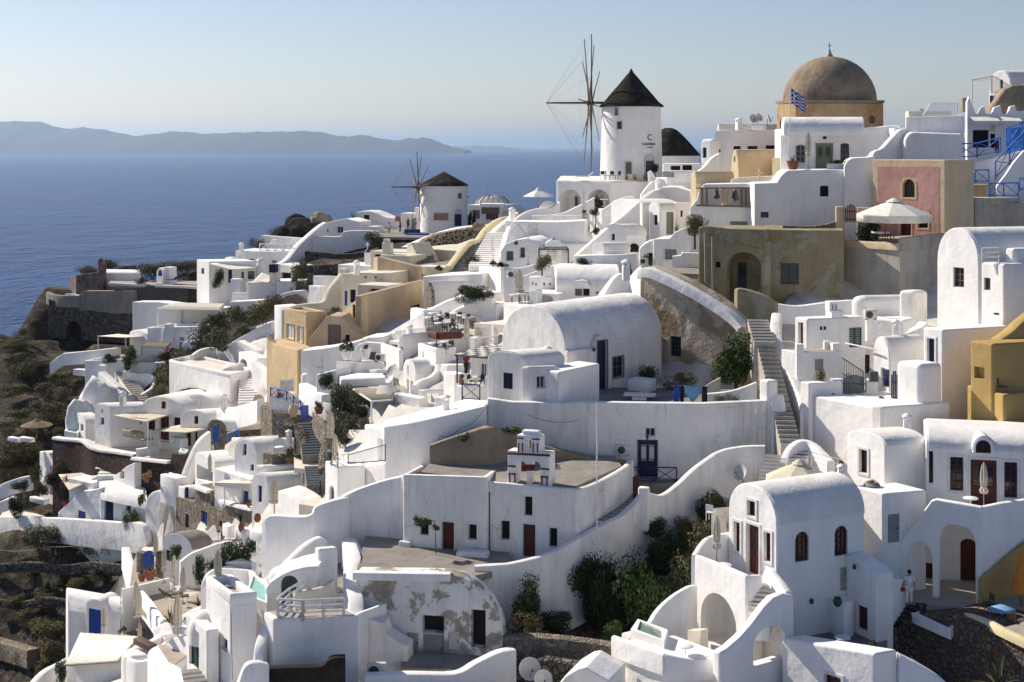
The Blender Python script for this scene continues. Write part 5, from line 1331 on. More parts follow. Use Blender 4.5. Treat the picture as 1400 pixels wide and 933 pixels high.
for x0,x1 in ((706,720),(725,739)): h.open(m,0,x0,x1,631,664, 'niche',arch=True,depth=1.5)
m2=h.box([(707,80.2),(738,79.75),(745,80.4)],597,mat='white',bw=.03,bot=Z(619,79.8))
h.open(m2,0,718,726,600,617, 'niche',arch=True,depth=1.5)
m3=h.box([(713,80.2),(737,79.85),(741,80.3)],590,mat='white',bw=.12,bot=Z(598,79.8))
def trimbar(a,b,t,up=0.0):
 p,q_=h.hit(*fa,*a),h.hit(*fa,*b); n=Vector((fa[1].y-fa[0].y,-(fa[1].x-fa[0].x),0)).normalized(); add_tube(tb,p+n*.03,q_+n*.03,t*.85,seg=6)
fa=h.face(m,0); tb=bmesh.new()
for a,b,t in (((693,620),(752,623),.07),((694,669),(751,672),.07),((694,637),(705,638),.055),((740,641),(751,642),.055),((697,648),(697,670),.05),((704,648),(704,670),.05),((741,652),(741,672),.05),((748,652),(748,672),.05),((695,648),(706,648.5),.05),((739,652),(750,652.5),.05)): trimbar(a,b,t)
fa=h.face(m2,0)
for a,b,t in (((707,599),(716,599.6),.05),((728,600.5),(738,601),.05),((709,606),(709,618),.045),((714.5,606),(714.5,618),.045),((729,606),(729,619),.045),((735,606),(735,619),.045)): trimbar(a,b,t)
h.part('trim',tb, 'trim_red')
bm=bmesh.new(); a=P(722.5,640,79.3); add_box(bm,a.x,a.y+.1,a.z,.72,.12,.34); h.part('lintel_band',bm, 'trim_red',smooth=0)
bm=bmesh.new(); a=P(816,722,78.6); add_tube(bm,(0,0,-1),(0,0,Z(550,78.6)-a.z),.045,.035,8); o=obj('flagpole',bm, 'white_paint'); o.location=a; tag(o, 'tall bare white flagpole in front of the chapel corner', 'flagpole')
r=empty('vine', 'thin climbing vine with sparse leaves beside the chapel door', 'plant',P(596,757,79.6)); bm=bmesh.new()
add_tube(bm,(0,0,0),(-.05,-.05,1.9),.03,.02,6); add_tube(bm,(-.05,-.05,1.8),(-1.0,-.1,2.1),.02,.01,5); obj('stem',bm, 'bark',r)
for x,z,s_ in ((-.85,1.8,.75),(.05,1.6,.45),(-.4,1.9,.5)): f=obm('foliage',leaves('small', 'leaf',1),r); f.location=(x,-.15,z-.3); f.scale=(s_*.6,s_*.45,s_*.6)
slab('forecourt', 'worn concrete forecourt before the chapel',[(486,75.8),(628,75.0),(700,77.2),(690,82.6),(500,83.5)],786,mat='concrete')
stairs('grey steps climbing beside the rounded chapel corner',(812,712,80.2),(862,672,86.0),1.6,10,('concrete', 'white_worn'))
gate('low rust red gate at the top of the chapel steps',[(865,687,84.2),(874,683,84.0)],1.5, 'red_brown',5)
gwall('rough brown rock wall behind the chapel roof',[(590,607,85.6),(615,598,85.4),(640,590,85.3),(668,583,85.4),(700,592,86.2),(740,607,86.6),(780,618,86.9),(820,626,87.0),(862,632,86.9)],th=.9,mat='rock_face')
plant('shrub', 'green creeper hanging above the rock behind the bell gable',697,594,86,1.6,.6, 'small', 'leaf', 'shrub'); plant('shrub', 'dark tuft growing in the rock face',633,604,84.8,.9,.6, 'small', 'leaf_dark', 'shrub')
h=House('white_house', 'broad white house with curved creamy flat roof beside the chapel')
q=[(524,88.0),(565,86.6),(604,86.0),(664,86.4),(668,92.0),(640,96.0),(525,94.5)]
m=h.box(q,[583,577,569,555,548,545,575],mat='white',bw=.12)
q2=[XY(*p) for p in q]
m=h.box([(470,91.5),(527,87.8)],[642,632],mat='white',deep=3.5,bw=.1)
m=h.box(K(444,462,500,89.0,1.15,.2),638,mat='white_clean',bw=.12)
h.open(m,0,450,457,664,686, 'win', 'white_paint',arch=True,bars=(0,0),pane='glass_grey',depth=.1)
m=h.box(K(498,526,560,90.0,1.1,.1),590,mat='white_clean',bw=.1)
h.open(m,0,516,525,600,632, 'niche',depth=.2)
r=empty('balcony_screen', 'pale mesh screen on a metal frame at the balcony edge', 'railing',P(476,634,88.4)); o0=P(476,634,88.4)
bm=bmesh.new(); pp=[P(476,634,88.4),P(527,630,87.5),P(527,608,87.5),P(476,622,88.4)]
for i in range(4): add_tube(bm,pp[i]-o0,pp[(i+1) % 4]-o0,.03,seg=6)
obj('frame',bm, 'dark_metal',r); bm=bmesh.new(); bm.faces.new([bm.verts.new(p-o0+Vector((0,.02,0))) for p in pp]); obj('mesh_panel',bm, 'clear_panel',r,0)
railing('dark metal balcony railing with diagonal frame beside the pale mesh screen',[(444,634,91.0),(462,640,88.7)],.95, 'slate',style='x',r=.025)
table(470,636,90.5, 'small round table behind the balcony mesh screen',.9)
parasol(458,650,92.5, 'tall cream closed parasol beside the balcony above the grey steps',2.7)
gwall('tall white wall with stepped curved top below the balcony',[(362,713,84.0),(372,704,83.8),(400,705,83.4),(424,704,83.0),(430,694,83.0),(440,688,83.0),(468,680,83.0),(472,682,83.4)],th=.6,mat='white')
gwall('white wall behind the forecourt under the broad house',[(468,678,83.6),(490,668,83.7),(526,656,83.4),(552,650,82.9)],th=.6,mat='white_worn')
gwall('long curving white garden wall climbing from the forecourt past the chapel',[(649,773,76.6),(680,771,76.6),(700,769,76.8),(740,759,77.4),(770,746,78.0),(800,729,78.8),(828,714,79.8),(850,703,80.8),(864,690,81.6),(874,678,82.0),(882,671,82.4)],th=.45,mat='white_worn')
gwall('upper white garden wall rising to the white steps',[(880,670,82.4),(892,675,82.6),(905,676,82.9),(925,662,83.4),(945,643,84.0),(965,628,84.6),(985,616,85.2),(1015,610,85.4),(1046,609,85.2)],th=.45,mat='white_worn')
block('gate_post', 'white post between the two garden walls', 'pillar',[(872,81.8),(886,81.6)],668,2.5, 'white',.08,.5)
for i,(x,y,d,w,hh,mt,lb) in enumerate([
 (722,836,75.4,1.9,2.2, 'leaf_dark', 'round dark shrub against the long garden wall'),(722,870,74.0,2.4,1.3, 'leaf_dry', 'low yellowish shrub on the bank under the round dark shrub'),
 (760,862,75.0,2.4,1.2, 'leaf_dark', 'dark low bush on the bank in the middle of the garden'),(833,872,74.6,1.5,1.2, 'leaf', 'small light green bush at the garden edge above the rubble wall'),
 (818,840,77.4,2.6,3.6, 'leaf_dark', 'dark leafy tree leaning on the garden wall'),(838,836,77.6,2.2,2.8, 'leaf_dark', 'dense dark tree behind the sunlit fig'),
 (882,848,76.2,3.3,3.9, 'leaf', 'big sunlit fig tree in the garden'),(934,826,77.4,2.6,3.0, 'leaf_olive', 'leafy green tree below the closed parasol ledge'),
 (960,785,79.0,3.0,3.0, 'leaf_olive', 'olive green tree beside the white chair ledge'),(912,764,80.4,2.6,2.0, 'leaf_dark', 'dark shrub mass behind the fig tree'),
 (946,736,82.0,2.2,1.6, 'leaf_dry', 'yellowish shrub high in the garden'),(978,700,82.6,1.8,1.6, 'leaf_dark', 'dark shrub below the white dish'),(965,706,83.0,1.6,1.5, 'leaf_dark', 'dark bush beside the upper garden wall'),(898,728,82.4,2.0,1.1, 'leaf_dark', 'dark low shrub where the two garden walls meet'),(800,800,78.6,2.4,2.6, 'leaf_dark', 'dark narrow shrub against the bend of the garden wall')]):
 plant('tree' if 'tree' in lb else 'shrub',lb,x,y,d,w,hh, 'big' if w>1.6 else 'mid',mt, 'tree' if 'tree' in lb else 'shrub')
gwall('rubble stone wall at the foot of the garden',[(690,868,73.2),(730,868,72.8),(780,872,72.4),(840,880,72.0)],th=.8,bots=[905,915,915,918],mat='light_stone')
gwall('lower rubble stone wall with concrete cap beside the ruined house',[(694,896,71.8),(740,898,71.0),(800,908,70.0),(840,920,69.6)],th=.8,mat='lava_stone')
dish(723,938,69.6,.3, 'white dish leaning below the lower rubble wall',1.1); dish(742,948,69.0,.2, 'second pale dish low beside the first one under the rubble wall',.9)
h=House('white_house', 'white pointed house corner with lamp at the bottom edge of the village')
h.poly((760,67.4),(834,66.4),[(760,940),(772,925),(790,914),(800,912),(834,932)],deep=2.5,mat='white')
h=House('ruined_house', 'half ruined white vault house with peeling plaster and dark doorways')
m=h.poly((486,74.6),(694,73.0),[(486,783),(560,784),(614,785),(636,791),(654,803),(670,821),(681,842),(688,866),(692,892)],deep=1.1,mat='white_peeled',bw=.08)
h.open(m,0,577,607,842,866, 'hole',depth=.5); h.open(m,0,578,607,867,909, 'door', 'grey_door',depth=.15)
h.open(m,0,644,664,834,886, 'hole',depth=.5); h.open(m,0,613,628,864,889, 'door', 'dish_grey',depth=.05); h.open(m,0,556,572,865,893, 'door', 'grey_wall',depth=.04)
gwall('',[(484,781,74.5),(540,782,74.1),(616,783,73.6)],th=.5,drop=.4,mat='white',smooth=0,house=h)
h.poly((488,73.0),(556,72.4),[(488,842),(524,852),(526,866),(540,876),(548,880),(556,884)],deep=1.2,mat='white_worn',bw=.08)
slab('yard_floor', 'bare earth yard before the ruined house',[(548,71.6),(700,71.0),(700,73.4),(548,74.0)],913,mat='concrete')
gwall('white parapet rising to the garden below the ruined house',[(500,921,69.4),(560,919,69.4),(620,919,69.8),(650,904,70.2),(680,890,70.6),(702,886,71.0)],th=.6,mat='white')
aircon(515,926,70.4,.1, 'white air conditioner low beside the deck house',1.1)
h=House('deck_house', 'white house with rail framed roof deck and rounded vault')
m=h.box(K(360,374,492,70.0,1.1,.12),846,mat='white',bw=.12,roof='paving')
h.dome(414,780,77.6,30,16, 'white_clean',ry=.7); h.dome(388,786,78.4,20,12, 'white_clean',ry=.8)
m=h.poly((362,74.8),(436,74.6),[(362,806),(368,797),(384,786),(400,779),(418,775),(436,774)],deep=2.6,mat='white_clean',bw=.12)
h.open(m,0,384,408,787,832, 'door', 'slate',arch=True,depth=.18)
m=h.box(K(430,436,462,75.6,1.0,.3),751,mat='white',bw=.08); h.box([(450,75.8),(490,75.8)],846,deep=.5,mat='white',drop=3)
gwall('',[(402,808,73.2),(420,806,73.6),(440,802,74.0),(455,792,74.6)],th=.3,drop=1.0,mat='cream',house=h)
railing('white timber rail along the front of the roof deck',[(380,847,70.2),(414,849,70.1),(470,846,70.5)],1.0, 'white_paint',style='h',r=.055)
railing('white timber rail on the sunny side of the roof deck',[(380,846,70.3),(396,832,72.2),(418,818,74.4)],1.0, 'white_paint',style='h',r=.055)
m=h.poly((486,72.6),(492,72.4),[(486,838),(492,838)],deep=2,mat='white')
gwall('white winding wall with thick top beside the chapel forecourt',[(476,736,82.2),(480,748,80.4),(484,762,78.6),(480,778,77.0),(480,795,75.4),(486,815,73.8),(486,840,72.6)],th=.8,mat='white_clean')
gwall('second white wall edging the dark forecourt',[(484,738,82.4),(492,754,80.6),(500,774,78.6),(502,782,77.6)],th=.4,mat='white')
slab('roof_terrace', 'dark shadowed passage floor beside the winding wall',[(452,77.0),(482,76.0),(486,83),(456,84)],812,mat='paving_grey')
stairs('small white steps in the passage beside the winding wall',(470,812,76.4),(470,792,78.6),1.3,4,('paving_grey', 'white'))
gwall('long diagonal white parapet descending to the turquoise pool',[(316,832,75.8),(330,823,76.6),(356,798,78.2),(380,779,79.4),(405,755,80.6),(420,742,81.4),(436,734,82.0),(448,738,82.0)],th=.5,mat='white')
plunge('turquoise plunge pool beside the slate arched door',[(334,74.8),(365,73.4),(366,77.0),(346,78.4)],813,1.2)
gwall('dark rough lava wall under the deck house',[(360,912,68.6),(400,910,68.4),(440,908,68.3),(452,898,68.3),(472,896,68.4)],th=.6,mat='black_rock')
gwall('rounded white wall with curled end at the bottom edge',[(320,960,67.4),(326,930,67.5),(336,908,67.6),(352,904,67.8),(366,907,68.0)],th=.5,mat='white')
gwall('curving white stair wall under the deck',[(352,930,68.8),(354,890,69.6),(360,865,70.6),(372,843,71.6)],th=.5,mat='white')
h=House('white_tower_house', 'square white tower house with sunken terrace and small dark window')
k=K(281,315,352,71.6,1.15,.25)
m=h.box(k,826,mat='white',bw=.1,rim=.5,roof='paving')
h.open(m,0,302,311,872,890, 'win', 'slate',bars=(0,0),depth=.3)
m=h.box(K(255,283,300,72.4,1.15,.4),862,mat='white',bw=.1)
h.open(m,0,258.5,272,860,913, 'shut', 'dark_green',depth=.15)
h.dome(280,862,74.6,22,28, 'white_roof')
parasol(298,822,74.8, 'brown poled closed parasol on the tower house terrace',2.7); table(318,818,74.4, 'round white table on the tower house terrace')
chair(326,822,75.0,1.0, 'white chair beside the table on the tower house terrace'); chair(331,816,76.2,2.2, 'white chair at the far side of the tower house terrace')
gwall('white parapet behind the tower house terrace',[(279,800,80.0),(284,785,80.4),(295,778,80.6),(320,778,81.0),(342,780,81.2),(346,786,80.5)],th=.4,mat='white_clean')
r=empty('glass_screen', 'clear glass screen panel along the diagonal parapet', 'screen',P(344,784,79.0)); o0=P(344,784,79.0); bm=bmesh.new(); bm.faces.new([bm.verts.new(P(*p)-o0) for p in ((344,784,79.0),(386,770,80.0),(386,759,80.0),(344,757,79.0))]); obj('panel',bm, 'clear_panel',r,0)
# upper right: dome church, pink house, olive house
h=House('domed_church', 'old church with big weathered brown dome on an ochre drum', 'church')
m=h.box([(1062,128.5),(1088,125.0),(1208,125.6)],141,mat='drum_plaster',bw=.06,drop=9)
h.open(m,1,1188,1196,158,169, 'win', 'door_brown',arch=True,bars=(0,0)); h.open(m,0,1066,1072,162,196, 'niche',arch=True,depth=.4)
bm=bmesh.new(); q=[XY(*p) for p in [(1060.5,128.7),(1088,124.8),(1209.5,125.4)]]; q.append(q[0]+q[2]-q[1]); prism(bm,[(p.x,p.y) for p in q],Z(141,125)+.01,Z(139,125)+.12); h.part('cornice',bm, 'dome_plaster',smooth=0)
h.dome(1134,139.5,130.0,63.5,62, 'dome_plaster',ry=.95)
c=P(1134,79,130); bm=bmesh.new(); add_lathe(bm,[(.42,-.25),(.38,.1),(.2,.35),(.14,.6),(.1,.7)],14,c); h.part('finial',bm, 'grey_wall')
bm=bmesh.new(); add_tube(bm,c+Vector((0,0,.6)),c+Vector((0,0,1.4)),.06); add_box(bm,c.x,c.y,c.z+1.1,.4,.08,.08); h.part('cross',bm, 'off_white')
h=House('vaulted_house', 'white house with thick rolled roof edge and grey green double door under the dome')
m=h.poly((1070,117.5),(1230,117.0),[(1070,176),(1090,176),(1182,176),(1230,171)],deep=5,mat='white',bw=.1)
h.open(m,0,1115,1139,196,232, 'door', 'sage',depth=.15,bars='glazed',trim='white_paint',tw=.08)
h.open(m,0,1088,1101,198,223, 'win', 'grey_door',arch=.4,bars=(1,2),depth=.12); h.open(m,0,1149,1161,196,222, 'win', 'slate',arch=.4,bars=(1,2),depth=.12)
h.open(m,0,1125,1130,186.5,190.5, 'hole',depth=.08)
m=h.vault((1068,120.4),(1071,116.7),182,161,to=(1182,116.2),bot=Z(183,117)-.2,mat='white',roof='white',sq=2.2)
m=h.poly((1066,116.9),(1078,116.4),[(1066,184),(1078,186)],deep=1.2,mat='white_clean')
h=House('white_house', 'white terrace house wall with small dark square window below the green door', 'house')
m=h.poly((1031,111.6),(1156,111.0),[(1031,251),(1062,250),(1066,243),(1072,236),(1078,233),(1135,232),(1156,232)],deep=5.0,mat='white',bw=.12)
h.open(m,0,1121,1133,254,269, 'hole',depth=.3,arch=.3); h.open(m,0,1040,1051,290,298, 'hole',depth=.15,pane='slate')
block('planter_box', 'cream planter box with shrubs on the terrace edge', 'planter',[(1131,111.9),(1155,111.7)],224,.55, 'off_white',.03,.5)
plant('shrub', 'small green shrub in the cream planter box',1147,225,112.2,1.4,.5, 'small', 'leaf_dark', 'plant')
plant('agave', 'grey agave in a round clay pot on the terrace',1084,232,112.4,.9,.7, 'spike', 'leaf_aloe', 'plant',pot=.95,pot_h=.7,pot_mat='terracotta')
parasol(1105,233,113.0, 'cream closed parasol beside the grey green double door',3.0)
r=empty('flag', 'blue and white striped flag hanging from a white pole by the brown dome', 'flag',P(1079,200,115.6)); o0=P(1079,200,115.6)
bm=bmesh.new(); add_tube(bm,(0,0,0),P(1080.5,118,115.6)-o0,.05,.035,8); obj('pole',bm, 'white_paint',r)
bm=bmesh.new(); nx,nz=27,18; a0=P(1082,122,115.6)-o0; W_,Hh=1.8,1.15
gr=[[bm.verts.new(a0+Vector((W_*.60*i/nx,.16*math.sin(i*.55+j*.12)*(i/nx) ** .5-.5*i/nx,-Hh*j/nz-.85*(i/nx) ** 1.15+.07*math.sin(i*.6)))) for j in range(nz+1)] for i in range(nx+1)]
for i in range(nx):
 for j in range(nz):
  f=bm.faces.new((gr[i][j],gr[i+1][j],gr[i+1][j+1],gr[i][j+1])); s_=j // 2
  blue=s_ % 2==0
  if i<10 and s_<5: blue=not (s_==2 or i in (4,5))
  f.material_index=1 if blue else 0
obj('cloth',bm,['fabric_white', 'flag_blue'],r,80)
h=House('white_house', 'white round shouldered wall with stepped stair parapet between green door and pink house', 'stair wall')
m=h.poly((1154,110.6),(1196,110.2),[(1154,228),(1158,220),(1166,216),(1188,215),(1196,213)],deep=4,mat='white',bw=.12)
gwall('',[(1188,216,112.4),(1194,207,112.8),(1204,203,113.2),(1216,190,113.8),(1228,178,114.4),(1238,176,114.8)],th=.5,mat='white_clean',house=h)
m=h.box([(1222,115.4),(1240,115.4)],175,mat='white',deep=3); h.open(m,0,1222,1233,196,219, 'door', 'slate',arch=.5,depth=.2)
h=House('white_house', 'white house with sloped shoulder and glass roof screen beyond the pink house')
m=h.box([(1238,116.0),(1317,114.6)],[160,158],mat='white',deep=5,bw=.1)
m=h.poly((1236,113.0),(1320,112.2),[(1236,190),(1244,180),(1318,183),(1320,190)],deep=3,mat='white',bw=.3)
block('roof_box', 'cream flat box on the roof behind the glass screen', 'roof box',[(1242,117.5),(1300,117)],152,.9, 'cream',.05,2)
r=empty('glass_screen', 'clear glass roof screen on a white frame', 'screen',P(1262,158,116)); o0=P(1262,158,116); pp=[P(1262,158,116),P(1309,158,115.4),P(1309,141,115.4),P(1273,141,116)]
bm=bmesh.new()
for i in range(4): add_tube(bm,pp[i]-o0,pp[(i+1) % 4]-o0,.04,seg=6)
obj('frame',bm, 'white_paint',r); bm=bmesh.new(); bm.faces.new([bm.verts.new(p-o0) for p in pp]); obj('panel',bm, 'clear_panel',r,0)
plant('agave', 'small agave beside the roof screen',1260,157,118,1.0,.7, 'spike', 'leaf_aloe', 'plant')
h=House('pink_house', 'pink plaster house with sand coloured frame, arched red window and big side wall')
k=[(1193,109.4),(1292,105.0),(1332,106.4)]
m=h.box(k,219,mat='beige_trim',bw=.06,drop=8)
h.open(m,0,1234,1251,245,270, 'win', 'red_brown',arch=True,bars=(1,2),depth=.3,trim='beige_trim',tw=.14)
h.open(m,0,1255,1269,291,312, 'win', 'burgundy',bars=(1,1),depth=.2,trim='beige_trim',tw=.12)
h.open(m,0,1230,1246,292,328, 'door', 'burgundy',depth=.2,trim='beige_trim',tw=.1)
A,B=h.face(m,0); bm=bmesh.new(); u=Vector((B.x-A.x,B.y-A.y,0)).normalized(); n=Vector((u.y,-u.x,0))
def strip(bm,x0,x1,y0,y1,th=.05):
 a,b=h.hit(A,B,x0,y0),h.hit(A,B,x1,y0); z1,z0=Z(y0,(a.y+b.y)/2),Z(y1,(a.y+b.y)/2)
 V=[bm.verts.new(Vector((p.x,p.y,z))+n*d) for d in (.0,th) for p,z in ((a,z0),(b,z0),(b,z1),(a,z1))]
 for f in ((0,3,2,1),(4,5,6,7),(0,1,5,4),(1,2,6,5),(2,3,7,6),(3,0,4,7)): bm.faces.new([V[i] for i in f])
for x0,x1,y0,y1 in ((1200,1232,228,330),(1253,1284,228,288),(1232.2,1252.8,228,242),(1232.2,1252.8,274,290),(1272,1284,288.2,330),(1253,1272,314,330),(1247,1252.8,290.2,330)): strip(bm,x0,x1,y0,y1,.02)
h.part('pink_render',bm, 'pink',smooth=0)
h.box([(1330,107.6),(1400,106.0)],277,mat='grey_wall',deep=4)
open_parasol(1222,326,104.2, 'cream octagonal parasol over the pink house terrace',5.4,2.75,1.05, 'canvas_white',.55,8,rz=.39)
h=House('terrace_wall', 'high stained grey terrace wall under the pink house parasol', 'terrace')
m=h.box([(1150,105.8),(1231,101.8),(1312,105.5)],[331,336,322],mat='grey_wall',bw=.06)
gwall('',[(1150,328,106.0),(1228,333,101.9)],th=.35,drop=.5,mat='beige_trim',smooth=0,house=h); gwall('',[(1231,325,101.8),(1270,321,103.6),(1312,316,105.6)],th=.35,drop=1.0,mat='grey_wall',smooth=0,house=h)
dtable(1204,331,103.6,.3, 'table draped with a tan cloth under the cream octagonal parasol'); chair(1214,331,103.2,1.2, 'red chair at the pink house terrace', 'trim_red')
plant('bush', 'dark creeper under the cream octagonal parasol',1189,326,105.8,2.2,2.0, 'mid', 'leaf_dark', 'shrub')
gate('dark red picket gate with peaked top by the cream octagonal parasol',[(1155,304,106.5),(1172,304,106.3)],1.0, 'trim_red',6,arched=.35)
block('gate_pillar', 'sand coloured gate pillar beside the dark red gate', 'pillar',[(1143,106.8),(1155,106.7)],283,5, 'beige_trim',.04,.6); block('gate_pillar', 'low sand coloured pillar past the dark red gate', 'pillar',[(1172,106.6),(1192,106.4)],284,5, 'beige_trim',.04,.6)
gwall('rough low stone wall on the roof edge of the olive house',[(1070,308,106.4),(1110,309,106.2),(1142,303,106.2)],th=.5,drop=1.6,mat='light_stone')
h=House('olive_house', 'old olive plaster house with deep arched porch and shuttered window')
m=h.box([(956,106.0),(1046,103.6)],[313,315],mat='olive',deep=6,bw=.08); h.open(m,0,992,1042,345,430, 'niche',arch=.85,depth=1.7)
m=h.poly((955,105.2),(1047,103.0),[(955,311),(965,309),(1000,313),(1047,314)],deep=1.0,mat='olive',bw=.08)
h.open(m,0,992,1042,345,430, 'niche',arch=.85,depth=1.3); h.open(m,0,978,985,358,366, 'hole',depth=.15)
m2=h.poly((988,106.7),(1046,105.1),[(988,340),(1046,340)],deep=.5,mat='olive')
h.open(m2,0,1008,1021,359,398, 'door', 'slate',depth=.1,bars='glazed')
m3=h.poly((1046,104.2),(1154,103.2),[(1046,314),(1100,315),(1154,315)],deep=6.0,mat='olive',bw=.08)
h.open(m3,0,1067,1092,360,389, 'shut', 'slate',depth=.1)
h.box([(1045,103.0),(1054,103.1)],330,mat='olive',deep=.8,bw=.05)
bm=bmesh.new()
for x,y0,y1 in ((964,318,386),(974,324,398)): add_tube(bm,P(x,y0,104.3),P(x+1,y1,104.3),.09)
h.part('drain_pipe',bm, 'concrete')
gwall('olive plaster wall beside the top of the stone stairway',[(1006,396,99.6),(1012,394,99.6),(1030,398,99.2),(1046,404,98.8),(1062,414,98.4)],th=.6,mat='olive')
h=House('bell_wall', 'cream wall end with two bells hung over a railed opening', 'bell wall')
m=h.poly((943,116.8),(1033,115.8),[(943,284),(952,274),(955,264),(962,252),(1020,251),(1033,253)],deep=4.0,mat='white',bw=.1)
h.open(m,0,956,1032,257,283, 'niche',depth=1.6)
h.open(m,0,998,1022,303,316, 'hole',pane='sage',depth=.1)
bm=bmesh.new(); add_tube(bm,P(952,257.5,115.9),P(1032,257,115.2),.05); add_tube(bm,P(952,281,115.9),P(1032,283,115.2),.07)
for x in (960,966,1014,1020,1026): add_tube(bm,P(x,258,115.8),P(x,282,115.8),.09)
h.part('rail',bm, 'door_brown'); bm=bmesh.new(); add_lathe(bm,[(.25,-1.3),(.2,-.3),(.5,.25),(.5,.3)],12,P(991,261,116.2)); h.part('column',bm, 'beige_trim')
for i,x in enumerate((980,1005)):
 bm=bmesh.new(); s_=1.0+.2*i; add_lathe(bm,[(.28*s_,-.8*s_),(.30*s_,-.76*s_),(.2*s_,-.5*s_),(.15*s_,-.22*s_),(.08*s_,-.1*s_),(.03,0)],14); add_tube(bm,(0,0,-.95*s_),(0,0,-.7*s_),.04); c=P(x,258,115.6)
 o=obj('bell',bm, 'bronze'); o.location=c; tag(o,('smaller' if i==0 else 'larger') + ' bronze bell hanging in the cream bell wall opening', 'bell', 'bronze bells of the cream bell wall')
h=House('vaulted_house', 'cream yellow barrel vaulted house beside the church drum')
m=V3(h,K(999,1010,1068,122.0,1.2,.3),244,205,mat='cream_yellow',roof='tan',sq=2.4)
h.open(m,0,1003,1005.5,214,222, 'hole',depth=.2)
m=V3(h,K(944,952,1004,119.4,1.2,.2),252,235,mat='cream_yellow',roof='tan',sq=2.4)
gwall('',[(1000,246,119.2),(1010,243,119.0),(1066,240,118.4)],th=.4,drop=2,mat='cream',house=h)
h.box([(1056,118.8),(1068,118.6)],216,deep=.8,mat='cream_yellow',bw=.06,drop=5)
c=P(1038,247,117.8); bm=bmesh.new(); add_box(bm,c.x,c.y,c.z+.45,.16,.12,1.1); add_box(bm,c.x,c.y,c.z+.62,.62,.1,.16); h.part('cross',bm, 'beige_trim',smooth=0)
h=House('white_house', 'white cluster house with rooftop dishes left of the brown dome'.replace('left of', 'next to'))
m=h.box(K(976,996,1066,134.0,.5,.1),178,mat='white',bw=.14)
h.open(m,1,1003,1013,200,206, 'hole',depth=.3); h.open(m,1,1022,1036,200,205, 'hole',depth=.3); h.open(m,1,1047,1062,199,204, 'hole',depth=.3)
m=h.box(K(957,974,985,133.0,.9,.2),190,mat='white_clean',bw=.3); h.open(m,0,960,966,202,216, 'win', 'slate',bars=(0,0))
m=h.box([(983,137.0),(1066,136.4)],170,deep=4,mat='off_white',bw=.03)
gwall('',[(952,235,130.6),(962,228,130.8),(972,216,131.2),(982,210,131.6)],th=.5,mat='white_clean',house=h)
for i,(x,y,s_) in enumerate(((1030,172,.85),(1037,170,.8),(1050,172,.85))): dish(x,y,135.0,.2+i*.5,['first of three dishes crowded on the roof by the dome, largest', 'second of three roof dishes by the dome', 'third of three roof dishes by the dome, apart'][i],s_)
block('roof_box', 'white tank box under the roof dishes', 'roof box',[(1028,135.6),(1046,135.2)],172,1.0, 'white',.04,1.0)
h=House('white_house', 'white house with rounded vault and white timber pergola at the top of the village')
m=V3(h,K(1352,1382,1480,124.0,1.0,.25),118,97,mat='white_clean',sq=2.2,n=16)
h.open(m,0,1367,1371,109,121, 'win', 'slate',bars=(0,0))
m=h.box([(1352,122.6),(1372,122.0)],129,mat='white',deep=2); h.open(m,0,1353,1358,131,143, 'door', 'blue_paint'); 
h=House('rock_wall', 'brown rock outcrop under the topmost white vault', 'rock')
h.poly((1352,120.6),(1450,119.6),[(1352,150),(1360,140),(1372,122),(1385,116),(1450,113)],deep=4,mat='rock_face',bw=.3)
r=pergola('white timber pergola on two posts against the sky',[(1329,109,124.5),(1356,104,123.6),(1364,107,126.0),(1338,111,127.0)],('white_paint', 'white_paint'),((0,142),(1,134)),cover=False)
h=House('shop_house', 'white house with stepped battlement top and cream scalloped awnings', 'house')
m=h.poly((1322,119.4),(1425,118.4),[(1322,140),(1325,132),(1328,140),(1334,156),(1338,156),(1341,148),(1346,145),(1348,156),(1356,156),(1359,147),(1368,144),(1370,156),(1378,156),(1381,146),(1388,144),(1390,152),(1425,152)],deep=.8,mat='white_clean',bw=.06)
h.open(m,0,1330,1352,178,202, 'hole',depth=.4); h.open(m,0,1354,1361,183,202, 'hole',depth=.4); h.open(m,0,1353,1361,168,180, 'win', 'cream',bars=(0,0),pane='canvas_white',depth=.05)
for x0,x1,y in ((1326,1362,160),(1364,1392,160)):
 bm=bmesh.new(); a,b=P(x0,y,118.6),P(x1,y,118.4); dn,ot=Vector((0,0,-.45)),Vector((0,-1.0,-.35)); k=14
 up=[bm.verts.new(a.lerp(b,i/k)) for i in range(k+1)]; fr=[bm.verts.new(a.lerp(b,i/k)+ot) for i in range(k+1)]; lo=[bm.verts.new(a.lerp(b,i/k)+ot+Vector((0,0,-.22-.12*(i % 2)))) for i in range(k+1)]
 for i in range(k): bm.faces.new((up[i],fr[i],fr[i+1],up[i+1])); bm.faces.new((fr[i],lo[i],lo[i+1],fr[i+1]))
 h.part('awning',bm, 'canvas_white',smooth=0)
block('sign_board', 'small red and black sign board by the blue railing', 'sign',[(1304,113.0),(1314,112.8)],196,.55, 'trim_red',.02,.1)
block('sign_board', 'red poster board behind the blue cross braced railing', 'sign',[(1360,113.4),(1366,113.3)],192,1.0, 'trim_red',.02,.1)
h=House('stair_house', 'white stair wall with blue railings climbing to the shop house', 'stair wall')
m=h.box([(1332,111.6),(1400,110.4),(1440,111)],[222,205,200],mat='white',deep=3); m=h.box([(1330,109.6),(1352,109.2)],252,mat='tan',deep=2)
m=h.poly((1362,108.8),(1420,108.0),[(1362,255),(1374,240),(1386,222),(1400,205),(1420,200)],deep=1.2,mat='white',bw=.08)
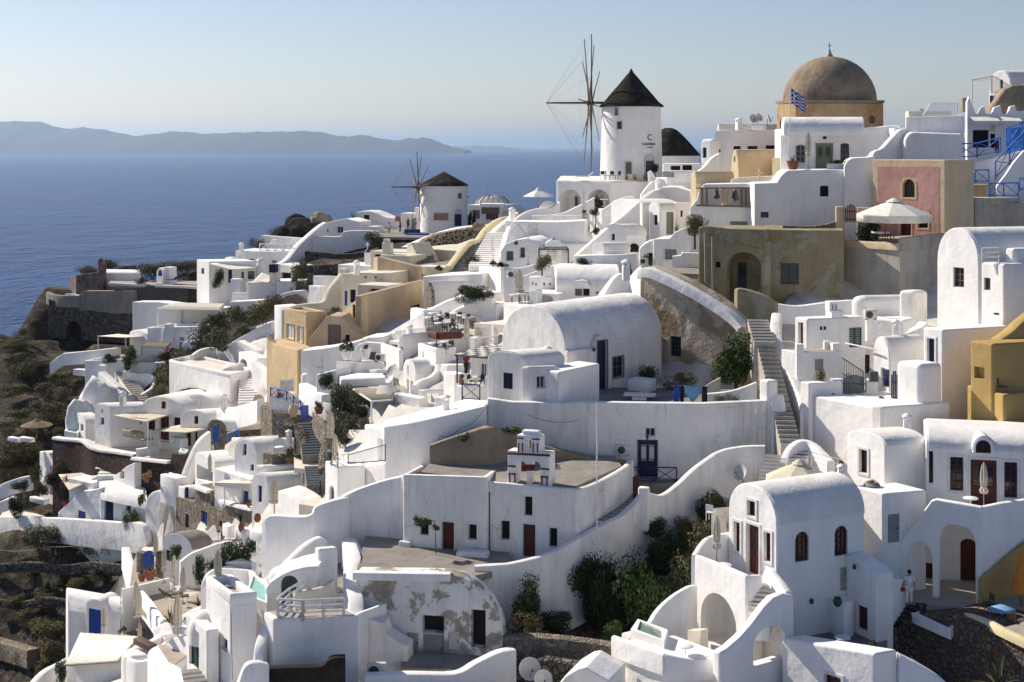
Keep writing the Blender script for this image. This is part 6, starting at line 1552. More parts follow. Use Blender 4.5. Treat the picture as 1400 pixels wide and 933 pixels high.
for lb,pts,hh in (('blue cross braced railing along the upper stair landing',[(1306,217,112.6),(1336,216,111.6),(1368,208,111.2)],1.15),('steep blue railing following the steps',[(1361,246,108.4),(1400,206,107.4)],1.4),('short blue railing on the tan block',[(1333,251,109.0),(1352,250,108.8)],1.0),('low blue railing at the foot of the steps',[(1352,270,107.0),(1392,269,106.6)],1.05),('tall blue railing panel at the far top of the steps',[(1376,204,110.2),(1420,186,109.2)],1.6)): railing(lb,pts,hh, 'bright_blue',r=.04,group='blue railings of the stair house')
block('blue_booth', 'bright blue board booth beside the stairs', 'booth',[(1376,112.2),(1396,111.6)],174,2.4, 'bright_blue',.04,.8); block('wall_end', 'tan wall stub under the blue railing', 'wall',[(1332,106.8),(1395,106.4)],271,4, 'grey_wall',.06,2); railing('tiny blue railing at the edge of the village',[(1394,262,106.4),(1420,262,106.2)],1.0, 'bright_blue',group='blue railings of the stair house')
h=House('white_house', 'dark grey roof boxes beside the white pergola', 'roof box'); h.box([(1316,121),(1324,121)],134,mat='concrete',deep=1,bw=.02,drop=1.2)
# big windmill and the white terraces under it
h=windmill(863,145.0,3.22,3.0,247,145,864,97, 'tall white windmill with dark thatched cap and bare wooden sails',[(.86,.10),(.70,.28),(.52,.47),(.35,.65),(.19,.83),(.08,.94),(.035,1.02),(.015,1.06)],.28,(807,141,145.4),-11,7.3,12,0.02, 'thatch',747)
on_round(h,843,148,4,10, 'off_white',pane='glass_grey'); on_round(h,847,166.5,6,10, 'off_white'); on_round(h,859.5,222,8,16, 'off_white',pane='glass_grey'); on_round(h,888,220,12,27, 'off_white',('door', 'pane'),pane='slate',arch=True)
text_part(h, 'C',888,192,.85, 'slate'); text_part(h, 'CHARISMA',887,198.8,.34, 'slate'); text_part(h, 'OIA SUITES',888,202.6,.14, 'slate')
h2=House('windmill_house', 'round white mill house with low dark thatched cone roof behind the tall windmill', 'house'); c=P(914,232,168.0); h2.base(c.x,c.y,c.z-4)
bm=bmesh.new(); add_lathe(bm,[(3.5,-4),(3.5,Z(211,168)-c.z)],40,c); h2.part('wall',bm, 'white')
bm=bmesh.new(); zt=Z(212,168); pr=[(3.75,-.1),(3.75,0)]+[(3.75*a,(Z(175,168)-zt)*b) for a,b in ((.88,.16),(.72,.38),(.55,.6),(.4,.78),(.26,.92),(.12,.99),(.02,1.0))]; add_lathe(bm,pr,40,(c.x,c.y,zt)); h2.part('roof',bm, 'thatch',smooth=60)
h2=House('white_house', 'white low terrace with dark windows under the thatched cone roof', 'terrace'); m=h2.box([(906,150.0),(958,149.4)],224,mat='white',deep=4)
h2.open(m,0,917,930,227,233, 'hole',depth=.4); h2.open(m,0,933,946,226,233, 'hole',depth=.4)
h2.box([(906,146),(952,145.6)],234,mat='white_clean',deep=2); 
h=House('arched_terrace', 'white terrace block with two deep arches below the tall windmill', 'terrace')
k=[(761,142.6),(834,139.8),(905,141.2),(906,151),(766,152)]
m=h.box(k,[247,249,248,242,241],mat='white',bw=.1,roof='white_roof',deep=9)
h.open(m,0,764,794,259,305, 'niche',arch=.9,depth=2.2); h.open(m,0,803,833,259,305, 'niche',arch=.9,depth=2.6)
q=m['q']; bm=bmesh.new()
for x0,x1,y0,y1,mt in ((786,790,269,282, 'slate'),):
 a=P(x0,y0,143.6); b=P(x1,y1,143.6); add_box(bm,(a.x+b.x)/2,143.6,(a.z+b.z)/2,b.x-a.x,.15,a.z-b.z)
h.part('door',bm, 'slate',smooth=0)
for i,(x,lb) in enumerate(((857, 'golden grass tuft in front of the windmill window'),(868, 'second golden grass tuft near the windmill door'),(882, 'third golden grass tuft close to the white rail'))): plant('grass_tuft',lb,x,247,140.8,1.3,.95, 'grass', 'grass_gold', 'plant', 'golden grass tufts by the windmill')
plant('topiary', 'round clipped dark bush beside the windmill door',896,246,141.6,1.0,1.0, 'mid', 'leaf_dark', 'shrub',stem=.7)
for i,x in enumerate((824,831,838,845)): chair(x,246.5,141.0,i*1.3,['dark chair at the foot of the windmill, at the terrace corner', 'second dark chair at the foot of the windmill', 'third dark chair at the foot of the windmill', 'dark chair next to the grass tufts at the windmill'][i], 'dark_metal', 'dark chairs at the windmill')
plant('shrub', 'dark shrub inside the second arch under the windmill',820,286,140.6,1.3,1.8, 'mid', 'leaf_dark', 'shrub')
lounger(800,246,141.6,2.8, 'white lounger at the sea end of the windmill terrace', 'fabric_white')
r=pergola('white slatted stair rail beside the round clipped bush',[(886,236,139.6),(890,234,139.0),(900,250,138.2),(888,262,138.6)],('white_paint', 'white_paint'),(),cover=False)
gwall('white wall stepping down from the windmill terrace',[(876,266,137.6),(884,256,137.8),(893,248,138.4),(900,252,138.6)],th=.35,mat='white_clean')
block('scroll_panel', 'white pierced ornamental parapet panel above the white roofs', 'parapet',[(922,137.4),(946,137.0)],236,.95, 'white_clean',.02,.2)
h=House('white_house', 'white stepped terrace block below the pierced parapet panel'); m=h.box(K(896,912,946,137.8,1.1,.2),243,mat='white',bw=.08); h.box([(900,134.6),(942,134.0)],255,mat='white_clean',deep=3,bw=.9)
plant('agave', 'spiky green agave in a white planter beside the bell wall',927,271,131.6,1.6,1.3, 'spike', 'leaf_aloe', 'plant'); block('planter_box', 'white planter box with the spiky agave', 'planter',[(920,131.4),(938,131.0)],270,.6, 'white',.04,.6)
h=House('white_house', 'white wedge roofed house with small lamp and grey shaded slope'); m=h.poly((876,131.6),(944,130.6),[(876,270),(888,262),(905,256),(926,256),(944,262)],deep=3,mat='white_clean',bw=.12); m=h.poly((876,130.4),(912,129.6),[(876,273),(895,260),(898,260),(912,273)],deep=1.4,mat='white')
open_parasol(736,286,141.5, 'white open parasol standing against the sea',3.2,1.95,.75, 'fabric_white',.02,6,vent=True)
h=House('white_terrace', 'white rounded terrace with curved parapet under the white open parasol', 'terrace')
m=h.box(K(690,728,800,136.0,.8,.1),303,mat='white',bw=.12)
gwall('',[(704,300,137.6),(716,291,138.2),(735,285,138.8),(752,284,139.4),(764,276,140)],th=.4,mat='white',house=h)
gwall('',[(728,295,134.6),(745,294,134.2),(762,294,134.6)],th=.4,mat='white',house=h); gwall('',[(761,295,133.6),(795,294,133.2)],th=.4,mat='white',smooth=0,house=h)
h.dome(750,284,142,12,9, 'white_clean')
gwall('white curved stair parapet in front of the two arches',[(752,294,138.0),(770,291,138.2),(785,284,138.5),(800,277,138.8),(812,270,139)],th=.4,mat='white')
parasol(798,298,136.6, 'white closed parasol in front of the two deep arches',2.9,mat='fabric_white')
plant('topiary', 'ball topped tree on a thin stem between white walls',814,312,131.0,1.05,1.0, 'mid', 'leaf_dark', 'tree',stem=1.0); plant('shrub', 'round dark shrub at the foot of the ball topped tree',815,318,130.4,.8,.7, 'mid', 'leaf_dark', 'shrub')
chair(800,300,136,.4, 'dark chair by the white closed parasol under the arches', 'dark_metal'); table(826,283,137.5, 'round table on the small balcony beside the second arch')
h=House('white_house', 'white balcony block with curved stair parapet beside the second arch'); m=h.box(K(806,824,870,134.8,1.0,.1),286,mat='white_clean',bw=.12); gwall('',[(824,286,135.0),(840,276,135.2),(852,270,135.4),(866,268,135.6)],th=.4,mat='white',house=h); h.open(m,1,826,836,296,306, 'niche',depth=.1)
h=House('domed_house', 'white house with long smooth oval dome'); h.base(X(776,131),131,Z(345,131)); h.dome(777,334,131.0,36,26, 'white_clean',ry=.8)
m=h.box(K(722,742,822,127.4,.7,.1),333,mat='white_clean',bw=.3)
h=House('white_house', 'white house with round porthole and two grey framed windows'); m=h.poly((684,124.4),(742,123.4),[(684,344),(690,334),(705,328),(722,326),(735,331),(742,340)],deep=6,mat='white',bw=.12)
h.open(m,0,691,702,343,357, 'win', 'off_white',bars=(0,0),pane='glass_grey'); h.open(m,0,710,718,338,353, 'win', 'off_white',bars=(0,0),pane='glass_grey'); h.open(m,0,703,708,330,335, 'win', 'slate',bars=(0,0),pane='off_white',depth=.05)
h=House('white_house', 'white blank terrace wall with a pale inset door above the porthole house'); m=h.poly((690,129.6),(800,128.6),[(690,336),(694,318),(700,304),(706,303),(760,304),(800,302)],deep=3,mat='white_clean',bw=.12); h.open(m,0,722,735,306,322, 'door', 'white_paint',depth=.04)
m=h.poly((688,128.4),(722,127.6),[(688,340),(694,322),(702,308),(706,306),(722,326)],deep=.6,mat='white',bw=.06)
parasol(722,362,121.6, 'white closed parasol beside the porthole house',2.35,mat='fabric_white'); parasol(674,356,133, 'pale closed parasol standing on the white stairs',2.2,mat='fabric_white')
gwall('white low curved wall in front of the porthole house',[(690,366,120.4),(712,366,120),(738,360,119.8),(758,358,119.6)],th=.4,mat='white')
for i,(x,y) in enumerate(((676,366),(688,366))): plant('shrub',['purple leaved shrub beside the low curved wall', 'second purple leaved shrub in the same bed'][i],x,y,120.6,1.0,.6, 'small', 'fabric_dark', 'shrub')
r=pergola('dark framed pavilion with draped white curtains',[(737,341,121.4),(777,341,121.0),(775,338,124),(739,338,124.4)],('slate', 'canvas_white'),((0,362),(1,362),(2,356),(3,356)),cover=False)
for i,(a,b,yy) in enumerate(((748,762,358),(768,776,360))): cloth(['first white curtain of the dark framed pavilion', 'narrow white curtain of the dark framed pavilion'][i],a,b,343,yy,121.5, 'canvas_white')
open_parasol(757,357,125.0, 'white pointed canopy over the dark framed pavilion',2.9,2.0,.7, 'fabric_white',.05,4,rz=.78)
h=House('white_house', 'two storey white house with small dark window in its sunny face and sage green door'); k=K(835,879,928,124.6,1.1,.25)
m=V3(h,k,284,273,mat='white_clean',sq=2.6); h.open(m,0,864,870,293,306, 'win', 'sage',bars=(0,0))
m=V3(h,K(887,902,924,123.0,1.1,.25),288,277,mat='white_clean',sq=2.2,deep=5); h.open(m,0,893,899,294,308, 'win', 'slate',bars=(0,0))
h.open(m,1,911,921,290,321, 'door', 'sage',depth=.15); h.open(m,1,916,919,285,288, 'hole',depth=.05)
m=h.box(K(918,926,948,124.0,.9,.2),277,mat='white_clean',bw=.1); h.open(m,1,930.5,933.5,288,297, 'hole',depth=.2)
gwall('long white stair parapet climbing diagonally to the small window',[(787,350,119.6),(800,338,120.6),(818,322,121.8),(836,306,122.8),(852,294,123.6),(872,276,124.8)],th=.5,mat='white_clean')
h=House('white_house', 'small white arched gable house with one slit window'); m=V3(h,K(824,857,884,121.6,.5,.3),322,307,mat='white_clean',sq=2.2); h.open(m,0,836,840.5,320,329, 'win', 'slate',bars=(0,0)); h.open(m,0,860,873,333,345, 'hole',depth=.1,arch=True)
h=House('vaulted_house', 'tiny white vault with rounded gable among white terraces'); m=V3(h,K(809,826,862,118.4,.9,.15),342,332,mat='white_clean',sq=2.4)
h=House('white_house', 'white terrace wall with sunlit flat top below the tiny vault', 'terrace'); m=h.box(K(790,806,870,117.4,.9,.1),349,mat='white',bw=.1); gwall('',[(787,350,117.2),(805,349,116.8),(850,348,116.4),(870,346,116.4)],th=.4,mat='white',smooth=0,house=h)
plant('shrub', 'green shrub at the corner of the white terrace wall',797,361,115.4,1.6,.7, 'mid', 'leaf', 'shrub')
h=House('white_house', 'white house with sage green square shutter and stepped parapet'); m=h.poly((893,116.6),(944,115.6),[(893,327),(915,326),(922,318),(932,313),(943,310),(944,330)],deep=4,mat='white',bw=.1)
h.open(m,0,909,925,341,355, 'shut', 'sage',depth=.12,trim='white_paint')
m=h.poly((872,117.6),(894,116.8),[(872,340),(880,332),(888,328),(894,328)],deep=3,mat='white_clean',bw=.2); h.open(m,0,884,892,346,360, 'hole',depth=.4)
gwall('low white stepped wall beside the sage green shutter',[(920,350,112.6),(931,349,112.4),(933,345,112.4),(955,346,112.4)],th=.5,mat='white',smooth=0)
plant('agave', 'spiky agave by the sage green door',925,318,119.4,1.1,1.1, 'spike', 'leaf_aloe', 'plant'); plant('tree', 'small olive tree beside the olive plaster house',950,336,112.2,2.3,2.0, 'mid', 'leaf_olive', 'tree',stem=.7)
plant('shrub', 'green shrub in front of the sage shutter house',884,361,113.2,1.2,1.0, 'mid', 'leaf', 'shrub'); plant('bougainvillea', 'dark red bougainvillea against a white wall',859,374,110.8,.8,1.1, 'mid', 'leaf_dark', 'shrub',flowers='flower_red')
slab('alley_floor', 'grey alley between white wall and olive house',[(892,108.2),(968,106.0),(960,112.5),(900,113)],372,mat='concrete')
h=House('vaulted_house', 'white barrel vaulted house with arched dormer over a dark window'); m=h.vault((757,118.6),(760,112.8),391,361,to=(848,111.6),mat='white',roof='white',sq=2.2)
h.open(m,1,786,796,395,405, 'win', 'sage',bars=(0,0),pane='glass_grey',depth=.1); h.open(m,1,796.5,806,395,405, 'hole',depth=.4)
m2=h.vault((783,111.7),(806,111.5),392,384,deep=2.0,bot=Z(393,111.6),mat='white_clean',ro=.02)
h.open(m,1,815,818,399,402, 'hole',depth=.1)
def rock(label,px,py,d,w,hh,dep,mat,name='rock',seed=1,cat='rock',rough=.3):
 rnd=random.Random(seed); bm=bmesh.new(); bmesh.ops.create_icosphere(bm,subdivisions=4,radius=1.0)
 from mathutils import noise as mn
 for v in bm.verts:
  n=mn.fractal(v.co*1.3+Vector((seed*7.1,0,0)),1.0,2.0,5); v.co *= 1+rough*n; v.co=Vector((v.co.x*w/2,v.co.y*dep/2,max(-.4,v.co.z)*hh))
 o=obj(name,bm,mat,None,70); o.location=P(px,py,d); return tag(o,label,cat)
def shrubs(label_fmt,lst,mat,kind='scrub'):
 for lb,x,y,d,w,hh in lst: plant('shrub',lb,x,y,d,w,hh,kind,mat, 'shrub')
# small windmill and the ridge
h=windmill(606.8,200.0,3.38,3.34,320,253,608,235, 'squat white windmill with shallow dark cone cap and bare poles',[(.75,.27),(.5,.52),(.25,.77),(.06,.97),(.02,1.0)],.12,(571,256,198.4),24,5.0,12,.12, 'thatch_brown',535)
on_round(h,628.3,264.5,4.5,7, 'off_white',pane='glass_grey'); on_round(h,603,292,19,9, 'sign_beige',('sign_frame', 'sign_board'),pane='sign_red',out=.06); on_round(h,626,293,9,16, 'off_white',('door', 'pane'),pane='navy',arch=True)
h=House('white_house', 'white cube house with grey door beside the squat windmill'); m=h.box([(548,203),(574,202)],292,mat='white',deep=3,bw=.08); h.open(m,0,562,570,299,320, 'door', 'grey_door')
h.box([(567,201.6),(574,201.5)],284,mat='white',deep=1,bw=.05)
block('sign_board', 'reddish sign board on the wall beside the white cube house', 'sign',[(540,203.6),(548,203.4)],296,.75, 'sign_red',.02,.1)
h=House('white_house', 'white house with curved parapet top and one navy door, against the sea'); m=h.poly((484,208),(549,206),[(484,297),(487,291),(494,289),(506,289),(516,292),(526,297),(549,300)],deep=4,mat='white',bw=.1); h.open(m,0,497,505,294,309, 'door', 'navy')
plant('palm_plant', 'spiky palm like plant by the navy door house',484,306,205,2.4,2.2, 'spike', 'leaf_olive', 'plant')
for i,(x,y,d,t,l,lb) in enumerate(((532,321,196, 'fabric_white', 'fabric_grey', 'person in white top walking on the path below the squat windmill'),(547,318,197, 'fabric_red', 'fabric_dark', 'person in dark red top by the dark counter under the windmill'),(558,315,198, 'terracotta', 'fabric_dark', 'person in rust coloured top under the windmill poles'),(568,315,198, 'fabric_light_blue', 'fabric_grey', 'person in pale blue top beside the grey door'))): person(x,y,d,lb,1.72,i*1.4,t,l)
h=House('terrace_counter', 'dark panelled counter with white ends under the windmill', 'counter'); h.box([(549,194),(553,194)],313,mat='white_clean',deep=.6,drop=2,bw=.04); h.box([(553,194.2),(574,194)],314,mat='dark_metal',deep=.5,drop=2,bw=.02)
block('canvas_sheet', 'blue canvas sheet on the terrace under the windmill', 'canvas',[(554,192),(582,191)],320,.9, 'fabric_blue',.1,1.5); slab('path', 'grey path at the foot of the windmill',[(505,188),(600,186),(650,205),(500,206)],324,mat='concrete')
h=House('restaurant', 'low flat restaurant with brown awning and glazed front beside the squat windmill'); m=h.box([(640,221),(690,219)],281,mat='white',deep=5,bw=.06); h.open(m,0,664,681,291,301, 'win', 'off_white',bars=(3,0)); h.open(m,0,645,656,287,300, 'win', 'off_white',bars=(1,0),pane='glass_grey')
h.box([(658,217),(685,216.5)],284,mat='awning_brown',deep=2,drop=1.0,bw=.05); h.box([(656,217.4),(688,217)],279,mat='white_clean',deep=3,drop=.7,bw=.05)
h=House('dome_tent', 'pale ribbed dome tent with a mast against the sea', 'tent'); h.base(X(673,226),226,Z(279,226)); h.dome(673,279,226,23,12, 'canvas_white',ry=.6)
bm=bmesh.new(); c=P(673,279,226)
for i in range(9):
 a=PI*i/8
 for j in range(8):
  p=lambda t: c+Vector((2.75*math.cos(a)*math.cos(t),-1.65*math.sin(a)*math.cos(t),1.43*math.sin(t))); add_tube(bm,p(PI/2*j/8),p(PI/2*(j+1)/8),.06,seg=5)
add_tube(bm,c+Vector((-.7,0,1)),P(667,246,226),.04); h.part('rib',bm, 'grey_wall')
h=House('white_house', 'tiny white gabled house front above the cream stair wall'); m=h.poly((683,206),(697,205),[(683,285),(689,280),(697,287)],deep=4,mat='white_clean',bw=.05); h.open(m,0,687,694,289,297, 'niche',depth=.5)
for i,x in enumerate((642,648)): plant('cypress',['thin dark cypress between windmill and restaurant', 'second thin dark cypress touching the restaurant'][i],x,305,201,1.0,2.3, 'mid', 'leaf_dark', 'tree', 'thin cypresses by the restaurant')
gwall('white ramp wall sweeping up under the squat windmill',[(556,338,176),(575,329,179),(600,319,182),(630,311,185),(665,307,187)],th=1.6,mat='white_clean')
h=House('stone_wall', 'honeycomb patterned lava stone wall under the white ramp', 'wall'); h.poly((576,171),(668,175),[(576,334),(584,327),(600,320),(625,315),(650,311),(668,309)],deep=1.5,mat='pocked_stone',bw=.1)
rock('tan rock lump at the end of the honeycomb wall',654,312,172,1.5,.7,1.2, 'rock_face',seed=4)
h=House('cream_terrace', 'cream terrace with small stair and inset panel below the honeycomb wall', 'terrace')
m=h.poly((560,157),(640,153),[(560,340),(578,340),(586,340),(640,344)],deep=8,mat='cream',bw=.1); h.open(m,0,603,613,346,361, 'door', 'cream',depth=.06)
m=h.poly((556,153),(575,151),[(556,333),(562,332),(575,358)],deep=2.5,mat='cream',bw=.08); m=h.box([(520,148.4),(612,147.6)],[364,362],mat='cream',deep=6,bw=.08,roof='concrete')
stairs('short blue grey stair in the cream terrace',(582,360,150),(579,340,155),1.9,8,('slate', 'concrete'))
h=House('cream_house', 'cream house front with a row of small vents and a white terrace shelf', 'house'); m=h.box([(506,156),(560,154)],345,mat='cream',deep=4,bw=.08); h.open(m,0,512,522,348,353, 'hole',depth=.2); m=h.box([(520,151),(562,149)],350,mat='cream',deep=3,bw=.1)
h.box([(522,151.2),(533,150.8)],332,mat='cream',deep=.8,bw=.08,drop=4); h.box([(524,151.2),(531,151)],327,mat='cream',deep=.5,bw=.05,drop=2)
stairs('long blue grey stairway between cream walls',(632,374,137),(656,334,150),2.6,17,('slate', 'concrete'),skirt=2)
stairs('upper end of the blue grey stairway',(656,334,150),(668,320,157),2.2,6,('slate', 'concrete'),skirt=2)
gwall('cream parapet climbing beside the blue grey stairway to the tiny gabled house',[(613,364,138),(622,352,142),(632,338,146),(640,330,149),(652,327,151),(660,316,156),(668,308,161),(682,299,168),(694,296,172)],th=.6,mat='cream_yellow')
stairs('white stairway curving up beside the cream parapet',(664,364,132),(687,318,150),3.2,18,('white_roof', 'white'),skirt=2)
gwall('white parapet between cream and white stairways',[(650,364,133),(655,350,137),(660,338,142),(668,324,149),(680,311,156),(694,300,163),(705,290,168)],th=.7,mat='white_clean')
gwall('white curved wall shouldering the white stairway',[(686,352,127),(688,338,130),(692,322,134),(698,309,138),(704,304,140)],th=.6,mat='white_clean')
plant('potted_shrub', 'yellow green plants in clay boxes at the foot of the blue grey stairway',645,373,134.5,2.0,1.5, 'mid', 'leaf_olive', 'plant',pot=1.2,pot_h=.5)
block('wall_end', 'pale grey wall with rounded shrub below the cream terrace', 'wall',[(571,143),(612,141)],366,4, 'cream',.08,2); plant('shrub', 'small round shrub on the pale grey wall',602,372,140,1.2,.7, 'small', 'leaf_dark', 'plant')
h=House('beige_house', 'roofless beige house wall with narrow brown window'); h.poly((511,146.4),(516,144.1),[(511,352),(516,351)],deep=.5,mat='beige',bw=.05,back=(1,.3)); m=h.poly((516,144.0),(572,140.5),[(516,351),(545,358),(572,365)],deep=.6,mat='beige',bw=.06); h.open(m,0,535,540,377,392, 'hole',depth=.3)
h=House('grey_house', 'grey cream house with stepped flat roof, navy shutters and round vents'); m=h.box([(468,142),(537,139)],[374,373],mat='cream',deep=5,bw=.08); h.open(m,0,478,486,396,414, 'win', 'navy'); h.open(m,0,471,475,398,418, 'shut', 'blue_paint',depth=.05); h.open(m,0,498,501,378,381, 'hole',depth=.2); h.open(m,0,512,515,378,381, 'hole',depth=.2)
m=h.box([(488,137),(530,135.4)],391,mat='cream',deep=3,bw=.08); h.open(m,0,504,520,395,404, 'hole',depth=.6)
h.box([(463,143),(472,142.6)],368,mat='cream',deep=.8,bw=.06,drop=5)
gwall('grey cream wall swooping up in an S to the chimney',[(388,424,131),(400,418,132),(420,415,132.6),(440,413,133),(446,404,134),(452,392,135),(460,382,136),(466,374,137)],th=.5,mat='cream')
h=House('white_house', 'white cube house with pale blue flat roof beside the dark terraces'); m=h.box(K(428,440,462,152,.8,.2),378,mat='white',bw=.06,roof='fabric_light_blue'); h.box(K(422,438,450,148,.9,.2),392,mat='white_clean',bw=.06); h.box([(462,160),(508,158)],364,mat='white',deep=4,bw=.08)
h=House('mini_chapel', 'tiny white chapel with blue dome and white cross', 'chapel'); m=h.box([(498,160),(507,159.8)],346,mat='white',deep=1.5,bw=.05,drop=4); h.dome(502.5,346,160.5,4.2,5, 'blue_paint'); c=P(502.5,341,160.5); h.tubes('cross',[(c,c+Vector((0,0,.8))),(c+Vector((-.25,0,.55)),c+Vector((.25,0,.55)))],.06, 'white_paint')
h=House('beige_house', 'big beige plaster house with sloping wall top and brown shuttered windows'); k=[(455,127.6),(494,119.5),(583,131.0)]
m=h.poly((456,131.6),(494,125.2),[(456,440),(464,432),(478,418),(488,408),(494,405)],deep=.7,mat='tan',bw=.1); h.open(m,0,482,489,417,437, 'win', 'brown_wood',depth=.15)
m=h.poly((494,125.1),(583,134.0),[(494,405),(530,396),(560,388),(583,383)],deep=.7,mat='beige',bw=.1); h.open(m,0,562,574,417,433, 'win', 'slate',bars=(2,0),depth=.15)
h=House('beige_house', 'beige house with two white shuttered windows and rough brown door'); m=h.box(K(388,419,447,124.6,1.0,.35),430,mat='tan',bw=.12,rim=.2,roof='concrete')
h.open(m,0,392,402,443,463, 'shut', 'white_paint',depth=.06,trim='beige_trim',tw=.08); h.open(m,0,407,414,446,468, 'shut', 'white_paint',depth=.06,trim='beige_trim',tw=.08)
m=h.poly((422,123.2),(492,122.6),[(422,464),(430,454),(446,434),(450,432),(467,433),(476,445),(492,464)],deep=3,mat='beige',bw=.08); h.open(m,0,448,466,444,475, 'door', 'door_brown',depth=.25); h.open(m,0,472,478,458,470, 'hole',depth=.25)
h=House('tan_wall', 'tan plaster base wall with tall arched niche window'); m=h.box(K(366,411,440,120.8,1.3,.3),480,mat='tan',bw=.14); h.open(m,0,400,407,483,514, 'win', 'slate',arch=True,depth=.3,bars=(0,0)); gwall('',[(369,460,127),(376,470,126),(390,473,124),(411,478,121)],th=.6,mat='tan',house=h)
h=House('white_house', 'white wall house with blind arched niche beside the tan base wall'); m=h.poly((411,119.8),(500,118.4),[(411,480),(440,477),(470,472),(497,464),(500,464)],deep=2.5,mat='white',bw=.1); h.open(m,0,433,442,482,504, 'niche',arch=True,depth=.25)
h.box([(495,119.2),(523,118.6)],[462,461],mat='white',deep=3,bw=.06)
plant('climber', 'small grey climber on the roof ledge of the grey cream house',457,430,127,1.6,.8, 'scrub', 'leaf_olive', 'plant')
# far shoulder of the hill, white houses by the sea
h=House('white_house', 'white house with navy doors, shade sail and dark creeper by the sea'); m=h.box(K(269,286,350,178,1.1,.22),358,mat='white',bw=.08)
h.open(m,0,275,279,367,375, 'win', 'slate',bars=(0,0)); h.open(m,1,312,317.5,369,387, 'door', 'navy'); h.open(m,1,330,333.5,372,381, 'win', 'navy',bars=(0,0)); h.open(m,1,339,348,371,382, 'win', 'navy',bars=(1,0))
h2=House('white_house', 'two storey flat roofed white house behind the shade sail'); m=h2.box([(322,187),(402,184.6)],[343,345],mat='white',deep=5,bw=.08); h2.open(m,0,340,347,354,365, 'win', 'slate',bars=(0,0)); h2.open(m,0,371,378,356,360, 'win', 'off_white',bars=(1,0)); h2.box(K(306,316,330,186,.8,.2),352,mat='white',bw=.3)
sail('white shade sail stretched from the sea house roof',[(287,361,177),(322,356,182),(352,367,178),(318,369,172)], 'canvas_white',((3,390),))
plant('creeper', 'dark creeper on the sunny corner wall of the sea house',297,386,175.5,1.8,2.2, 'mid', 'leaf_dark', 'shrub')
h=House('sea_terrace', 'white roof terrace with back wall overlooking the sea', 'terrace'); m=h.poly((354,194),(416,190),[(354,330),(358,322),(416,326)],deep=.6,mat='white',bw=.06); m=h.box([(352,188.6),(398,186)],346,mat='white',deep=3,bw=.06)
railing('white slatted railing of the roof terrace overlooking the sea',[(355,344,187.4),(398,345,185.4)],1.0, 'white_paint',style='x',r=.05)
for i,x in enumerate((374,401)): sail(['small white awning flap leaning on the roof terrace wall', 'second small awning flap by the swooping wall'][i],[(x-6,335,189.4),(x-1,327,190.6),(x+6,328,190.6),(x+1,336,189.4)], 'fabric_white',sag=.05)
gwall('tall white wall swooping up the hill in one long curve',[(376,362,180),(386,358,181),(396,349,183),(404,338,185.5),(414,328,188),(424,319,190.5),(436,309,193.5),(444,304,195)],th=.8,mat='white_clean')
gwall('white terrace wall with a step in its top, above the dark terraces',[(416,340,190),(418,328,190.6),(424,324,191),(440,323,191),(465,323,191),(470,317,191),(490,315,191),(518,316,191)],th=.7,mat='white')
h=House('white_house', 'low white house with shallow peaked roof and three small windows high on the shoulder'); m=h.poly((437,200),(492,198),[(437,313),(446,305),(456,302),(474,299),(492,304)],deep=4,mat='white',bw=.1); h.open(m,0,461,469,310,319, 'win', 'off_white',bars=(1,0)); h.open(m,0,445,449,313,318, 'win', 'slate',bars=(0,0)); h.box([(490,199),(516,198)],310,mat='white',deep=2,bw=.06)
for lb,pts,bb in (('dark lava terrace wall below the stepped white wall',[(418,343,183),(440,345,182.6),(470,347,182),(505,344,181)],372),('second dark lava terrace wall lower on the shoulder',[(410,366,172),(440,362,172),(470,361,171),(500,362,170)],385)): gwall(lb,pts,th=.8,mat='lava_stone')
rock('big dark boulder on the rocky crest by the sea',405,306,206,3.2,1.5,2.4, 'black_rock',seed=2,rough=.15); rock('ragged rock crest behind the swooping wall',420,318,205,9,2.0,5, 'black_rock',seed=6); rock('tan broken rock at the top of the crest',438,306,205,3.5,1.6,3, 'rock_face',seed=8)
shrubs('',[('dark green shrub covering the crest',425,322,203,5.0,2.4),('shrub low on the seaward crest',385,322,205,4,1.6),('shrub at the edge of the roof terrace by the sea',350,342,193,2.2,2.0)], 'leaf_scrub')
shrubs('',[('tall dark shrub beside the swooping wall',412,378,172,2.6,3.0),('tall shrub below the dark terrace',405,398,167,2.0,2.6),('round olive shrub beside the pale blue roof',421,398,165,2.0,2.8),('shrub on the path under the windmill',512,332,187,3.2,2.0)], 'leaf_olive', 'mid')
h=House('white_house', 'white house with shaded flat roof, pointed canopy and blue capped tower'); m=h.box([(337,169.5),(404,166.5)],[386,385],mat='white',deep=5,bw=.1); h.open(m,0,340,342,387,389, 'hole')
m=h.box([(368,168.2),(376,167.6)],362,mat='cream',deep=.9,bw=.03); h.box([(367.6,167.4),(376.4,167.2)],362,mat='navy',deep=1.0,bw=.02,drop=.95); h.open(m,0,371,375.5,391,398, 'hole',depth=.1,pane='navy')
sail('cream pointed canopy on the white flat roof',[(346,385,168),(358,373,171),(376,379,170),(368,387,167.4)], 'canvas_white',sag=.1); h=House('white_chimney', 'white bottle shaped chimney in front of the two storey house', 'chimney'); c=P(356,374,180); h.base(c.x,c.y,c.z); bm=bmesh.new(); add_lathe(bm,[(.9,-2),(.75,0),(.5,.8),(.4,1.4),(.55,1.6),(.3,1.9)],14,c); h.part('stack',bm, 'white')
h=House('white_house', 'white walls behind the blue capped tower'); m=h.box([(380,175),(404,173)],[361,364],mat='white',deep=3,bw=.08); h.open(m,0,384,398,373,382, 'hole',depth=.3)
